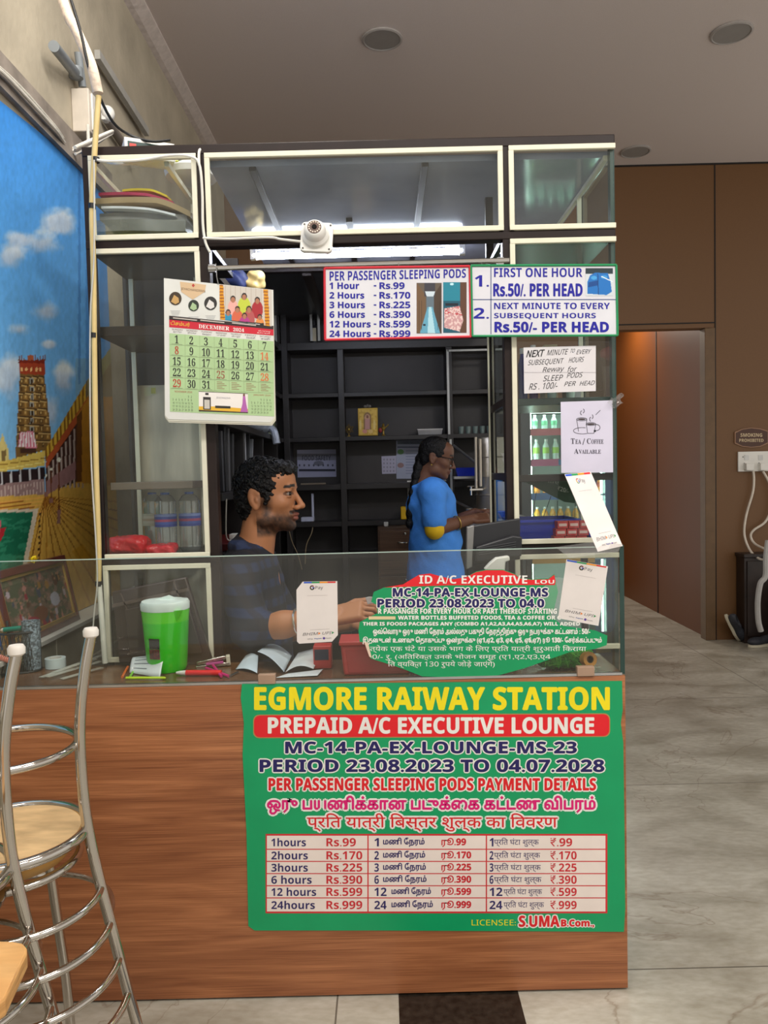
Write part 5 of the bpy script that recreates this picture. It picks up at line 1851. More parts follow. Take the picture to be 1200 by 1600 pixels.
MB().prism([c + Vector((x, -0.01, hj + z)) for x, z in ((-r1 * 0.5, 0.022), (r1 * 0.55, 0.022), (0.01, 0.034))], (0, 0.02, 0)).build('lid_grip', M('milky_white_lid', (220, 236, 232), 0.35), t)
d = c + Vector((r1 * 0.72, -r1 * 0.72, hj - 0.004))
MB().add([d + Vector((-0.017, -0.006, 0)), d + Vector((0.015, 0.009, 0)), d + Vector((0.007, -0.012, 0.002)), d + Vector((-0.003, 0.0, -0.034))], [(0, 2, 3), (2, 1, 3), (0, 1, 2), (0, 3, 1)]).build('spout', green_u, t)
st = MB()
for j, (za, zb_, m) in enumerate(((0.40, 0.56, 0), (0.24, 0.395, 1))):
    P = []
    for k in range(6):
        a = math.radians(-123 + k * 6.2)
        rr_ = r0 + (r1 - r0) * 0.5 + 0.0012
        P += [c + Vector((math.cos(a) * rr_ * (1 - 0.02 * (1 - za)), math.sin(a) * rr_, hj * za)), c + Vector((math.cos(a) * rr_ * 1.01, math.sin(a) * rr_ * 1.01, hj * zb_))]
    st.add(P, [(2 * k, 2 * k + 2, 2 * k + 3, 2 * k + 1) for k in range(5)], m)
st.build('sticker', [M('black_jug_print', (30, 34, 30), 0.5, var=0.9, scale=120), M('maroon_jug_print', (92, 34, 24), 0.5, var=0.8, scale=120)], t)

# paper slips
slip_m = M('white_receipt_paper', (224, 230, 234), 0.7, var=0.03)
blue_slip = M('blue_tinted_receipt_paper', (206, 220, 232), 0.7, var=0.03)


def slip(name, pts4, curl, label, m=slip_m, lines=0, cat='paper', group='paper slips on the counter', base=None):
    """Sheet through four corner points with a curl height profile."""
    a, b, c_, d_ = [Vector(q) for q in pts4]
    mb = MB()
    fn = lambda u, v: (a * (1 - u) + b * u) * (1 - v) + (d_ * (1 - u) + c_ * u) * v + Vector((0, 0, curl(u, v)))
    mb.grid(fn, 16, 12)
    ms = [m]
    if lines:
        ms.append(M('faint_print', (120, 126, 140), 0.7))
        nrm = Vector((0, -0.0006, 0.0006))
        for k in range(lines):
            v = 0.12 + 0.7 * k / lines
            mb.grid(lambda u, w, v=v: fn(0.12 + 0.6 * u * (0.7 + 0.3 * ((k * 7) % 3) / 2), v + 0.018 * w) + nrm, 10, 1, 1)
    return mb.build(name, ms, label=label, cat=cat, group=group, sharp=60, solid=0.0003)


def up(p, h):
    return Vector((p.x, p.y, p.z + h))


slip('paper_roll', (ct(202, 1052), ct(250, 1060), up(ct(268, 1040), 0.0), up(ct(212, 1036), 0.0)), lambda u, v: 0.002 + 0.045 * math.sin(math.pi * min(1, v * 1.0)) * (0.5 + 0.5 * u) + 0.012 * v, 'curled white printed receipt in front of the green jug', lines=6)
cr = ct(210, 1038)
base = blend([ell(np.array((cr.x, cr.y + 0.01, ZT + 0.036)), (0.03, 0.022, 0.032), rotm(0, 0.6, 0)), ell(np.array((cr.x + 0.02, cr.y + 0.012, ZT + 0.055)), (0.018, 0.016, 0.03))], 0.01)
soft('crumpled_tissue', lambda P: base(P) + wob(P, 110, 0.004, 1) + wob(P, 260, 0.0015, 3), (cr.x - 0.06, cr.y - 0.03, ZT - 0.01), (cr.x + 0.06, cr.y + 0.05, ZT + 0.11), 0.0025, slip_m, label='crumpled white tissue beside the green jug', cat='paper', sharp=25)
slip('paper_slip', (up(ct(403, 1044), 0.045), up(ct(420, 1018), 0.02), up(ct(456, 1028), 0.0), up(ct(444, 1054), 0.0)), lambda u, v: 0.006 + 0.012 * math.sin(3 * v), 'upright folded white slip among the papers on the counter', blue_slip)
slip('paper_slip', (up(ct(384, 1031), 0.012), up(ct(404, 1036), 0.02), up(ct(402, 1054), 0.001), up(ct(368, 1047), 0.0)), lambda u, v: 0.002 + 0.008 * math.sin(3 * u), 'leftmost pale slip of the paper heap on the counter', blue_slip)
slip('paper_slip', (up(ct(466, 1026), 0.01), up(ct(506, 1026), 0.03), up(ct(490, 1050), 0.006), up(ct(446, 1054), 0.004)), lambda u, v: 0.003 + 0.014 * math.sin(math.pi * u) * v, 'rightmost pale slip curling up in the paper heap', slip_m)
slip('paper_slip', (ct(450, 1053), ct(505, 1048), ct(496, 1058), ct(430, 1060)), lambda u, v: 0.0018 + 0.003 * u, 'flat white slip lying lowest in front of the paper heap', slip_m)
# pens and small stationery


def stick(name, a, b, r, m, label, cat, tip=None, tipm=None, group='pens on the counter', taper=1.0):
    d = (b - a)
    t = thing(name, label, cat, a, group)
    MB().tube([a, b], r, n=12, radii=[r, r * taper]).build('barrel', m, t)
    if tip:
        e = a - d.normalized() * tip
        MB().tube([a, a - d.normalized() * tip * 0.6, e], r, n=12, radii=[r * 0.9, r * 0.75, r * 0.4]).build('cap', tipm or m, t)
    return t


stick('highlighter', up(ct(256, 1062), 0.005), up(ct(197, 1062), 0.005), 0.004, M('yellow_green_plastic', (196, 230, 30), 0.35), 'yellow green highlighter lying at the glass near the green jug', 'pen', 0.006)
stick('orange_pencil', up(ct(191, 1060), 0.004), up(ct(200, 1044), 0.004), 0.0038, M('orange_plastic', (226, 110, 36), 0.4), 'short orange pencil at the left of the curled receipt', 'pencil')
stick('green_pencil', up(ct(203, 1060), 0.004), up(ct(209, 1050), 0.004), 0.0034, M('lime_plastic', (130, 210, 40), 0.4), 'short lime green pencil beside the orange pencil', 'pencil')
stick('red_marker', up(ct(291, 1056), 0.009), up(ct(346, 1056), 0.009), 0.0085, M('red_marker_plastic', (226, 26, 34), 0.35), 'red marker pen with white tip lying on the counter', 'pen', 0.03, white_p)
t = thing('stapler', 'small silver and pink stapler on the counter behind the red marker', 'stapler', ct(333, 1045))
a, b = ct(306, 1044), ct(360, 1040)
R = rotm(0, -0.06, math.atan2((b - a).y, (b - a).x))
m_ = (a + b) / 2
MB().box(m_ + Vector((0, 0, 0.006)), ((b - a).length, 0.022, 0.01), 0, R).build('base', M('chrome', (200, 198, 192), 0.14, 0.95), t, bevel=0.002)
MB().box(m_ + Vector((-0.004, 0, 0.022)), ((b - a).length * 0.85, 0.018, 0.01), 0, rotm(0, -0.16, math.atan2((b - a).y, (b - a).x))).build('arm', M('chrome', (200, 198, 192), 0.14, 0.95), t, bevel=0.002)
MB().box(m_ + Vector((0.006, -0.004, 0.0135)), ((b - a).length * 0.5, 0.02, 0.006), 0, R).build('grip', M('pink_plastic', (190, 70, 150), 0.4), t, bevel=0.001)
MB().box(b + Vector((-0.006, 0, 0.018)), (0.012, 0.024, 0.03), 0, R).build('end_cap', M('ivory_plastic', (216, 210, 190), 0.4), t, bevel=0.002)
t = thing('scissors', 'magenta handled scissors lying between stapler and paper slips', 'scissors', ct(345, 1053))
a, b = up(ct(322, 1047), 0.006), up(ct(358, 1060), 0.006)
MB().tube([a, b], 0.0045, n=8).build('handle', M('magenta_plastic', (204, 40, 120), 0.4), t)
MB().tube([up(ct(333, 1046), 0.013), up(ct(346, 1060), 0.006)], 0.0042, n=8).build('handle', M('magenta_plastic', (204, 40, 120), 0.4), t)
MB().tube([b, up(ct(372, 1052), 0.004)], 0.003, n=6).build('blade', M('chrome', (200, 198, 192), 0.14, 0.95), t)

# red boxes behind the glass
redp = M('dull_red_plastic', (196, 60, 58), 0.45, var=0.06)
a, b = ct(533, 1056), ct(640, 1056)
t = thing('red_box', 'dull red plastic box behind the lower part of the torn poster', 'box', ((a.x + b.x) / 2, a.y + 0.05, ZT))
hx = 0.088
MB().prism([(a.x + 0.008, a.y, ZT), (b.x, a.y, ZT), (b.x, a.y + 0.005, ZT + hx), (a.x, a.y + 0.005, ZT + hx)], (0, 0.10, 0)).build('body', redp, t, bevel=0.006)
MB().prism([(a.x + 0.022, a.y - 0.002, ZT + 0.008), (b.x - 0.02, a.y - 0.002, ZT + 0.008), (b.x - 0.02, a.y + 0.004, ZT + 0.076), (a.x + 0.014, a.y + 0.004, ZT + 0.076)], (0, 0.003, 0)).build('front_panel', M('dark_red_panel', (178, 48, 48), 0.5), t, bevel=0.001)
MB().prism([(a.x - 0.004, a.y - 0.004, ZT + hx), (b.x + 0.004, a.y - 0.004, ZT + hx), (b.x + 0.004, a.y - 0.004, ZT + hx + 0.012), (a.x - 0.004, a.y - 0.004, ZT + hx + 0.012)], (0, 0.11, 0)).build('lid', redp, t, bevel=0.003)
a, b = ct(490, 1046), ct(518, 1046)
t = thing('red_packet', 'small red packet with dark label between paper slips and red box', 'packet', ((a.x + b.x) / 2, a.y, ZT))
MB().ext(a.x, b.x, a.y, a.y + 0.05, ZT + 0.001, ZT + 0.07).build('body', redp, t, bevel=0.003)
MB().ext(a.x + 0.004, b.x - 0.008, a.y - 0.001, a.y, ZT + 0.028, ZT + 0.06).build('label', M('dark_blue_label', (40, 46, 70), 0.5), t)

# green net bag and tape roll
c = ct(885, 1048)
c.y += 0.03
netm = M('green_net', (42, 150, 24), 0.6, var=0.55, scale=60, bump=0.8, bscale=120)
t = thing('green_net_bag', 'bundle of bright green net behind the right end of the glass', 'net', (c.x, c.y, ZT))
base = blend([ell(np.array((c.x - 0.03, c.y, ZT + 0.034)), (0.062, 0.035, 0.034)), ell(np.array((c.x + 0.04, c.y + 0.005, ZT + 0.03)), (0.05, 0.035, 0.03))], 0.02)
soft('bundle', lambda P: base(P) + wob(P, 140, 0.004, 2) + wob(P, 330, 0.002, 1), (c.x - 0.11, c.y - 0.06, ZT - 0.004), (c.x + 0.11, c.y + 0.06, ZT + 0.085), 0.003, netm, t, sharp=50)
rng = random.Random(4)
strands = MB()
for k in range(46):
    a0 = rng.uniform(0, 6.28)
    q = Vector((c.x - 0.005 + rng.uniform(-0.07, 0.07), c.y - 0.028 + rng.uniform(-0.006, 0.01), ZT + rng.uniform(0.012, 0.06)))
    d_ = Vector((math.cos(a0), 0.1, math.sin(a0) * 0.6)) * rng.uniform(0.012, 0.03)
    strands.tube(smooth_path([q - d_, q + Vector((0, -0.006, 0.004)), q + d_], 4), 0.0012, n=5)
strands.build('strands', M('light_green_strand', (96, 200, 60), 0.5), t)
tr = Vector((xat(919, c.y - 0.05, 1030), c.y - 0.05, zat(1030, c.y - 0.05, 919)))
Rt = rotm(math.radians(80), 0, math.radians(15))
t = thing('tape_roll', 'small roll of brown tape standing against the green net', 'tape', tr)
MB().lathe([(0.011, -0.012), (0.021, -0.012), (0.022, 0.0), (0.021, 0.012), (0.011, 0.012), (0.011, -0.012)], tr, n=28, R=Rt).build('roll', M('amber_tape', (186, 128, 50), 0.3), t)
MB().lathe([(0.009, -0.0122), (0.0109, -0.0122), (0.0109, 0.0122), (0.009, 0.0122), (0.009, -0.0122)], tr, n=28, R=Rt).build('core', M('dark_core', (70, 54, 30), 0.6), t)
# spray bottle
sx_, sy_ = xat(778, 2.24, 880), 2.24
t = thing('spray_bottle', 'spray bottle with white trigger head showing above the torn poster', 'spray bottle', (sx_, sy_, ZT))
MB().lathe([(0, 0.001), (0.036, 0.001), (0.038, 0.01), (0.038, 0.15), (0.03, 0.2), (0.014, 0.235), (0.014, 0.252), (0, 0.252)], (sx_, sy_, ZT), n=24).build('bottle', M('pale_green_plastic', (150, 190, 170), 0.3), t)
zt_ = zat(868, sy_ - 0.015, 790)
hp_ = [pY(x, y, sy_ - 0.015) for x, y in ((757, 890), (766, 880), (776, 872), (796, 869), (797, 876), (790, 878), (789, 893), (768, 893))]
MB().prism(hp_, (0, 0.03, 0)).build('trigger_head', white_p, t, bevel=0.003)
MB().tube([(sx_, sy_, ZT + 0.25), (sx_, sy_, hp_[0].z)], 0.013, n=14).build('collar', white_p, t)
MB().tube([pY(768, 890, sy_), pY(764, 904, sy_)], 0.004, n=8).build('trigger', white_p, t)

# dark flat monitor seen from behind, left of the jug
t = thing('flat_monitor', 'dark brown flat monitor back leaning behind the green jug', 'monitor', (-0.72, 2.38, ZT))
mb_m = M('dark_brown_plastic', (58, 48, 44), 0.4, var=0.05)
body = [pY(x, y, 2.372) for x, y in ((174, 925), (290, 902), (332, 1036), (186, 1036))]
MB().prism(body, (0, 0.022, 0)).build('case', mb_m, t, bevel=0.004)
for q in ([(176, 944), (294, 918), (296, 923), (177, 949)], [(270, 907), (273, 906), (283, 938), (280, 938)], [(188, 927), (190, 927), (221, 1005), (219, 1005)]):
    MB().prism([pY(x, y, 2.372) for x, y in q], (0, -0.004, 0)).build('rib', M('brown_rib', (84, 72, 66), 0.4), t)
MB().prism([pY(x, y, 2.372) for x, y in ((196, 952), (292, 931), (318, 1020), (204, 1024))], (0, -0.012, 0)).build('rear_bulge', mb_m, t, bevel=0.003)
MB().prism([pY(x, y, 2.360) for x, y in ((262, 938), (278, 934), (279, 941), (264, 943))], (0, -0.006, 0)).build('badge', M('dark_badge', (40, 34, 32), 0.3), t, bevel=0.002)

# black monitor at the right, seen from behind
t = thing('black_monitor', 'black monitor seen from behind with ribbed housing, in front of the person in blue', 'monitor', (0.36, 2.34, ZT))
bp = M('black_plastic', (36, 36, 40), 0.4, var=0.08)
MB().prism([pY(x, y, 2.345) for x, y in ((738, 822), (813, 810), (813, 874), (738, 884))], (0, 0.026, 0)).build('screen_case', bp, t, bevel=0.003)
MB().prism([pY(x, y, 2.335) for x, y in ((730, 824), (741, 821), (738, 886), (729, 890))], (0, 0.03, 0)).build('bezel', M('silver_bezel', (140, 138, 136), 0.35, 0.4), t, bevel=0.002)
MB().prism([pY(x, y, 2.344) for x, y in ((742, 854), (800, 836), (814, 838), (813, 868), (742, 878))], (0, -0.024, 0)).build('housing', bp, t, bevel=0.004)
for k in range(4):
    MB().prism([pY(x, y + k * 3.4, 2.319) for x, y in ((748, 856), (806, 846), (806, 847.4), (748, 857.4))], (0, -0.0025, 0)).build('vent_rib', M('grey_rib', (66, 66, 70), 0.4), t)
MB().tube([(0.36, 2.36, ZT + 0.012), (0.36, 2.36, zat(876, 2.36, 776))], 0.02, n=14).build('neck', bp, t)
MB().lathe([(0, 0.001), (0.055, 0.001), (0.055, 0.01), (0.03, 0.016), (0, 0.016)], (0.36, 2.345, ZT), n=28, sy=0.75).build('foot', bp, t)

# pen basket at the far left of the counter
c = ct(14, 1052)
c.y += 0.03
t = thing('pen_basket', 'black wire mesh pen basket at the left end of the counter', 'basket', c)
mm = M('black_wire_mesh', (40, 42, 42), 0.4, 0.3)
r_, h_ = 0.085, 0.125
for z in (0.003, h_):
    MB().tube([c + Vector((r_ * math.cos(a), r_ * 0.62 * math.sin(a), z)) for a in np.linspace(0, 2 * math.pi, 40, endpoint=False)], 0.004, n=8, closed=True).build('rim', mm, t)
wmesh = MB()
for k in range(44):
    a0 = 2 * math.pi * k / 44
    for s_ in (1, -1):
        wmesh.tube([c + Vector((r_ * math.cos(a0 + s_ * 0.28 * j / 3), r_ * 0.62 * math.sin(a0 + s_ * 0.28 * j / 3), h_ * j / 3)) for j in range(4)], 0.0011, n=4)
wmesh.lathe([(0, 0.002), (r_, 0.002)], c, n=40, sy=0.62)
wmesh.build('mesh_wall', mm, t)
g = Vector((xat(50, c.y, 990), c.y - 0.005, ZT + 0.006))
MB().lathe([(0, 0.001), (0.024, 0.001), (0.027, 0.135), (0.0268, 0.15), (0.025, 0.15), (0.024, 0.01), (0, 0.01)], g, n=24).build('bead_tumbler', M('speckled_beads', (120, 134, 144), 0.3, var=0.9, scale=120, bump=0.6, bscale=160), label='tumbler of tiny grey beads standing in the mesh basket', cat='tumbler')
stick('teal_pen', up(ct(10, 1048), 0.128), up(ct(38, 1048), 0.134), 0.008, M('teal_plastic', (30, 130, 110), 0.4), 'teal pen lying across the top of the mesh basket', 'pen', 0.012, M('ivory_plastic', (216, 210, 190), 0.4), 'pens in the mesh basket')
for k, (dx, m_) in enumerate(((-0.03, M('blue_pen', (40, 60, 120), 0.4)), (0.0, M('black_plastic', (36, 36, 40), 0.4)))):
    stick('pen', c + Vector((dx, 0, 0.01)), c + Vector((dx - 0.02, 0.012, 0.155)), 0.0042, m_, ('dark blue pen standing in the mesh basket', 'black pen standing in the mesh basket')[k], 'pen', None, None, 'pens in the mesh basket')
hel = [c + Vector((-0.03 + 0.05 * s - 0.0, -0.058 + 0.007 * math.cos(s * 60), 0.066 - 0.022 * s + 0.007 * math.sin(s * 60))) for s in np.linspace(0, 1, 90)]
MB().tube(hel, 0.0024, n=6).build('coil_cord', M('salmon_cord', (214, 122, 96), 0.4), label='salmon coloured coiled cord hanging on the mesh basket front', cat='cord')
# tape roll and plastic strips
q = ct(87, 1043)
t = thing('tape_roll', 'roll of clear white tape lying beside the mesh basket', 'tape', q)
MB().lathe([(0.021, 0.001), (0.031, 0.001), (0.031, 0.031), (0.021, 0.031), (0.021, 0.001)], q, n=32).build('roll', M('milky_tape', (206, 220, 222), 0.25), t)
MB().lathe([(0.019, 0.001), (0.0208, 0.001), (0.0208, 0.0315), (0.019, 0.0315), (0.019, 0.001)], q, n=32).build('core', white_p, t)
for k, (xa, ya_, xb, yb2, zz) in enumerate(((64, 1061, 150, 1034, 0.004), (74, 1063, 158, 1040, 0.009), (84, 1058, 164, 1031, 0.013), (96, 1063, 160, 1047, 0.003))):
    A, B = up(ct(xa, ya_), zz), up(ct(xb, yb2), zz + 0.004)
    d_ = (B - A).normalized()
    n_ = Vector((-d_.y, d_.x, 0)) * 0.009
    MB().prism([A - n_, A + n_, B + n_, B - n_], (0, 0, 0.002)).build('plastic_strip', glass('clear_strip', (220, 224, 218), 0.35, (216, 218, 208), gain=2), sharp=0, label=('clear plastic strip lowest along the glass, left end at the basket', 'clear plastic strip second from the glass beside the tape roll', 'clear plastic strip on top of the bundle beside the tape roll', 'short clear plastic strip nearest the chrome chair post')[k], cat='strip', group='clear plastic strips on the counter')

# framed pictures on the ledge by the mural
FXX = XL + 0.075


def leaning_frame(name, xa, xb, ytop, fw, mats, painter, label, glassy=True):
    ya_, yb2 = pX(xa, ytop[0], FXX).y, pX(xb, ytop[1], FXX).y
    z0, z1 = 0.963, pX(xa, ytop[0], FXX - 0.02).z
    L_ = yb2 - ya_
    H_ = z1 - z0
    lean = -0.05
    t = thing(name, label, 'picture', (FXX, (ya_ + yb2) / 2, z0))
    pt = lambda u, v, o=0.0: Vector((FXX + lean * v + o, ya_ + L_ * u, z0 + H_ * v))
    fu, fv = fw / L_, fw / H_
    for k, (a_, inset, o_) in enumerate(((0, 0.0, 0.0), (1, 0.62, 0.006))):
        m = MB()
        i0, i1 = inset, (0.62 if k == 0 else 1.0)
        q0 = [(fu * i0, fv * i0), (1 - fu * i0, fv * i0), (1 - fu * i0, 1 - fv * i0), (fu * i0, 1 - fv * i0)]
        q1 = [(fu * i1, fv * i1), (1 - fu * i1, fv * i1), (1 - fu * i1, 1 - fv * i1), (fu * i1, 1 - fv * i1)]
        for s in range(4):
            e_ = (s + 1) % 4
            A = [pt(*q0[s], o=-0.008), pt(*q0[e_], o=-0.008), pt(*q1[e_], o=-0.008), pt(*q1[s], o=-0.008)]
            B = [pt(*q0[s], o=0.008 - o_ * 0.3), pt(*q0[e_], o=0.008 - o_ * 0.3), pt(*q1[e_], o=0.014 - o_), pt(*q1[s], o=0.014 - o_)]
            m.add(A + B, [(0, 1, 2, 3), (4, 7, 6, 5), (0, 4, 5, 1), (1, 5, 6, 2), (2, 6, 7, 3), (3, 7, 4, 0)])
        m.build('frame' if k == 0 else 'inner_frame', mats[k], t)
    n_ = 70
    gx_, gy_ = np.meshgrid(np.linspace(fu * 0.9, 1 - fu * 0.9, n_), np.linspace(fv * 0.9, 1 - fv * 0.9, n_))
    q = Painter(gx_.ravel(), gy_.ravel(), (80, 80, 70))
    painter(q)
    V_ = [pt(a_, b_, 0.001) for a_, b_ in zip(gx_.ravel(), gy_.ravel())]
    F_ = [(j * n_ + i, j * n_ + i + 1, (j + 1) * n_ + i + 1, (j + 1) * n_ + i) for j in range(n_ - 1) for i in range(n_ - 1)]
    paint_mesh('picture_print', V_, F_, q.lin(), printm, t, sharp=0)
    return pt


def pp_crowd(q):
    X, Y = q.X, q.Y
    q.c[:] = (84, 92, 72)
    q.put(Y > 0.78, (106, 112, 88))
    n = fbm(X * 14, Y * 12, 5, 4)
    q.put(n > 0.55, (120, 96, 84), 0.8)
    q.put(fbm(X * 22 + 5, Y * 20, 6, 3) > 0.6, (150, 120, 108), 0.8)
    rng = random.Random(7)
    for k in range(46):
        x, y = rng.uniform(0.08, 0.95), rng.uniform(0.1, 0.85)
        c = rng.choice(((150, 40, 60), (186, 170, 180), (96, 60, 44), (160, 120, 60), (70, 80, 100), (190, 130, 120), (60, 50, 44)))
        q.ell(x, y, rng.uniform(0.012, 0.03), rng.uniform(0.03, 0.07), c)
        q.ell(x, y + 0.06, 0.011, 0.02, (170, 130, 100))
    q.ell(0.72, 0.42, 0.07, 0.10, (176, 176, 190)); q.ell(0.48, 0.30, 0.1, 0.10, (120, 72, 50)); q.ell(0.34, 0.22, 0.1, 0.08, (160, 40, 66))


def pp_gold(q):
    q.c[:] = (176, 130, 50)
    q.put(q.Y > 0.45, (110, 140, 190))
    q.ell(0.5, 0.4, 0.25, 0.3, (190, 150, 70))
    q.ell(0.45, 0.68, 0.2, 0.15, (70, 90, 130))


mah = M('mahogany_frame', (92, 46, 38), 0.35, var=0.25)
goldf = M('gilt_moulding', (190, 158, 84), 0.35, 0.4)
ptf = leaning_frame('framed_picture', 9, 118, (893, 866), 0.034, (mah, goldf), pp_crowd, 'large framed group picture in mahogany and gilt, leaning at the mural')
leaning_frame('framed_picture', -36, 11, (928, 912), 0.03, (M('gilt_frame', (176, 128, 46), 0.4, 0.3), goldf), pp_gold, 'small gilt framed picture left of the large group picture')
q = ptf(0.53, 1.0)
fl = thing('yellow_flower', 'small yellow flower resting on the large picture frame', 'flower', q)
fm = MB()
for k in range(7):
    a = 2 * math.pi * k / 7
    fm.ball(q + Vector((0.006, 0.012 * math.cos(a), 0.011 + 0.006 * math.sin(a) * (1 if k % 2 else 0.6))), (0.006, 0.011, 0.006), 0, 8, rotm(a, 0, 0))
fm.build('petals', M('yellow_petal', (240, 210, 20), 0.5), fl)
fm = MB().ball(q + Vector((0.008, 0, 0.013)), 0.006, 0, 8)
fm.build('flower_head', M('amber_petal', (226, 160, 20), 0.5), fl)

# ================================================================== RIGHT CABINET CONTENTS AND FRIDGE
bluep = M('blue_plastic', (24, 50, 186), 0.35, var=0.08)


def crate(name, x0, x1, y0, y1, z0, h, label, slope=0.01, m=None, group=None, rim=True):
    m = m or bluep
    t = thing(name, label, 'tray', ((x0 + x1) / 2, (y0 + y1) / 2, z0), group)
    th = 0.004
    w_ = MB()
    s_ = slope
    for (A, B) in (((x0, y0), (x1, y0)), ((x1, y0), (x1, y1)), ((x1, y1), (x0, y1)), ((x0, y1), (x0, y0))):
        cx, cy = (x0 + x1) / 2, (y0 + y1) / 2
        ins = lambda p, k: Vector((p[0] + (cx - p[0]) / abs(cx - p[0]) * k, p[1] + (cy - p[1]) / abs(cy - p[1]) * k, 0))
        P_ = [ins(A, s_), ins(B, s_), ins(B, 0), ins(A, 0), ins(A, s_ + th), ins(B, s_ + th), ins(B, th), ins(A, th)]
        for i in (0, 1, 4, 5):
            P_[i].z = z0 + 0.001
        for i in (2, 3, 6, 7):
            P_[i].z = z0 + h
        w_.add(P_, [(0, 1, 2, 3), (4, 7, 6, 5), (3, 2, 6, 7), (0, 4, 5, 1)])
    w_.build('walls', m, t)
    MB().ext(x0 + s_, x1 - s_, y0 + s_, y1 - s_, z0 + 0.001, z0 + 0.004).build('base', m, t)
    if rim:
        r = MB()
        r.ext(x0 - 0.006, x1 + 0.006, y0 - 0.006, y0, z0 + h - 0.008, z0 + h).ext(x0 - 0.006, x1 + 0.006, y1, y1 + 0.006, z0 + h - 0.008, z0 + h)
        r.ext(x0 - 0.006, x0, y0, y1, z0 + h - 0.008, z0 + h).ext(x1, x1 + 0.006, y0, y1, z0 + h - 0.008, z0 + h)
        r.build('rim', m, t)
    return t


zrc = 1.2625
crate('blue_crate', 0.425, 0.64, 2.52, 2.72, zrc, zat(812, 2.52, 850) - zrc, 'deep blue plastic crate on the floor of the right hand cabinet')
boxm = M('red_carton', (196, 64, 66), 0.5, var=0.15)
k = 0
for row, (n_, z_) in enumerate(((3, 0), (3, 0.024), (3, 0.048))):
    for i in range(n_):
        x_ = 0.560 + 0.036 * i + 0.006 * row
        t = thing('red_carton', 'small red carton in the cabinet stack, %s layer, %s' % (('bottom', 'middle', 'top')[row], ('end by the blue crate', 'middle place', 'end by the outer glass')[i]), 'box', (x_, 2.475, zrc + z_), 'small red cartons beside the blue crate')
        MB().ext(x_ - 0.0165, x_ + 0.0165, 2.455, 2.50, zrc + z_ + 0.0005, zrc + z_ + 0.0228).build('carton', boxm, t)
        MB().ext(x_ - 0.0125, x_ + 0.0125, 2.4542, 2.455, zrc + z_ + 0.007, zrc + z_ + 0.016).build('label', M('pink_label', (226, 190, 186), 0.5), t)
crate('small_blue_tray', 0.655, 0.705, 2.46, 2.52, zrc, 0.03, 'tiny blue tray beside the red cartons at the cabinet end', rim=False)
# green carton stand
pl = Plane(pY(860, 770, 2.6), Vector((0.15, -1, 0.35)))
gt = thing('snack_stand', 'dark green price card on wire legs hanging over the blue crate', 'display', pl.at(860, 800))
p = Print(0.5)
sheet_body(p, pl, [(815, 750), (838, 749), (896, 750), (899, 786), (882, 784), (850, 768)], 0.002, (28, 76, 50))
p.text(pl, 'life', ((854, 747), (872, 749.5), (874, 757), (857, 754)), 0.001, p.ink((150, 170, 150)), 0.0, 0.3)
p.text(pl, '₹20/-', ((872, 759), (889, 764), (888, 771), (871, 766)), 0.001, p.ink((190, 200, 186)), 0.01)
p.poly(pl, [(816, 750), (838, 750), (896, 751), (896, 753), (838, 752)], 0.001, p.ink((60, 116, 80)))
p.done('card', parent=gt)
for a_, b_ in (((838, 768), (832, 805)), ((861, 775), (849, 808)), ((871, 782), (871, 810)), ((899, 786), (898, 808))):
    MB().tube([pl.at(*a_, -0.004), pY(*b_, 2.60)], 0.0012, n=5).build('wire_leg', M('black_wire', (20, 20, 22), 0.5), gt)
# things standing behind the handwritten notice
zsh = zat(626, YK, 860) + 0.0115
for x_, c_, h_, r_, lab in ((0.488, (60, 60, 130), 0.19, 0.016, 'dark blue bottle behind the handwritten notice'), (0.525, (90, 50, 110), 0.20, 0.015, 'purple bottle behind the handwritten notice'), (0.452, (56, 40, 40), 0.185, 0.017, 'dark brown bottle behind the handwritten notice near the cream trim')):
    t = thing('small_bottle', lab, 'bottle', (x_, 2.66, zsh), 'bottles behind the handwritten notice')
    MB().lathe([(0, 0.001), (r_, 0.001), (r_, h_ * 0.7), (r_ * 0.5, h_ * 0.86), (r_ * 0.45, h_ * 0.92), (0, h_ * 0.92)], (x_, 2.66, zsh), n=18).build('body', M('bottle_%d' % c_[2], c_, 0.3), t)
    MB().lathe([(r_ * 0.6, h_ * 0.9), (r_ * 0.6, h_), (0, h_)], (x_, 2.66, zsh), n=14).build('cap', M('pale_cap', (190, 186, 190), 0.4), t)
MB().ext(0.555, 0.60, 2.62, 2.70, zsh + 0.001, zsh + 0.195).build('beige_box', M('beige_carton', (176, 160, 130), 0.6), label='beige carton standing behind the handwritten notice', cat='box', bevel=0.002)
c = np.array((0.655, 2.66, zsh + 0.155))
MB().lathe([(0, 0.001), (0.03, 0.001), (0.036, 0.12), (0, 0.12)], (0.655, 2.66, zsh), n=20).build('steel_tumbler', M('brushed_steel', (150, 150, 150), 0.3, 0.8), label='steel tumbler at the outer end of the notice shelf', cat='tumbler')
base = ell(c + (0, 0, 0.01), (0.045, 0.03, 0.024))
soft('pink_packet', lambda P: base(P) + wob(P, 90, 0.003), c - (0.07, 0.05, 0.034), c + (0.07, 0.05, 0.06), 0.004, M('pink_packet_film', (176, 50, 80), 0.35, var=0.3), label='crumpled pink packet resting on the steel tumbler', cat='packet')
for k, xp in enumerate((852, 880, 935, 945)):
    x_ = xat(xp, 2.6, 618)
    if x_ > 0.71:
        continue
    MB().lathe([(0, 0.001), (0.013, 0.001), (0.016, 0.03), (0.0155, 0.03), (0.0125, 0.003), (0, 0.003)], (x_, 2.50, zsh), n=18).build('shot_glass', M('pale_green_glassware', (196, 220, 208), 0.15), label='tiny pale glass %s on the shelf under the handwritten notice' % ('nearest the cream trim', 'in the middle', 'near the outer end', 'at the outer corner')[k], cat='glass', group='tiny glasses on the notice shelf')
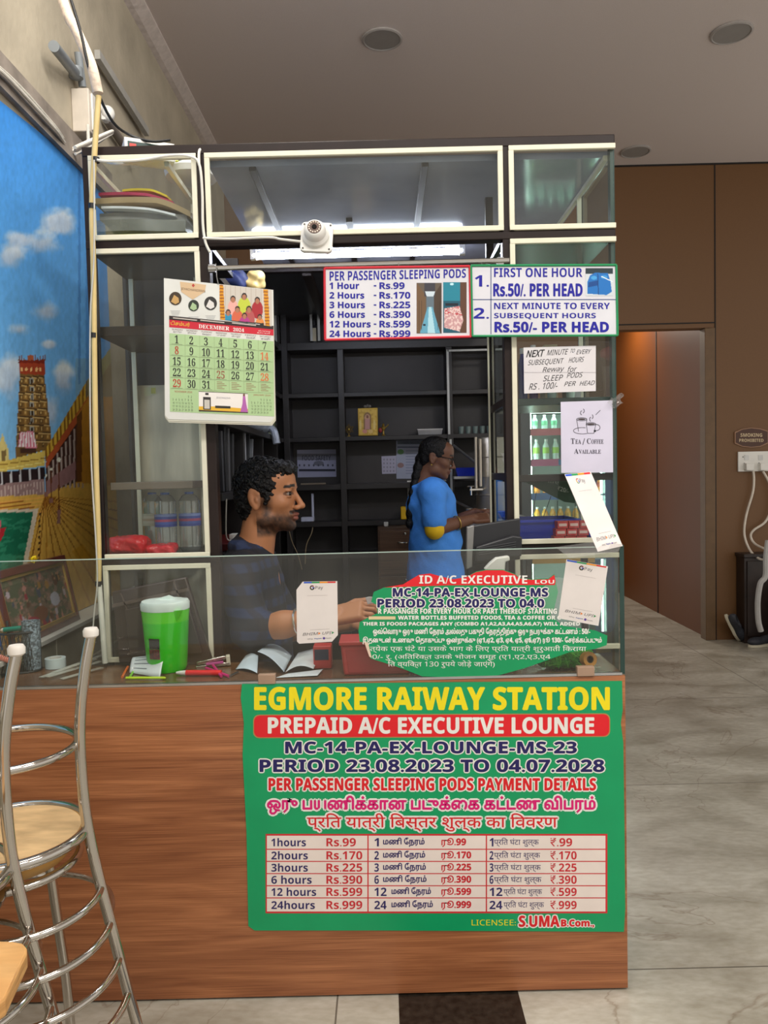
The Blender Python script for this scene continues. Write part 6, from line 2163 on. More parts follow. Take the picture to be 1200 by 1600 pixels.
# fridge
FY = 4.62
fx0, fx1 = xat(814, FY, 700), xat(958, FY, 700)
fr = thing('drinks_fridge', 'lit glass fronted drinks fridge seen through the right hand cabinet', 'fridge', ((fx0 + fx1) / 2, FY + 0.3, 0))
fd = M('dark_fridge_frame', (44, 56, 60), 0.4)
fw_ = M('white_fridge_liner', (214, 224, 220), 0.5, var=0.03)
zf0, zf1 = 0.1, zat(628, FY, 880)
cs = MB()
cs.ext(fx0, xat(830, FY), FY, FY + 0.6, 0.0, zf1).ext(xat(946, FY), fx1, FY, FY + 0.6, 0.0, zf1)
cs.ext(xat(830, FY), xat(946, FY), FY, FY + 0.6, zat(640, FY, 880), zf1).ext(xat(830, FY), xat(946, FY), FY, FY + 0.6, 0, 0.4)
cs.build('case', fd, fr, sharp=0)
MB().ext(xat(830, FY), xat(946, FY), FY + 0.4, FY + 0.41, 0.4, zat(640, FY, 880)).build('liner', fw_, fr, sharp=0)
sh_z = [zat(y, FY + 0.1, 880) for y in (673, 720, 772, 818, 870)]
for z_ in sh_z:
    MB().ext(xat(830, FY) + 0.002, xat(946, FY) - 0.002, FY + 0.03, FY + 0.4, z_ - 0.012, z_).build('shelf', fw_, fr, sharp=0)
for k, (z_, c_) in enumerate(zip(sh_z, ((206, 110, 120), (196, 100, 140), (60, 110, 170), (220, 150, 60), (220, 150, 60)))):
    MB().ext(xat(830, FY) + 0.002, xat(930, FY), FY + 0.018, FY + 0.024, z_ - 0.03, z_ + 0.012).build('price_strip', M('strip_%d' % k, c_, 0.4), fr)
    if k in (0, 1):
        MB().ext(xat(874, FY), xat(944, FY), FY + 0.016, FY + 0.018, z_ - 0.026, z_ + 0.008).build('price_strip', M('strip_blue', (90, 140, 180), 0.4), fr) if k else None
lm = M('cool_strip_light', (225, 255, 240), 0.4, var=0, emit=18.0)
for xp in (832.5, 943.5):
    MB().ext(xat(xp, FY) - 0.005, xat(xp, FY) + 0.005, FY + 0.05, FY + 0.06, 0.5, zat(644, FY, 880)).build('strip_light', lm, fr)
MB().ext(xat(830, FY), xat(946, FY), FY + 0.06, FY + 0.09, zat(643, FY, 880), zat(641, FY, 880)).build('strip_light', lm, fr)
MB().ext(xat(830, FY), xat(946, FY), FY + 0.002, FY + 0.006, 0.4, zat(640, FY, 880)).build('glass_door', glass('fridge_glass', (214, 236, 230), 0.02), fr, sharp=0)


def drink(h, r, cols):
    t = thing('drink_bottle', 'x', 'bottle', (0, 0, 0))
    MB().lathe([(0, 0.001), (r, 0.001), (r, h * 0.36)], n=16).lathe([(r, h * 0.62), (r * 0.95, h * 0.68), (r * 0.42, h * 0.86), (r * 0.42, h * 0.9), (0, h * 0.9)], n=16).build('body', M('drink_%s' % cols[0][0], cols[0], 0.2), t)
    MB().lathe([(r + 0.001, h * 0.355), (r + 0.001, h * 0.625)], n=16).build('label', M('drinklabel_%s' % cols[1][0], cols[1], 0.4), t)
    MB().lathe([(r * 0.5, h * 0.89), (r * 0.5, h), (0, h)], n=12).build('cap', M('drinkcap_%s' % cols[2][0], cols[2], 0.4), t)
    return t


rows = ((0, (836, 851, 866, 881, 896, 911, 926), 0.10, 0.018, ((190, 214, 206), (120, 190, 150), (230, 236, 230)), 'pale drink bottle on the upper fridge shelf', 'drinks on the upper fridge shelf'),
        (1, (838, 853, 868, 883, 898, 913, 928), 0.135, 0.02, ((206, 224, 214), (166, 206, 90), (238, 240, 238)), 'lime labelled drink bottle with white cap in the fridge', 'lime labelled drinks in the fridge'),
        (2, (838, 852, 866, 880, 894, 908, 922, 936), 0.11, 0.019, ((226, 140, 40), (200, 90, 30), (222, 200, 180)), 'orange drink bottle on the middle fridge shelf', 'orange drinks on the middle fridge shelf'),
        (3, (838, 850, 862, 874, 886, 898, 910, 922, 934), 0.105, 0.019, ((230, 160, 40), (226, 170, 70), (238, 236, 226)), 'amber drink bottle with white cap low in the fridge', 'amber drinks low in the fridge'))
for k, xs, h_, r_, cols, lab, grp in rows:
    z_ = sh_z[k]
    proto = None
    for x in xs:
        X_ = xat(x, FY + 0.1, 700)
        if proto is None:
            proto = drink(h_, r_, cols)
            proto.location = (X_, FY + 0.1, z_)
            proto['label'], proto['group'] = lab, grp
        else:
            dup(proto, (X_, FY + 0.1, z_), 0.4)

# ================================================================== REAR OF THE BOOTH
def on_shelf(y):
    return zb(y)


zsA = zb(685) + 0.0135
goldp = M('gold_foil', (206, 166, 60), 0.35, 0.3)
pl = planeY(4.655)
fr_ = thing('gold_picture', 'small gold devotional picture with pink figure standing on the rear shelf', 'picture', pl.at(574, 681))
MB().prism([pl.at(x, y) for x, y in ((559, 638), (590, 637), (590.5, 680.5), (560, 681))], (0, 0.012, 0)).build('frame', goldp, fr_, bevel=0.002)


def pp_icon(q):
    X, Y = q.X, q.Y
    q.c[:] = (232, 196, 84)
    q.put(fbm(X / 3, Y / 3, 3, 2) > 0.55, (206, 160, 50), 0.7)
    q.ell(574, 652, 6, 8, (150, 110, 60)); q.rect(568, 652, 580, 672, (150, 110, 60))
    q.ell(574, 653, 4.2, 6, (216, 170, 130)); q.rect(570, 654, 578, 671, (206, 150, 140))
    q.ell(574, 651, 2, 2.6, (140, 80, 60))
    q.ell(570, 674, 4, 3, (226, 150, 130)); q.ell(579, 674, 4, 3, (236, 200, 120))
    for x in (563, 585):
        q.ell(x, 664, 1.8, 8, (240, 214, 130))


picture('picture_print', pl, (561, 640, 588.5, 679), 40, 56, pp_icon, 0.0015, printm, fr_)
o = pl.at(574, 637)
MB().ball(o + Vector((-0.012, 0.004, 0.008)), (0.012, 0.008, 0.009), 0, 10).ball(o + Vector((0.012, 0.004, 0.008)), (0.012, 0.008, 0.009), 0, 10).ball(o + Vector((0, 0.004, 0.012)), (0.01, 0.008, 0.01), 0, 10).build('garland', M('grey_garland', (120, 116, 110), 0.6, var=0.4, scale=80), fr_)
c = pl.at(545, 671)
t = thing('star_ornament', 'small brass six pointed star on a stand, left of the gold picture', 'ornament', pl.at(545, 681.5))
st = MB()
for s_ in (0, math.pi):
    P0 = [c + Vector((0.03 * math.sin(s_ + 2 * math.pi * k / 3), 0, 0.03 * math.cos(s_ + 2 * math.pi * k / 3))) for k in range(3)]
    st.tube(P0, 0.0035, n=6, closed=True)
st.ball(c, 0.010, 0, 10)
st.build('star', M('brass', (176, 146, 70), 0.35, 0.6), t)
MB().tube([c + Vector((0, 0, -0.026)), Vector((c.x, c.y, zsA + 0.003))], 0.003, n=8).lathe([(0, 0), (0.012, 0), (0.01, 0.006), (0, 0.006)], (c.x, c.y, zsA), n=14).build('stand', M('brass', (176, 146, 70), 0.35, 0.6), t)
c = pl.at(599, 671)
t = thing('brass_figurine', 'small brass figurine with red base right of the gold picture', 'ornament', pl.at(599, 681.5))
zz = zsA
MB().lathe([(0, 0.001), (0.014, 0.001), (0.006, 0.01), (0.005, 0.03), (0.012, 0.04), (0.014, 0.05), (0.006, 0.062), (0.008, 0.068), (0, 0.078)], (c.x, c.y, zz), n=16).build('figure', M('brass', (176, 146, 70), 0.35, 0.6), t)
MB().ball((c.x - 0.018, c.y, zz + 0.035), (0.012, 0.008, 0.016), 0, 10).build('red_flower', M('red_petal', (150, 40, 40), 0.5), t)
MB().tube([(c.x + 0.006, c.y, zz + 0.045), (c.x + 0.03, c.y, zz + 0.066), (c.x + 0.028, c.y, zz + 0.07)], 0.004, n=6).build('arm', M('brass', (176, 146, 70), 0.35, 0.6), t)
a, b = pY(654, 679, 4.65), pY(690, 677, 4.65)
t = thing('foil_box', 'flat white foil food box on the rear shelf above the person in blue', 'box', ((a.x + b.x) / 2, 4.68, zsA))
MB().prism([(a.x, 4.65, zsA + 0.001), (b.x, 4.65, zsA + 0.001), (b.x + 0.005, 4.645, zsA + 0.03), (a.x - 0.005, 4.645, zsA + 0.03)], (0, 0.09, 0)).build('tray', M('foil', (180, 180, 184), 0.3, 0.6), t)
MB().ext(a.x - 0.007, b.x + 0.007, 4.642, 4.74, zsA + 0.03, zsA + 0.036).build('lid', M('white_card_lid', (206, 204, 204), 0.5), t)
zsT = zb(539) + 0.023
c = Vector((xat(491, 4.64, 520), 4.64, zsT))
hcan = zb(495) - zsT
t = thing('spray_can', 'black spray can with pale label on the high rear shelf', 'can', c)
MB().lathe([(0, 0.001), (0.026, 0.001), (0.026, hcan * 0.68), (0.02, hcan * 0.74), (0, hcan * 0.74)], c, n=20).build('can_body', bp, t)
MB().lathe([(0.021, hcan * 0.73), (0.021, hcan), (0, hcan)], c, n=18).build('cap', M('black_gloss', (22, 22, 24), 0.2), t)
MB().ext(c.x - 0.008, c.x + 0.014, c.y - 0.0275, c.y - 0.0262, c.z + hcan * 0.06, c.z + hcan * 0.6).build('label', M('beige_label', (190, 180, 150), 0.4), t)
# modem with upright antenna
zsm = zb(818) + 0.0155
a = pY(481, 812, 4.65)
t = thing('modem', 'white modem with upright antenna on the lower rear shelf', 'modem', (a.x, 4.66, zsm))
MB().ext(xat(469, 4.65), xat(489, 4.65), 4.63, 4.70, zsm + 0.001, zsm + 0.028).build('case', M('pale_blue_plastic', (186, 190, 214), 0.4), t, bevel=0.003)
x_ = xat(487.5, 4.65)
MB().ext(x_ - 0.007, x_ + 0.007, 4.645, 4.655, zsm + 0.024, zsm + 0.17).build('antenna', M('pale_blue_plastic', (186, 190, 214), 0.4), t, bevel=0.002)
MB().tube(smooth_path([(x_, 4.64, zsm + 0.01), (x_ - 0.005, 4.6, zsm - 0.06), (x_ - 0.04, 4.59, zsm - 0.14), (x_ - 0.05, 4.59, zsm - 0.25)]), 0.003, n=6).build('cord', M('beige_cord', (150, 130, 100), 0.5), t)
MB().tube(smooth_path([pY(452, 830, 4.58), pY(457, 848, 4.58), pY(466, 868, 4.58), pY(472, 890, 4.58)]), 0.0028, n=6).build('hanging_cord', M('beige_cord', (150, 130, 100), 0.5), label='thin beige cord hanging below the lower rear shelf', cat='cord')
MB().tube([pY(470, 757, 4.64), pY(509, 756, 4.64)], 0.007, n=8).build('thin_pipe', M('dull_tan', (130, 116, 96), 0.6), label='thin tan rod lying on the rear shelf under the food safety poster', cat='rod')
# switch board, yellow box, drawers
pl = planeY(4.766)
t = thing('switch_board', 'white switch board behind the shoulders of the person in blue', 'switch', pl.at(668, 775))
MB().prism([pl.at(x, y) for x, y in ((636, 751), (701, 749), (701, 774), (637, 776))], (0, -0.012, 0)).build('plate', white_p, t, bevel=0.002)
for k in range(6):
    MB().prism([pl.at(x + k * 10.5, y, 0.012) for x, y in ((639, 757), (644, 757), (644, 768), (639, 768))], (0, -0.004, 0)).build('switch', M('grey_switch', (150, 150, 150), 0.4), t)
zsl = zb(818) + 0.0155
MB().ext(xat(625, 4.62), xat(646, 4.62), 4.62, 4.70, zsl + 0.001, zb(794)).build('yellow_box', M('yellow_carton', (222, 176, 10), 0.5), label='small yellow box on the lower rear shelf behind the person in blue', cat='box', bevel=0.004)
dz1 = zb(822)
dx0, dx1 = xat(588, 4.45), xat(690, 4.45)
dc = thing('drawer_chest', 'brown drawer chest with steel handle behind the person in blue', 'drawers', ((dx0 + dx1) / 2, 4.52, 0))
dwood = wood('brown_drawer_wood', (74, 52, 38), (110, 80, 58))
MB().ext(dx0, dx1, 4.46, 4.597, 0.0, dz1).build('body', dwood, dc, bevel=0.003)
for k in range(3):
    z1_, z0_ = dz1 - 0.02 - k * 0.27, dz1 - 0.275 - k * 0.27
    d_ = MB().ext(dx0 + 0.01, dx1 - 0.01, 4.446, 4.459, z0_, z1_).build('drawer', dwood, dc, bevel=0.002)
    xm = xat(627, 4.44)
    MB().tube(smooth_path([(xm - 0.03, 4.444, z1_ - 0.07), (xm - 0.02, 4.42, z1_ - 0.07), (xm + 0.02, 4.42, z1_ - 0.07), (xm + 0.03, 4.444, z1_ - 0.07)]), 0.004, n=8).build('handle', M('chrome', (200, 198, 192), 0.14, 0.95), d_)
    MB().ball((xat(631, 4.44), 4.442, z1_ - 0.02), 0.009, 0, 10).build('lock', M('chrome', (200, 198, 192), 0.14, 0.95), d_)
MB().ext(xat(598, 4.5), xat(605, 4.5), 4.48, 4.51, dz1 + 0.001, dz1 + 0.028).build('white_adapter', white_p, label='tiny white adapter on top of the brown drawer chest', cat='adapter', bevel=0.004)

# worktop with urn
zw = zat(809, 4.15, 760)
wt = thing('side_worktop', 'grey worktop on legs in front of the person in blue', 'table', (0.58, 4.25, 0))
MB().ext(0.43, 0.78, 4.02, 4.43, zw - 0.03, zw).build('top', M('pale_worktop', (150, 150, 150), 0.4), wt, bevel=0.003)
for x_, y_ in ((0.45, 4.04), (0.76, 4.04), (0.45, 4.41), (0.76, 4.41)):
    MB().ext(x_ - 0.015, x_ + 0.015, y_ - 0.015, y_ + 0.015, 0, zw - 0.03).build('leg', black, wt)
crate('blue_tray', xat(752, 4.1), xat(796, 4.1), 4.05, 4.17, zw, 0.035, 'shallow blue tray under the hands of the person in blue', rim=False)
steel = M('stainless_steel', (190, 182, 168), 0.34, 0.7, var=0.05)
ux, uy = xat(768, 4.32), 4.32
zu1 = zat(684, 4.32, 768)
u = thing('steel_urn', 'tall stainless steel tea urn with tap beside the person in blue', 'urn', (ux, uy, zw))
r_ = 0.088
MB().lathe([(0, 0.001), (r_ * 0.95, 0.001), (r_, 0.01), (r_, (zu1 - zw) * 0.48), (r_ * 1.02, (zu1 - zw) * 0.49), (r_ * 1.02, (zu1 - zw) * 0.52), (r_, (zu1 - zw) * 0.53), (r_, (zu1 - zw) * 0.985), (r_ * 0.96, zu1 - zw), (0, zu1 - zw + 0.006)], (ux, uy, zw), n=40).build('tank', steel, u)
for xp, ya2, yb3 in ((743, 683, 763), (750, 686, 760)):
    MB().tube([pY(xp, ya2, 4.21), pY(xp + 1, yb3, 4.21)], 0.008, n=10).build('sight_tube', steel, u)
tp = pY(745, 765, 4.2)
MB().tube([tp + Vector((-0.04, 0, 0)), tp + Vector((0.03, 0.02, 0)), tp + Vector((0.05, 0.08, 0))], 0.008, n=10).tube([tp + Vector((-0.032, 0, 0.016)), tp + Vector((-0.032, 0, -0.03))], 0.006, n=8).tube([tp + Vector((-0.05, 0, 0.018)), tp + Vector((-0.014, 0, 0.018))], 0.005, n=8).build('tap', M('chrome', (200, 198, 192), 0.14, 0.95), u)
for z_ in (0.12, 0.22, 0.33):
    MB().tube([(ux + (r_ + 0.002) * math.cos(a), uy + (r_ + 0.002) * math.sin(a), zw + z_) for a in np.linspace(0, 2 * math.pi, 36, endpoint=False)], 0.003, n=6, closed=True).build('band', steel, u)
c = Vector((xat(736, 4.12), 4.12, zw))
t = thing('steel_pot', 'small steel pot on the worktop near the urn tap', 'pot', c)
MB().lathe([(0, 0.001), (0.027, 0.001), (0.03, 0.05), (0.032, 0.052), (0.028, 0.052), (0.026, 0.006), (0, 0.006)], c, n=24).build('bowl', steel, t)
MB().tube([c + Vector((0.028, -0.01, 0.045)), c + Vector((0.075, -0.03, 0.05))], 0.004, n=8).build('handle', steel, t)
zt2 = zat(744, 4.62, 725)
br = MB().ext(xat(706, 4.6), xat(775, 4.6), 4.45, 4.598, zt2 - 0.014, zt2)
br.build('bracket_shelf', alu, shelf)
crate('blue_tray', xat(712, 4.5), xat(745, 4.5), 4.47, 4.58, zt2, 0.05, 'blue plastic tray on the bracket shelf at face height of the person in blue', rim=False)
MB().tube([pY(709, 696, 4.57), pY(745, 724, 4.45)], 0.008, n=8).build('shelf_stay', alu, shelf)
MB().tube([pY(709, 782, 4.57), pY(747, 800, 4.45)], 0.008, n=8).build('shelf_stay', alu, shelf)
for k, xp in enumerate((722, 733, 744, 755, 766)):
    c = Vector((xat(xp, 4.66), 4.66, zsA))
    MB().lathe([(0, 0.001), (0.014, 0.001), (0.018, 0.045), (0.0172, 0.045), (0.0135, 0.004), (0, 0.004)], c, n=14).build('tea_glass', M('dim_glassware', (110, 126, 124), 0.15), label='small tea glass above the urn, %s' % ('nearest the white shelf trim', 'second from the white trim', 'in the middle of the row', 'second from the outer end', 'at the outer end')[k], cat='glass', group='tea glasses on the rear shelf')

# left inner shelves
c0, c1 = pY(404, 667, 3.62), pY(446, 675, 4.2)
zr = zb(685) + 0.0145 + 0.047
a, b = Vector((-0.66, 3.58, zr)), Vector((-0.645, 4.2, zr))
t = thing('wrapped_roll', 'silver wrapped plastic roll lying on the side shelf left of the rear unit', 'roll', (a.x, 3.9, zr - 0.046))
MB().tube([a, b], 0.045, n=24).build('roll', M('silver_film', (176, 184, 200), 0.25, 0.2, var=0.15, scale=30, bump=0.4), t)
MB().tube(smooth_path([b + Vector((0.02, -0.01, 0.0)), b + Vector((0.06, -0.03, -0.03)), b + Vector((0.075, -0.04, -0.10))]), 0.02, n=10, radii=None).build('loose_end', M('silver_film', (176, 184, 200), 0.25, 0.2), t)
c = Vector((-0.64, 4.38, zb(685) + 0.0145))
t = thing('sauce_jar', 'small jar with red lid on the side shelf behind the calendar', 'jar', c)
MB().lathe([(0, 0.001), (0.035, 0.001), (0.037, 0.09), (0.03, 0.1), (0, 0.1)], c, n=20).build('jar_body', M('olive_jar', (110, 116, 90), 0.3), t)
MB().lathe([(0.033, 0.098), (0.033, 0.125), (0, 0.125)], c, n=20).build('lid', M('dark_red_lid', (120, 30, 30), 0.4), t)
zfz = zb(760) + 0.0155
for k, (y_, c_, lean) in enumerate(((3.0, (60, 60, 66), 0.0), (3.06, (34, 34, 38), 0.0), (3.12, (80, 80, 84), 0.02), (3.2, (46, 46, 50), 0.03), (3.52, (150, 152, 160), 0.0), (3.58, (40, 40, 44), 0.06), (3.66, (120, 122, 128), 0.07))):
    h_ = 0.24 + 0.02 * (k % 3)
    P_ = [(-0.89, y_, zfz + 0.001), (-0.625, y_, zfz + 0.001), (-0.625, y_ + lean, zfz + h_), (-0.89, y_ + lean, zfz + h_)]
    MB().prism(P_, (0, 0.028 if k < 4 else 0.014, 0)).build('file_binder', M('binder_%d' % k, c_, 0.5), label='%s file binder on the side shelf, %s in the row from the counter' % (('dark grey', 'black', 'mid grey', 'charcoal', 'pale grey', 'leaning black', 'leaning grey')[k], ('first', 'second', 'third', 'fourth', 'fifth', 'sixth', 'seventh')[k]), cat='binder', group='file binders on the side shelf', bevel=0.002)
zr2 = zb(818) + 0.0135
t = thing('red_tray', 'dark red tray with a white adapter on the low side shelf behind the seated person', 'tray', (-0.72, 3.2, zr2))
MB().ext(-0.88, -0.575, 2.92, 3.40, zr2 + 0.001, zr2 + 0.03).build('tray_body', M('dark_red_tray', (112, 30, 28), 0.4), t, bevel=0.004)
MB().ext(-0.63, -0.585, 3.1, 3.16, zr2 + 0.031, zr2 + 0.052).build('adapter', white_p, t, bevel=0.003)
MB().tube(smooth_path([(-0.61, 3.1, zr2 + 0.04), (-0.6, 3.0, zr2 + 0.035), (-0.61, 2.95, zr2 + 0.06), (-0.6, 2.93, zr2 + 0.2)]), 0.003, n=6).build('cord', wc, t)
zt3 = zb(539) + 0.0155
base = blend([ell(np.array((-0.66, 3.35, zt3 + 0.06)), (0.07, 0.10, 0.06)), ell(np.array((-0.60, 3.32, zt3 + 0.05)), (0.05, 0.06, 0.05))], 0.03)
soft('blue_bag', lambda P: base(P) + wob(P, 40, 0.008, 1), (-0.78, 3.2, zt3 - 0.008), (-0.5, 3.5, zt3 + 0.16), 0.006, M('navy_bag', (30, 44, 96), 0.5, var=0.3), label='dark blue cloth bag on the high side shelf above the calendar', cat='bag')
base2 = ell(np.array((-0.53, 3.33, zt3 + 0.05)), (0.05, 0.035, 0.045), rotm(0, -0.5, 0))
soft('snack_packet', lambda P: base2(P) + wob(P, 60, 0.007, 4), (-0.62, 3.27, zt3 - 0.02), (-0.45, 3.40, zt3 + 0.13), 0.004, M('yellow_white_film', (214, 186, 120), 0.35, var=0.4, scale=14), label='crumpled yellow and white packet beside the dark blue bag', cat='packet', sharp=30)

# ================================================================== RIGHT HAND WALL AND FLOOR
pl = planeY(YW - 0.001)
t = thing('wall_socket', 'white double wall socket plate with two plugs below the smoking sign', 'socket', pl.at(1175, 738))
MB().prism([pl.at(x, y) for x, y in ((1152, 706), (1199, 705), (1199, 736), (1152, 737))], (0, -0.018, 0)).build('plate', white_p, t, bevel=0.003)
for k, x in enumerate((1162, 1184)):
    MB().prism([pl.at(x + a, b, 0.018) for a, b in ((0, 724), (12, 724), (12, 735), (0, 735))], (0, -0.05, 0)).build('plug', white_p, t, bevel=0.004)
    MB().prism([pl.at(x + a, b, 0.018) for a, b in ((1, 711), (8, 711), (8, 719), (1, 719))], (0, -0.004, 0)).build('rocker', M('pale_rocker', (206, 206, 204), 0.4), t, bevel=0.001)
dots = MB()
for x, y in ((1161, 714), (1165, 713.5), (1163, 724), (1186, 723.5), (1196, 732)):
    dots.disc(pl, x, y, 0.9, 0.9, 0.0195)
dots.build('pin_hole', M('black_plastic', (36, 36, 40), 0.4), t, sharp=0)
zc = YW - 0.04
pale_cord = M('pale_cord', (214, 204, 190), 0.5)
MB().tube(smooth_path([pY(1177, 736, zc), pY(1178, 750, zc), pY(1176, 770, zc), pY(1166, 805, zc), pY(1163, 835, zc), pY(1172, 860, zc - 0.05), pY(1186, 873, zc - 0.15), pY(1200, 875, zc - 0.25)]), 0.010, n=8).build('charger_cord', pale_cord, label='pale charging cord hanging from the left plug of the wall socket to the dark cabinet', cat='cord')
MB().tube(smooth_path([pY(1192, 736, zc), pY(1204, 760, zc), pY(1206, 790, zc), pY(1196, 815, zc), pY(1178, 828, zc), pY(1173, 838, zc), pY(1180, 850, zc - 0.05), pY(1200, 860, zc - 0.2)]), 0.010, n=8).build('charger_cord', pale_cord, label='pale charging cord looping from the right plug of the wall socket', cat='cord')
a = pZ(1163, 1003, 0)
zt_ = pY(1163, 866, 6.38).z
dkc = M('very_dark_wood', (38, 26, 22), 0.4, var=0.3)
t = thing('dark_cabinet', 'very dark low cabinet below the wall sockets', 'cabinet', (3.35, 6.46, 0))
xa = pY(1164, 930, 6.38).x
MB().ext(xa, xa + 0.9, 6.39, 6.54, 0.0, zt_ - 0.03).build('body', dkc, t, bevel=0.004)
MB().ext(xa - 0.01, xa + 0.92, 6.375, 6.545, zt_ - 0.03, zt_).build('top', dkc, t, bevel=0.004)
for k in range(2):
    d_ = MB().ext(xa + 0.02 + 0.44 * k, xa + 0.44 + 0.44 * k, 6.376, 6.3895, 0.06, zt_ - 0.06).build('door', dkc, t, bevel=0.003)
    MB().ball((xa + (0.40 if k == 0 else 0.50), 6.366, 0.45), 0.014, 0, 12).build('knob', alu, d_)
bx = xa + 0.26
base = rbox(np.array((bx + 0.1, 6.12, 0.27)), (0.19, 0.13, 0.26), 0.09)
t = thing('backpack', 'dark backpack with a pale strap standing in front of the dark cabinet', 'bag', (bx + 0.1, 6.12, 0.0))
soft('bag_body', lambda P: base(P) + wob(P, 14, 0.012), (bx - 0.15, 5.92, -0.0), (bx + 0.35, 6.29, 0.62), 0.012, M('black_fabric', (30, 30, 34), 0.8, var=0.3, scale=60), t)
MB().tube(smooth_path([pY(1200, 845, 5.98), pY(1197, 870, 5.95), pY(1196, 900, 5.94), pY(1188, 912, 5.94), pY(1184, 940, 5.94), pY(1185, 970, 5.95), pY(1189, 986, 5.96)]), 0.022, n=8).build('strap', M('pale_grey_strap', (170, 168, 166), 0.7), t)


# shoes
def make_shoe():
    t = thing('shoe', 'x', 'shoe', (0, 0, 0), 'pair of dark slip on shoes')
    up_ = blend([ell((0.07, 0, 0.045), (0.085, 0.046, 0.036)), ell((-0.07, 0, 0.055), (0.075, 0.038, 0.05)), ('-', ell((-0.065, 0, 0.10), (0.062, 0.030, 0.06)), 0.01), ('-', rbox((0, 0, -0.03), (0.3, 0.2, 0.045), 0.004), 0.004)], 0.04)
    soft('upper', up_, (-0.17, -0.07, 0), (0.18, 0.07, 0.13), 0.004, M('charcoal_shoe', (44, 46, 54), 0.6, var=0.2, scale=60), t)
    so = []
    for k in range(28):
        a = 2 * math.pi * k / 28
        x = 0.155 * math.cos(a)
        so.append((x, (0.050 if x > 0 else 0.041) * math.sin(a), 0))
    MB().prism(so, (0, 0, 0.022)).build('sole', M('off_white_sole', (196, 188, 166), 0.6), t, bevel=0.004)
    return t


sh = make_shoe()
sp = pZ(1180, 1003, 0)
sp = pZ(1172, 1000, 0)
sh.location = (sp.x, 6.29, 0.0)
sh.rotation_euler = (0, 0, math.radians(200))
sh['label'] = 'dark slip on shoe lying flat at the foot of the dark cabinet'
s2 = dup(sh, (0, 0, 0), None, 'dark slip on shoe propped upright against the brown wall')
q = pZ(1146, 1001, 0)
s2.location = (pY(1142, 978, 6.44).x, 6.43, 0.135)
s2.rotation_euler = (math.radians(62), math.radians(52), math.radians(30))
bpy.context.view_layer.update()
lo = min((s2.matrix_world @ Vector(c)).z for ch in s2.children for c in [v.co for v in ch.data.vertices])
s2.location.z -= lo - 0.001

# ================================================================== CHROME BAR CHAIRS AND TABLE
chrome = M('polished_chair_steel', (196, 190, 182), 0.1, 0.97, var=0.03)
seatm = M('worn_birch_seat', (214, 180, 132), 0.5, var=0.25, scale=9, stretch=(1, 3, 1))
seat_edge = M('honey_seat_edge', (206, 156, 82), 0.4)
cx_, cy_ = 0, 1.72
zs_seat = 0.66
ctr = pY(16, 1308, 1.72)
SZ = ctr.z


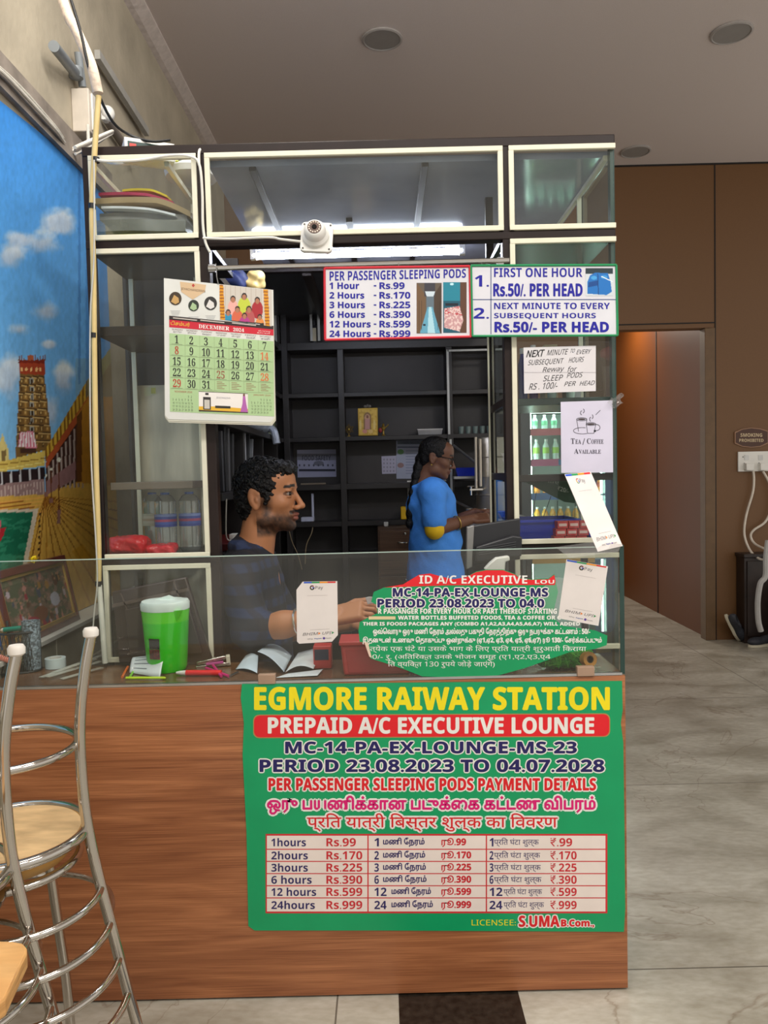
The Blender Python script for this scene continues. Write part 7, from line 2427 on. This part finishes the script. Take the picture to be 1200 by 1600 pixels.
def make_chair():
    t = thing('bar_chair', 'x', 'chair', (0, 0, 0), 'chrome bar chairs at the counter')
    R0 = 0.168
    prof = [(0.200, SZ + 0.458), (0.185, SZ + 0.39), (0.170, SZ + 0.29), (0.165, SZ + 0.20), (0.168, SZ + 0.08), (0.176, SZ), (0.192, SZ - 0.10), (0.216, SZ - 0.22), (0.246, SZ - 0.37), (0.276, SZ - 0.52), (0.292, 0.02)]
    leg_r = lambda z: float(np.interp(z, [p_[1] for p_ in prof[::-1]], [p_[0] for p_ in prof[::-1]]))
    AZ = [math.radians(a) for a in (4, -92, 92, 184)]
    for k, az in enumerate(AZ):
        pts = [(r, z) for r, z in prof if (k < 2 or z <= SZ + 0.001)]
        P_ = smooth_path([(r * math.cos(az), r * math.sin(az), z) for r, z in pts], 5)
        o = MB().tube(P_, 0.0125, n=16).build('post' if k < 2 else 'leg', chrome, t)
        top_ = P_[0]
        if k < 2:
            MB().lathe([(0.0125, -0.004), (0.017, 0.0), (0.0175, 0.012), (0.014, 0.018), (0, 0.019)], top_, n=20).build('end_cap', M('white_rubber', (226, 220, 212), 0.5), o)
        b_ = P_[-1]
        MB().lathe([(0.0135, 0.0), (0.0155, -0.003), (0.0155, -0.019), (0, -0.0195)], b_, n=16).build('foot_cap', M('white_rubber', (226, 220, 212), 0.5), o)
    ring = lambda r, z, a0=0, a1=360, n=48: [(r * math.cos(math.radians(a0 + (a1 - a0) * i / n)), r * math.sin(math.radians(a0 + (a1 - a0) * i / n)), z) for i in range(n if a1 - a0 >= 360 else n + 1)]
    MB().tube(ring(R0 - 0.016, SZ + 0.205), 0.009, n=12, closed=True).build('back_ring', chrome, t)
    MB().tube(ring(R0 - 0.002, SZ + 0.004), 0.0125, n=14, closed=True).build('seat_ring', chrome, t)
    MB().tube(ring(R0 - 0.022, SZ - 0.055), 0.010, n=12, closed=True).build('lower_ring', chrome, t)
    s_ = MB().lathe([(0, SZ - 0.018), (R0 - 0.02, SZ - 0.018), (R0 - 0.014, SZ - 0.01), (R0 - 0.012, SZ + 0.004), (R0 - 0.016, SZ + 0.008)], m=1, n=56).lathe([(R0 - 0.016, SZ + 0.008), (R0 - 0.05, SZ + 0.0085), (0, SZ + 0.0085)], m=0, n=56)
    s_.build('seat', [seatm, seat_edge], t)
    MB().lathe([(0, SZ - 0.05), (R0 - 0.045, SZ - 0.05), (R0 - 0.022, SZ - 0.019), (0, SZ - 0.0185)], n=48).build('seat_underside', seat_edge, t)
    # five bowed rungs between the two tall posts
    for z in (SZ - 0.13, SZ - 0.215, SZ - 0.30, SZ - 0.385, SZ - 0.465):
        r = leg_r(z)
        P_ = []
        for i in range(25):
            a = math.degrees(AZ[1]) + (math.degrees(AZ[0]) - math.degrees(AZ[1])) * i / 24
            P_.append(((r + 0.02 * math.sin(math.pi * i / 24)) * math.cos(math.radians(a)), (r + 0.02 * math.sin(math.pi * i / 24)) * math.sin(math.radians(a)), z))
        MB().tube(P_, 0.0085, n=12).build('rung', chrome, t)
    r = leg_r(SZ - 0.20)
    MB().tube(ring(r, SZ - 0.20, 4, 184, 40), 0.0075, n=10).build('foot_ring', chrome, t)
    return t


ch = make_chair()
ch.location = (ctr.x, ctr.y, 0)
ch['label'] = 'chrome bar chair with round wooden seat standing closest to the wooden counter'
c2 = pY(-112, 1345, 1.55)
dup(ch, (c2.x, 1.52, 0), math.radians(10), 'second chrome bar chair at the picture edge, mostly cut off, behind the table corner')

# table corner at the lower left
zt4 = 0.75
cc = [pZ(x, y, zt4) for x, y in ((-220, 1462), (20, 1470), (36, 1473), (42, 1480), (42, 1488))]
e1 = pZ(8, 1560, zt4)
pts = [cc[0], cc[1], cc[2], cc[3], Vector((cc[4].x, cc[4].y, zt4)), Vector((e1.x - 0.0, e1.y, zt4)), Vector((e1.x - 0.12, e1.y - 0.25, zt4)), Vector((cc[0].x - 0.1, e1.y - 0.25, zt4))]
t = thing('cafe_table', 'light wood table corner with rounded edge at the lower left', 'table', (pts[0].x + 0.2, 0.9, 0))
MB().prism([Vector((p_.x, p_.y, zt4 - 0.028)) for p_ in pts], (0, 0, 0.028)).build('table_top', wood('light_beech', (206, 150, 88), (232, 184, 120), 0.4), t, bevel=0.004)
MB().tube([(pts[0].x + 0.15, 0.95, 0.02), (pts[0].x + 0.15, 0.95, zt4 - 0.03)], 0.03, n=16).build('pedestal', chrome, t)
MB().lathe([(0, 0.001), (0.2, 0.001), (0.19, 0.014), (0.035, 0.03), (0, 0.03)], (pts[0].x + 0.15, 0.95, 0), n=32).build('base', chrome, t)


# ================================================================== PEOPLE
class Body:
    def __init__(s, C, scale, yaw=0.0, pitch=0.0):
        s.C, s.k = np.array(C, float), scale
        s.R = np.array(rotm(0, pitch, yaw))

    def w(s, p):
        return s.C + s.k * (s.R @ np.array(p, float))

    def E(s, c, r, rot=None):
        R = s.R if rot is None else s.R @ np.array(rot)
        return ell(s.w(c), np.array(r) * s.k, R)

    def K(s, a, b, ra, rb):
        return cap(s.w(a), s.w(b), ra * s.k, rb * s.k)

    def loc(s, P):
        return ((P - s.C) @ s.R) / s.k

    def head(s):
        E, K = s.E, s.K
        f = [E((-0.010, 0, 0.022), (0.088, 0.073, 0.082)), ('+', E((0.034, 0, -0.030), (0.052, 0.056, 0.080)), 0.03), ('+', E((0.036, 0, -0.083), (0.044, 0.044, 0.030)), 0.025),
             ('+', E((0.071, 0, -0.101), (0.018, 0.022, 0.016)), 0.018), ('+', E((0.045, 0, 0.045), (0.042, 0.056, 0.04)), 0.03)]
        for y in (-1, 1):
            f.append(('+', E((0.052, 0.042 * y, -0.028), (0.024, 0.018, 0.018)), 0.02))
            f.append(('+', E((0.005, 0.052 * y, -0.075), (0.025, 0.012, 0.022)), 0.02))
        f.append(('+', K((0.080, -0.030, 0.020), (0.080, 0.030, 0.020), 0.010, 0.010), 0.014))
        for y in (-1, 1):
            f.append(('-', E((0.094, 0.030 * y, 0.000), (0.018, 0.017, 0.010)), 0.012))
            f.append(('+', E((0.0765, 0.031 * y, 0.0085), (0.0095, 0.0175, 0.0045)), 0.004))
            f.append(('+', E((0.0755, 0.031 * y, -0.0085), (0.0090, 0.0165, 0.0040)), 0.004))
        f.append(('+', K((0.084, 0, 0.008), (0.108, 0, -0.036), 0.007, 0.0095), 0.010))
        f.append(('+', E((0.109, 0, -0.040), (0.011, 0.010, 0.009)), 0.006))
        for y in (-1, 1):
            f.append(('+', E((0.096, 0.011 * y, -0.044), (0.011, 0.008, 0.008)), 0.006))
            f.append(('-', E((0.103, 0.007 * y, -0.051), (0.005, 0.003, 0.004)), 0.003))
        f.append(('+', K((0.080, -0.020, -0.066), (0.084, 0.020, -0.066), 0.008, 0.008), 0.008))
        f.append(('+', E((0.090, 0, -0.0645), (0.010, 0.021, 0.0062)), 0.005))
        f.append(('+', E((0.087, 0, -0.0775), (0.010, 0.019, 0.0068)), 0.005))
        f.append(('-', K((0.100, -0.022, -0.0708), (0.100, 0.022, -0.0708), 0.0016, 0.0016), 0.004))
        tilt = np.array(rotm(0, math.radians(-12), 0))
        for y in (-1, 1):
            f.append(('+', E((-0.020, 0.072 * y, -0.012), (0.020, 0.009, 0.034), tilt), 0.006))
            f.append(('-', E((-0.015, 0.083 * y, -0.010), (0.012, 0.008, 0.022), tilt), 0.006))
            f.append(('+', E((-0.012, 0.075 * y, -0.018), (0.006, 0.006, 0.010), tilt), 0.004))
            f.append(('+', E((-0.016, 0.073 * y, -0.040), (0.009, 0.006, 0.009)), 0.005))
        f.append(('+', K((-0.020, 0, -0.06), (-0.045, 0, -0.19), 0.052, 0.058), 0.02))
        return f


def hand_prims(W, d, n, size=1.0, curl=(0.5, 0.6, 0.5), side=1, thumb=0.5):
    """Palm, five fingers and thumb from the wrist W along d; n is the back of the hand."""
    d, n = np.array(d, float), np.array(n, float)
    d /= np.linalg.norm(d)
    n -= d * (n @ d)
    n /= np.linalg.norm(n)
    s = np.cross(d, n) * side
    out = []
    Pm = W + d * 0.05 * size
    out.append(('+', rbox(Pm, (0.048 * size, 0.040 * size, 0.014 * size), 0.012 * size, np.stack([d, s, n], 1)), 0.012))
    for k, (off, L, r) in enumerate(((-0.030, 0.066, 0.0082), (-0.010, 0.076, 0.0086), (0.011, 0.072, 0.0084), (0.030, 0.056, 0.0074))):
        b = W + d * (0.092 - 0.004 * abs(k - 1.3)) * size + s * off * size
        a = 0.25 * curl[0] + 0.06 * k
        v = d
        tot = 0
        for j, fr_ in enumerate((0.45, 0.31, 0.24)):
            tot += curl[j] * (1 + 0.08 * k)
            v = d * math.cos(tot) - n * math.sin(tot) + s * off * 1.2
            v /= np.linalg.norm(v)
            e = b + v * L * fr_ * size
            out.append(('+', cap(b, e, r * size * (1 - 0.08 * j), r * size * (0.95 - 0.09 * j)), 0.003))
            b = e
    b = W + d * 0.030 * size - s * 0.034 * size - n * 0.004
    for j, (L, a) in enumerate(((0.042, 0.75), (0.032, 0.45), (0.026, 0.2))):
        v = d * math.cos(a) - s * math.sin(a) - n * thumb * (0.5 + 0.4 * j)
        v /= np.linalg.norm(v)
        e = b + v * L * size
        out.append(('+', cap(b, e, (0.0115 - 0.001 * j) * size, (0.0105 - 0.0012 * j) * size), 0.008 if j == 0 else 0.003))
        b = e
    return out


def flat(prims):
    return blend([p_ if not callable(p_) else p_ for p_ in prims])


def inflate(f, k):
    return lambda P: f(P) - k


skin_m = painted('skin', 0.5, 0.05, 40)
hair_m = M('black_hair', (11, 9, 10), 0.42, var=0.4, scale=80, bump=0.7, bscale=160, spec=0.3)
cloth_paint = painted('printed_cloth', 0.8, 0.08, 120)


def eyes(B, parent, zoff=0.0):
    for y in (-1, 1):
        m = MB().ball(B.w((0.0738, 0.030 * y, 0.0)), 0.0105 * B.k, 0, 16)
        m.ball(B.w((0.0790, 0.0325 * y, 0.0)), (0.0066 * B.k, 0.0066 * B.k, 0.0066 * B.k), 1, 12)
        m.build('eye', [M('eye_white', (150, 134, 122), 0.25), M('dark_iris', (24, 14, 10), 0.15)], parent)


def face_paint(B, base, lips, stubble=None):
    def f(P):
        L = B.loc(P)
        x, y, z = L[:, 0], L[:, 1], L[:, 2]
        c = np.tile(np.array(base, float), (len(P), 1))

        def put(w, col):
            nonlocal c
            w = np.clip(w, 0, 1)[:, None]
            c = c * (1 - w) + np.array(col, float) * w
        if stubble is not None:
            n = fbm(x * 160 + 50, z * 160 + y * 90 + 50, 3, 3)
            low = np.clip((-0.050 - z + 0.10 * np.clip(0.02 - x, -0.02, 0.05) * -1) / 0.03, 0, 1) * np.clip((z + 0.135) / 0.02, 0, 1) * (x > -0.02)
            side = np.clip(1 - np.abs(x - 0.012) / 0.024, 0, 1) * (z < 0.0) * (z > -0.12) * (np.abs(y) > 0.03)
            put(np.maximum(low * 0.85, side * 0.9) * (0.5 + 0.8 * n), stubble)
            put(((z < -0.052) & (z > -0.063) & (x > 0.074) & (np.abs(y) < 0.028)) * (0.9 + 0 * n), stubble)
            put(np.clip(1 - np.hypot(x - 0.078, (z + 0.112)) / 0.022, 0, 1) * 0.9, stubble)
        put(np.clip(1.6 - np.hypot((x - 0.094) / 0.012, np.hypot((z + 0.071) / 0.0125, y / 0.024)), 0, 1) * (x > 0.082), lips)
        br = (np.abs(z - 0.0245 + 0.12 * (np.abs(y) - 0.028) ** 1) < 0.0045) & (np.abs(y) > 0.012) & (np.abs(y) < 0.05) & (x > 0.05)
        put(br * 0.92, (22, 16, 14))
        ew = np.hypot((z) / 0.0065, (np.abs(y) - 0.030) / 0.016)
        put(((ew > 0.75) & (ew < 1.25) & (x > 0.06)) * 0.55, (46, 28, 22))
        return lin(np.clip(c, 0, 255))
    return f


# ---- seated person behind the counter
YM = 2.70
nose = pY(477, 786, YM)
KM = 1.13
C = Vector((nose.x - 0.118 * KM, YM, pY(440, 771, YM).z))
B = Body(C, KM, yaw=math.radians(-7))
man = thing('person', 'person in dark checked shirt seated behind the counter, facing the rear right', 'person', (C.x, C.y, 0))
S = B.w((-0.055, 0, -0.20))
head = B.head()
v = lambda x, y, z: np.array((x, y, z), float)
shN, shF = S + v(-0.015, -0.175, -0.045), S + v(-0.015, 0.175, -0.045)
elN = np.array(pY(392, 985, 2.44))
wrN = np.array(pY(522, 962, 2.37))
elF = S + v(0.10, 0.20, -0.30)
wrF = elF + v(0.24, -0.06, 0.03)
torso = [ell(S + v(-0.005, 0, -0.15), (0.105, 0.175, 0.17)), ('+', ell(S + v(0.01, 0, -0.36), (0.115, 0.16, 0.19)), 0.06), ('+', ell(S + v(-0.005, 0, -0.56), (0.12, 0.165, 0.12)), 0.05),
         ('+', cap(S + v(-0.01, -0.13, -0.035), S + v(-0.01, 0.13, -0.035), 0.055, 0.055), 0.05), ('+', cap(shN, shF, 0.05, 0.05), 0.04), ('+', cap(S + v(0.0, 0, 0.03), S + v(-0.01, 0, -0.05), 0.062, 0.085), 0.05)]
seatz = S[2] - 0.66
legs = []
for y in (-0.09, 0.09):
    hip, knee, ank = S + v(0.0, y, -0.58), S + v(0.36, y * 1.2, -0.56), np.array((S[0] + 0.33, S[1] + y * 1.2, 0.09))
    legs += [('+', cap(hip, knee, 0.082, 0.058), 0.03), ('+', cap(knee, ank, 0.055, 0.038), 0.02), ('+', cap(ank + v(0, 0, -0.045), ank + v(0.15, 0, -0.055), 0.034, 0.028), 0.02)]
arms = [('+', cap(shN, elN, 0.052, 0.042), 0.03), ('+', cap(elN, elN + (wrN - elN) * 0.4, 0.043, 0.041), 0.02), ('+', cap(elN + (wrN - elN) * 0.4, wrN, 0.041, 0.028), 0.02),
        ('+', cap(shF, elF, 0.052, 0.042), 0.03), ('+', cap(elF, wrF, 0.043, 0.028), 0.02)]
handN = hand_prims(wrN, np.array(pY(588, 950, 2.34)) - wrN, v(0.1, -0.55, 0.8), 1.0, (0.35, 0.5, 0.45), 1, 0.5)
handF = hand_prims(wrF, v(1, -0.1, -0.1), v(0, 0, 1), 1.0, (0.3, 0.4, 0.3), -1, 0.4)
torso_f = flat(torso)
body = flat(torso[:1] + torso[1:] + legs + arms + handN + handF + [('+', flat(head), 0.012)])
lo, hi = v(S[0] - 0.22, S[1] - 0.42, 0.0), v(S[0] + 0.62, S[1] + 0.32, C.z + 0.14)
soft('body', body, lo, hi, 0.0034, skin_m, man, col=face_paint(B, (174, 116, 78), (140, 76, 62), (44, 30, 24)))
eyes(B, man)


def checks(c0, c1, c2):
    def f(P):
        a = (np.sin(P[:, 2] * 95 + 0.4) > 0.2)
        b = (np.sin((P[:, 1] + P[:, 0] * 0.8) * 95) > 0.3)
        c = np.where(a[:, None], np.array(c1, float), np.array(c0, float))
        c = np.where(b[:, None], c * 0.55 + np.array(c2, float) * 0.45, c)
        return lin(c)
    return f


mid = lambda a, b, t_: a + (b - a) * t_
shirt = blend([inflate(torso_f, 0.012), ('+', cap(shN, mid(shN, elN, 1.02), 0.068, 0.060), 0.03), ('+', cap(shF, mid(shF, elF, 0.85), 0.068, 0.060), 0.03), ('+', cap(mid(elN, wrN, 0.0), mid(elN, wrN, 0.16), 0.058, 0.056), 0.02),
               ('+', cap(S + v(-0.03, -0.07, 0.045), S + v(0.055, -0.055, 0.008), 0.024, 0.018), 0.006), ('+', cap(S + v(-0.03, 0.07, 0.045), S + v(0.05, 0.055, 0.012), 0.020, 0.014), 0.012), ('+', cap(S + v(-0.055, -0.055, 0.05), S + v(-0.055, 0.055, 0.05), 0.020, 0.020), 0.012),
               ('-', cap(S + v(0.02, 0, 0.02), S + v(0.06, 0, 0.3), 0.064, 0.10), 0.008), ('-', ell(S + v(0.10, 0, 0.0), (0.05, 0.03, 0.12)), 0.01)], 0.03)
soft('shirt', lambda P: shirt(P) + wob(P, 34, 0.0035, 1), lo, v(hi[0], hi[1], S[2] + 0.12), 0.0048, cloth_paint, man, col=checks((26, 28, 38), (34, 46, 78), (30, 20, 24)), plabel='dark navy checked shirt')
tr_f = flat([ell(S + v(0, 0, -0.58), (0.138, 0.182, 0.11))] + [(o_, inflate(f_, 0.010), k_) for i, (o_, f_, k_) in enumerate(legs) if i % 3 < 2])
soft('trousers', tr_f, lo, v(hi[0], hi[1], S[2] - 0.44), 0.008, M('charcoal_trousers', (36, 36, 42), 0.8), man)
Eh, Kh = B.E, B.K
hair = blend([Eh((-0.012, 0, 0.030), (0.092, 0.079, 0.084)), ('+', Eh((-0.060, 0, -0.020), (0.040, 0.062, 0.062)), 0.02), ('+', Eh((-0.050, 0, -0.062), (0.030, 0.048, 0.030)), 0.015), ('+', Eh((0.052, 0, 0.074), (0.044, 0.056, 0.028)), 0.02),
              ('-', Eh((0.100, 0, -0.030), (0.070, 0.12, 0.092)), 0.012), ('-', Eh((0.020, 0, -0.075), (0.052, 0.12, 0.075)), 0.012), ('-', Eh((-0.018, -0.082, -0.012), (0.019, 0.02, 0.032)), 0.008), ('-', Eh((-0.018, 0.082, -0.012), (0.019, 0.02, 0.032)), 0.008),
              ('+', Kh((0.022, -0.062, 0.02), (0.014, -0.066, -0.03), 0.012, 0.006), 0.01), ('+', Kh((0.022, 0.062, 0.02), (0.014, 0.066, -0.03), 0.012, 0.006), 0.01)], 0.02)
soft('hair', lambda P: hair(P) + wob(P, 150, 0.0034, 1) + wob(P, 300, 0.0015, 2), C - Vector((0.17, 0.14, 0.16)), C + Vector((0.17, 0.14, 0.18)), 0.0028, hair_m, man)
rng = random.Random(3)
lk = MB()
for k in range(150):
    a, e_ = rng.uniform(-math.pi, math.pi), rng.uniform(-0.15, 1.45)
    dirv = np.array((math.cos(a) * math.cos(e_), math.sin(a) * math.cos(e_), math.sin(e_)))
    if dirv[0] > 0.55 and e_ < 0.55:
        continue
    if abs(dirv[1]) > 0.75 and e_ < 0.25 and dirv[0] > -0.3:
        continue
    p0 = np.array((-0.012, 0, 0.030)) + dirv * np.array((0.091, 0.078, 0.083))
    tng = np.cross(dirv, np.array((rng.uniform(-1, 1), rng.uniform(-1, 1), rng.uniform(-1, 1))))
    tng /= np.linalg.norm(tng) + 1e-9
    bi = np.cross(dirv, tng)
    r_ = rng.uniform(0.007, 0.012)
    lk.tube([B.w(p0 + (tng * math.cos(q_) + bi * math.sin(q_)) * r_ + dirv * (0.003 + 0.002 * math.sin(q_ * 2))) for q_ in np.linspace(0, rng.uniform(3, 5), 9)], 0.0026 * KM, n=5)
for x0_, y0_ in ((0.066, -0.040), (0.074, -0.026), (0.078, -0.008), (0.076, 0.012), (0.058, -0.050), (0.046, -0.058)):
    lk.tube([B.w((x0_ - 0.012 + 0.010 * math.sin(q_ * 2.2), y0_ - 0.004, 0.076 - 0.012 * q_)) for q_ in np.linspace(0, 2.6, 9)], 0.003 * KM, n=5)
lk.build('hair_curls', hair_m, man)
wb_ = wrN + (elN - wrN) * 0.42
ax = Vector(wrN - elN).normalized()
u_ = ax.cross(Vector((0, 0, 1))).normalized()
w_ = ax.cross(u_)
MB().tube([Vector(wb_) + (u_ * math.cos(a) + w_ * math.sin(a)) * 0.041 for a in np.linspace(0, 2 * math.pi, 32, endpoint=False)], 0.004, n=8, closed=True).build('bangle', M('silver', (214, 210, 204), 0.2, 0.9), man)
# the slip in the seated person's hand
hp0 = np.array(pY(571, 938, 2.318))
slip('paper_slip', tuple(Vector(hp0) + Vector(o_) for o_ in ((0, 0, 0.008), (0.03, -0.002, 0.006), (0.04, 0.01, -0.02), (0.006, 0.008, -0.014))), lambda u, w__: 0.004 * math.sin(3 * u), 'small white slip held between the fingers of the seated person', group='paper slip in hand')
# tall stool under the seated person
stl = thing('stool', 'plain black stool under the person behind the counter', 'stool', (S[0], S[1], 0))
MB().lathe([(0, seatz - 0.075), (0.15, seatz - 0.075), (0.16, seatz - 0.06), (0.155, seatz - 0.04), (0, seatz - 0.035)], (S[0] - 0.0, S[1], 0), n=32).build('seat', bp, stl)
for sx2, sy2 in ((-1, -1), (-1, 1), (1, -1), (1, 1)):
    MB().tube([(S[0] + 0.09 * sx2, S[1] + 0.09 * sy2, seatz - 0.07), (S[0] + 0.12 * sx2, S[1] + 0.13 * sy2, 0.0)], 0.012, n=10).build('leg', bp, stl)

# ---- standing person in blue
YWM = 4.0
nose = pY(713, 722, YWM)
KW = 0.92
C = Vector((nose.x - 0.112 * KW, YWM, pY(700, 713, YWM).z))
B = Body(C, KW, yaw=math.radians(-4), pitch=math.radians(14))
wom = thing('person', 'person in blue tunic and glasses standing at the steel urn', 'person', (C.x - 0.06, C.y, 0))
S = np.array(C) + v(-0.074, 0, -0.200)
px = lambda x, y, Y: np.array(pY(x, y, Y))
shN, shF = px(676, 769, YWM - 0.165), px(682, 767, YWM + 0.165)
elN, elF = px(679, 826, YWM - 0.185), px(690, 824, YWM + 0.15)
wrN, wrF = px(738, 811, YWM - 0.07), px(742, 801, YWM + 0.07)
ch_ = px(679, 798, YWM)
wa_ = px(680, 850, YWM)
hp_ = px(680, 900, YWM)
torso = [ell(ch_, (0.10, 0.155, 0.15)), ('+', ell(wa_, (0.125, 0.155, 0.17)), 0.06), ('+', ell(hp_, (0.135, 0.165, 0.15)), 0.05), ('+', cap(px(672, 768, YWM - 0.10), px(672, 768, YWM + 0.10), 0.046, 0.046), 0.05), ('+', cap(shN, shF, 0.042, 0.042), 0.04), ('+', cap(S + v(0, 0, 0.03), S + v(-0.005, 0, -0.05), 0.05, 0.075), 0.04)]
legs = []
for y in (-0.085, 0.085):
    hip = hp_ + v(0, y, -0.05)
    knee, ank = np.array((hip[0] + 0.01, hip[1], 0.50)), np.array((hip[0] - 0.01, hip[1], 0.09))
    legs += [('+', cap(hip, knee, 0.085, 0.058), 0.03), ('+', cap(knee, ank, 0.056, 0.036), 0.02), ('+', cap(ank + v(0, 0, -0.045), ank + v(0.14, 0, -0.055), 0.034, 0.028), 0.02)]
arms = [('+', cap(shN, elN, 0.046, 0.040), 0.03), ('+', cap(elN, wrN, 0.040, 0.025), 0.02), ('+', cap(shF, elF, 0.046, 0.040), 0.03), ('+', cap(elF, wrF, 0.040, 0.025), 0.02)]
handN = hand_prims(wrN, v(1, 0.06, 0.05), v(0.1, -0.5, 0.85), 0.92, (0.25, 0.5, 0.4), 1, 0.5)
handF = hand_prims(wrF, v(1, -0.05, -0.02), v(0.1, 0.3, 0.9), 0.92, (0.25, 0.45, 0.4), -1, 0.5)
torso_f = flat(torso)
lo, hi = v(S[0] - 0.25, YWM - 0.32, 0.0), v(S[0] + 0.62, YWM + 0.32, C.z + 0.12)
soft('body', flat(torso + legs + arms + handN + handF + [('+', flat(B.head()), 0.012)]), lo, hi, 0.0048, skin_m, wom, col=face_paint(B, (104, 66, 46), (96, 46, 42)))
eyes(B, wom)
shirt = blend([inflate(torso_f, 0.014), ('+', cap(hp_ + v(0, -0.05, 0), hp_ + v(0, -0.05, -0.22), 0.125, 0.135), 0.05), ('+', cap(hp_ + v(0, 0.05, 0), hp_ + v(0, 0.05, -0.22), 0.125, 0.135), 0.05), ('+', cap(shN, mid(shN, elN, 0.80), 0.062, 0.060), 0.03), ('+', cap(shF, mid(shF, elF, 0.80), 0.062, 0.060), 0.03),
               ('+', cap(S + v(-0.02, -0.06, 0.04), S + v(0.05, -0.045, 0.0), 0.016, 0.012), 0.012), ('+', cap(S + v(-0.02, 0.06, 0.04), S + v(0.05, 0.045, 0.0), 0.016, 0.012), 0.012), ('+', cap(S + v(-0.045, -0.045, 0.045), S + v(-0.045, 0.045, 0.045), 0.016, 0.016), 0.012),
               ('-', cap(S + v(0.01, 0, 0.01), S + v(0.03, 0, 0.3), 0.054, 0.08), 0.008), ('-', ell(S + v(0.10, 0, 0.0), (0.045, 0.025, 0.07)), 0.01)], 0.03)
soft('tunic', lambda P: shirt(P) + wob(P, 30, 0.0035, 3) + wob(P, 70, 0.001, 1), lo, v(hi[0], hi[1], S[2] + 0.1), 0.006, M('bright_blue_cloth', (66, 140, 232), 0.8, var=0.12, scale=10, bump=0.15, bscale=120), wom, plabel='bright blue short sleeved tunic')
ys_ = blend([cap(mid(shN, elN, 0.72), mid(shN, elN, 1.03), 0.054, 0.050), ('+', cap(mid(shF, elF, 0.72), mid(shF, elF, 1.03), 0.054, 0.050), 0.001)], 0.001)
soft('undersleeves', ys_, lo, hi, 0.005, M('yellow_cloth', (220, 180, 20), 0.8), wom, plabel='yellow under sleeves')
sk = blend([cap(hp_ + v(-0.0, -0.05, -0.2), np.array((hp_[0], hp_[1] - 0.07, 0.14)), 0.115, 0.09), ('+', cap(hp_ + v(0.0, 0.05, -0.2), np.array((hp_[0], hp_[1] + 0.07, 0.14)), 0.115, 0.09), 0.04)], 0.04)
soft('trousers', sk, v(lo[0], lo[1], 0.02), v(hi[0], hi[1], hp_[2]), 0.01, M('ochre_cloth', (176, 140, 40), 0.8), wom)
Eh, Kh = B.E, B.K
hair = blend([Eh((-0.014, 0, 0.030), (0.094, 0.079, 0.084)), ('+', Eh((-0.062, 0, -0.020), (0.040, 0.060, 0.060)), 0.02), ('-', Eh((0.110, 0, -0.030), (0.070, 0.12, 0.100)), 0.012), ('-', Eh((0.030, 0, -0.075), (0.052, 0.12, 0.072)), 0.012), ('-', Eh((-0.012, -0.082, -0.016), (0.016, 0.02, 0.028)), 0.008), ('-', Eh((-0.012, 0.082, -0.016), (0.016, 0.02, 0.028)), 0.008)], 0.02)
soft('hair', lambda P: hair(P) + wob(P, 130, 0.0012, 1), C - Vector((0.17, 0.14, 0.16)), C + Vector((0.17, 0.14, 0.18)), 0.004, hair_m, wom)
br_pts = [px(658, 715, YWM), px(653, 735, YWM - 0.01), px(649, 755, YWM - 0.02), px(645, 775, YWM - 0.03), px(641, 800, YWM - 0.04), px(640, 822, YWM - 0.04)]
bp_ = smooth_path(br_pts, 6)
prim = [cap(np.array(a_), np.array(b_), 0.026 - 0.0003 * i + 0.004 * math.sin(i * 1.6), 0.026 - 0.0003 * i + 0.004 * math.sin((i + 1) * 1.6)) for i, (a_, b_) in enumerate(zip(bp_[:-1], bp_[1:]))]
soft('braid', blend([prim[0]] + [('+', q_, 0.006) for q_ in prim[1:]]), np.array((hp_[0] - 0.3, YWM - 0.1, ch_[2] - 0.2)), np.array((C.x + 0.02, YWM + 0.06, C.z + 0.06)), 0.004, hair_m, wom)
gl = MB()
for y in (-1, 1):
    gl.tube([B.w((0.097 - 0.004 * abs(math.cos(a)), 0.030 * y + 0.021 * math.cos(a), -0.002 + 0.016 * math.sin(a))) for a in np.linspace(0, 2 * math.pi, 20, endpoint=False)], 0.0024, n=6, closed=True)
    gl.tube([B.w((0.094, 0.052 * y, 0.003)), B.w((0.05, 0.068 * y, 0.004)), B.w((-0.02, 0.074 * y, 0.002))], 0.0022, n=6)
gl.tube([B.w((0.098, -0.010, 0.002)), B.w((0.102, 0, 0.004)), B.w((0.098, 0.010, 0.002))], 0.002, n=6)
gl.build('eyeglasses', M('black_gloss', (22, 22, 24), 0.2), wom)
wb_ = mid(wrN, elN, 0.42)
ax = Vector(wrN - elN).normalized()
u_ = ax.cross(Vector((0, 0, 1))).normalized()
w_ = ax.cross(u_)
MB().tube([Vector(wb_) + (u_ * math.cos(a) + w_ * math.sin(a)) * 0.036 for a in np.linspace(0, 2 * math.pi, 28, endpoint=False)], 0.003, n=6, closed=True).build('bangle', M('brass', (176, 146, 70), 0.35, 0.6), wom)
MB().ball(B.w((-0.016, -0.078, -0.052)), 0.005, 0, 8).build('earring', M('brass', (176, 146, 70), 0.35, 0.6), wom)

for o in bpy.data.objects:
    if '_o' in o:
        del o['_o']
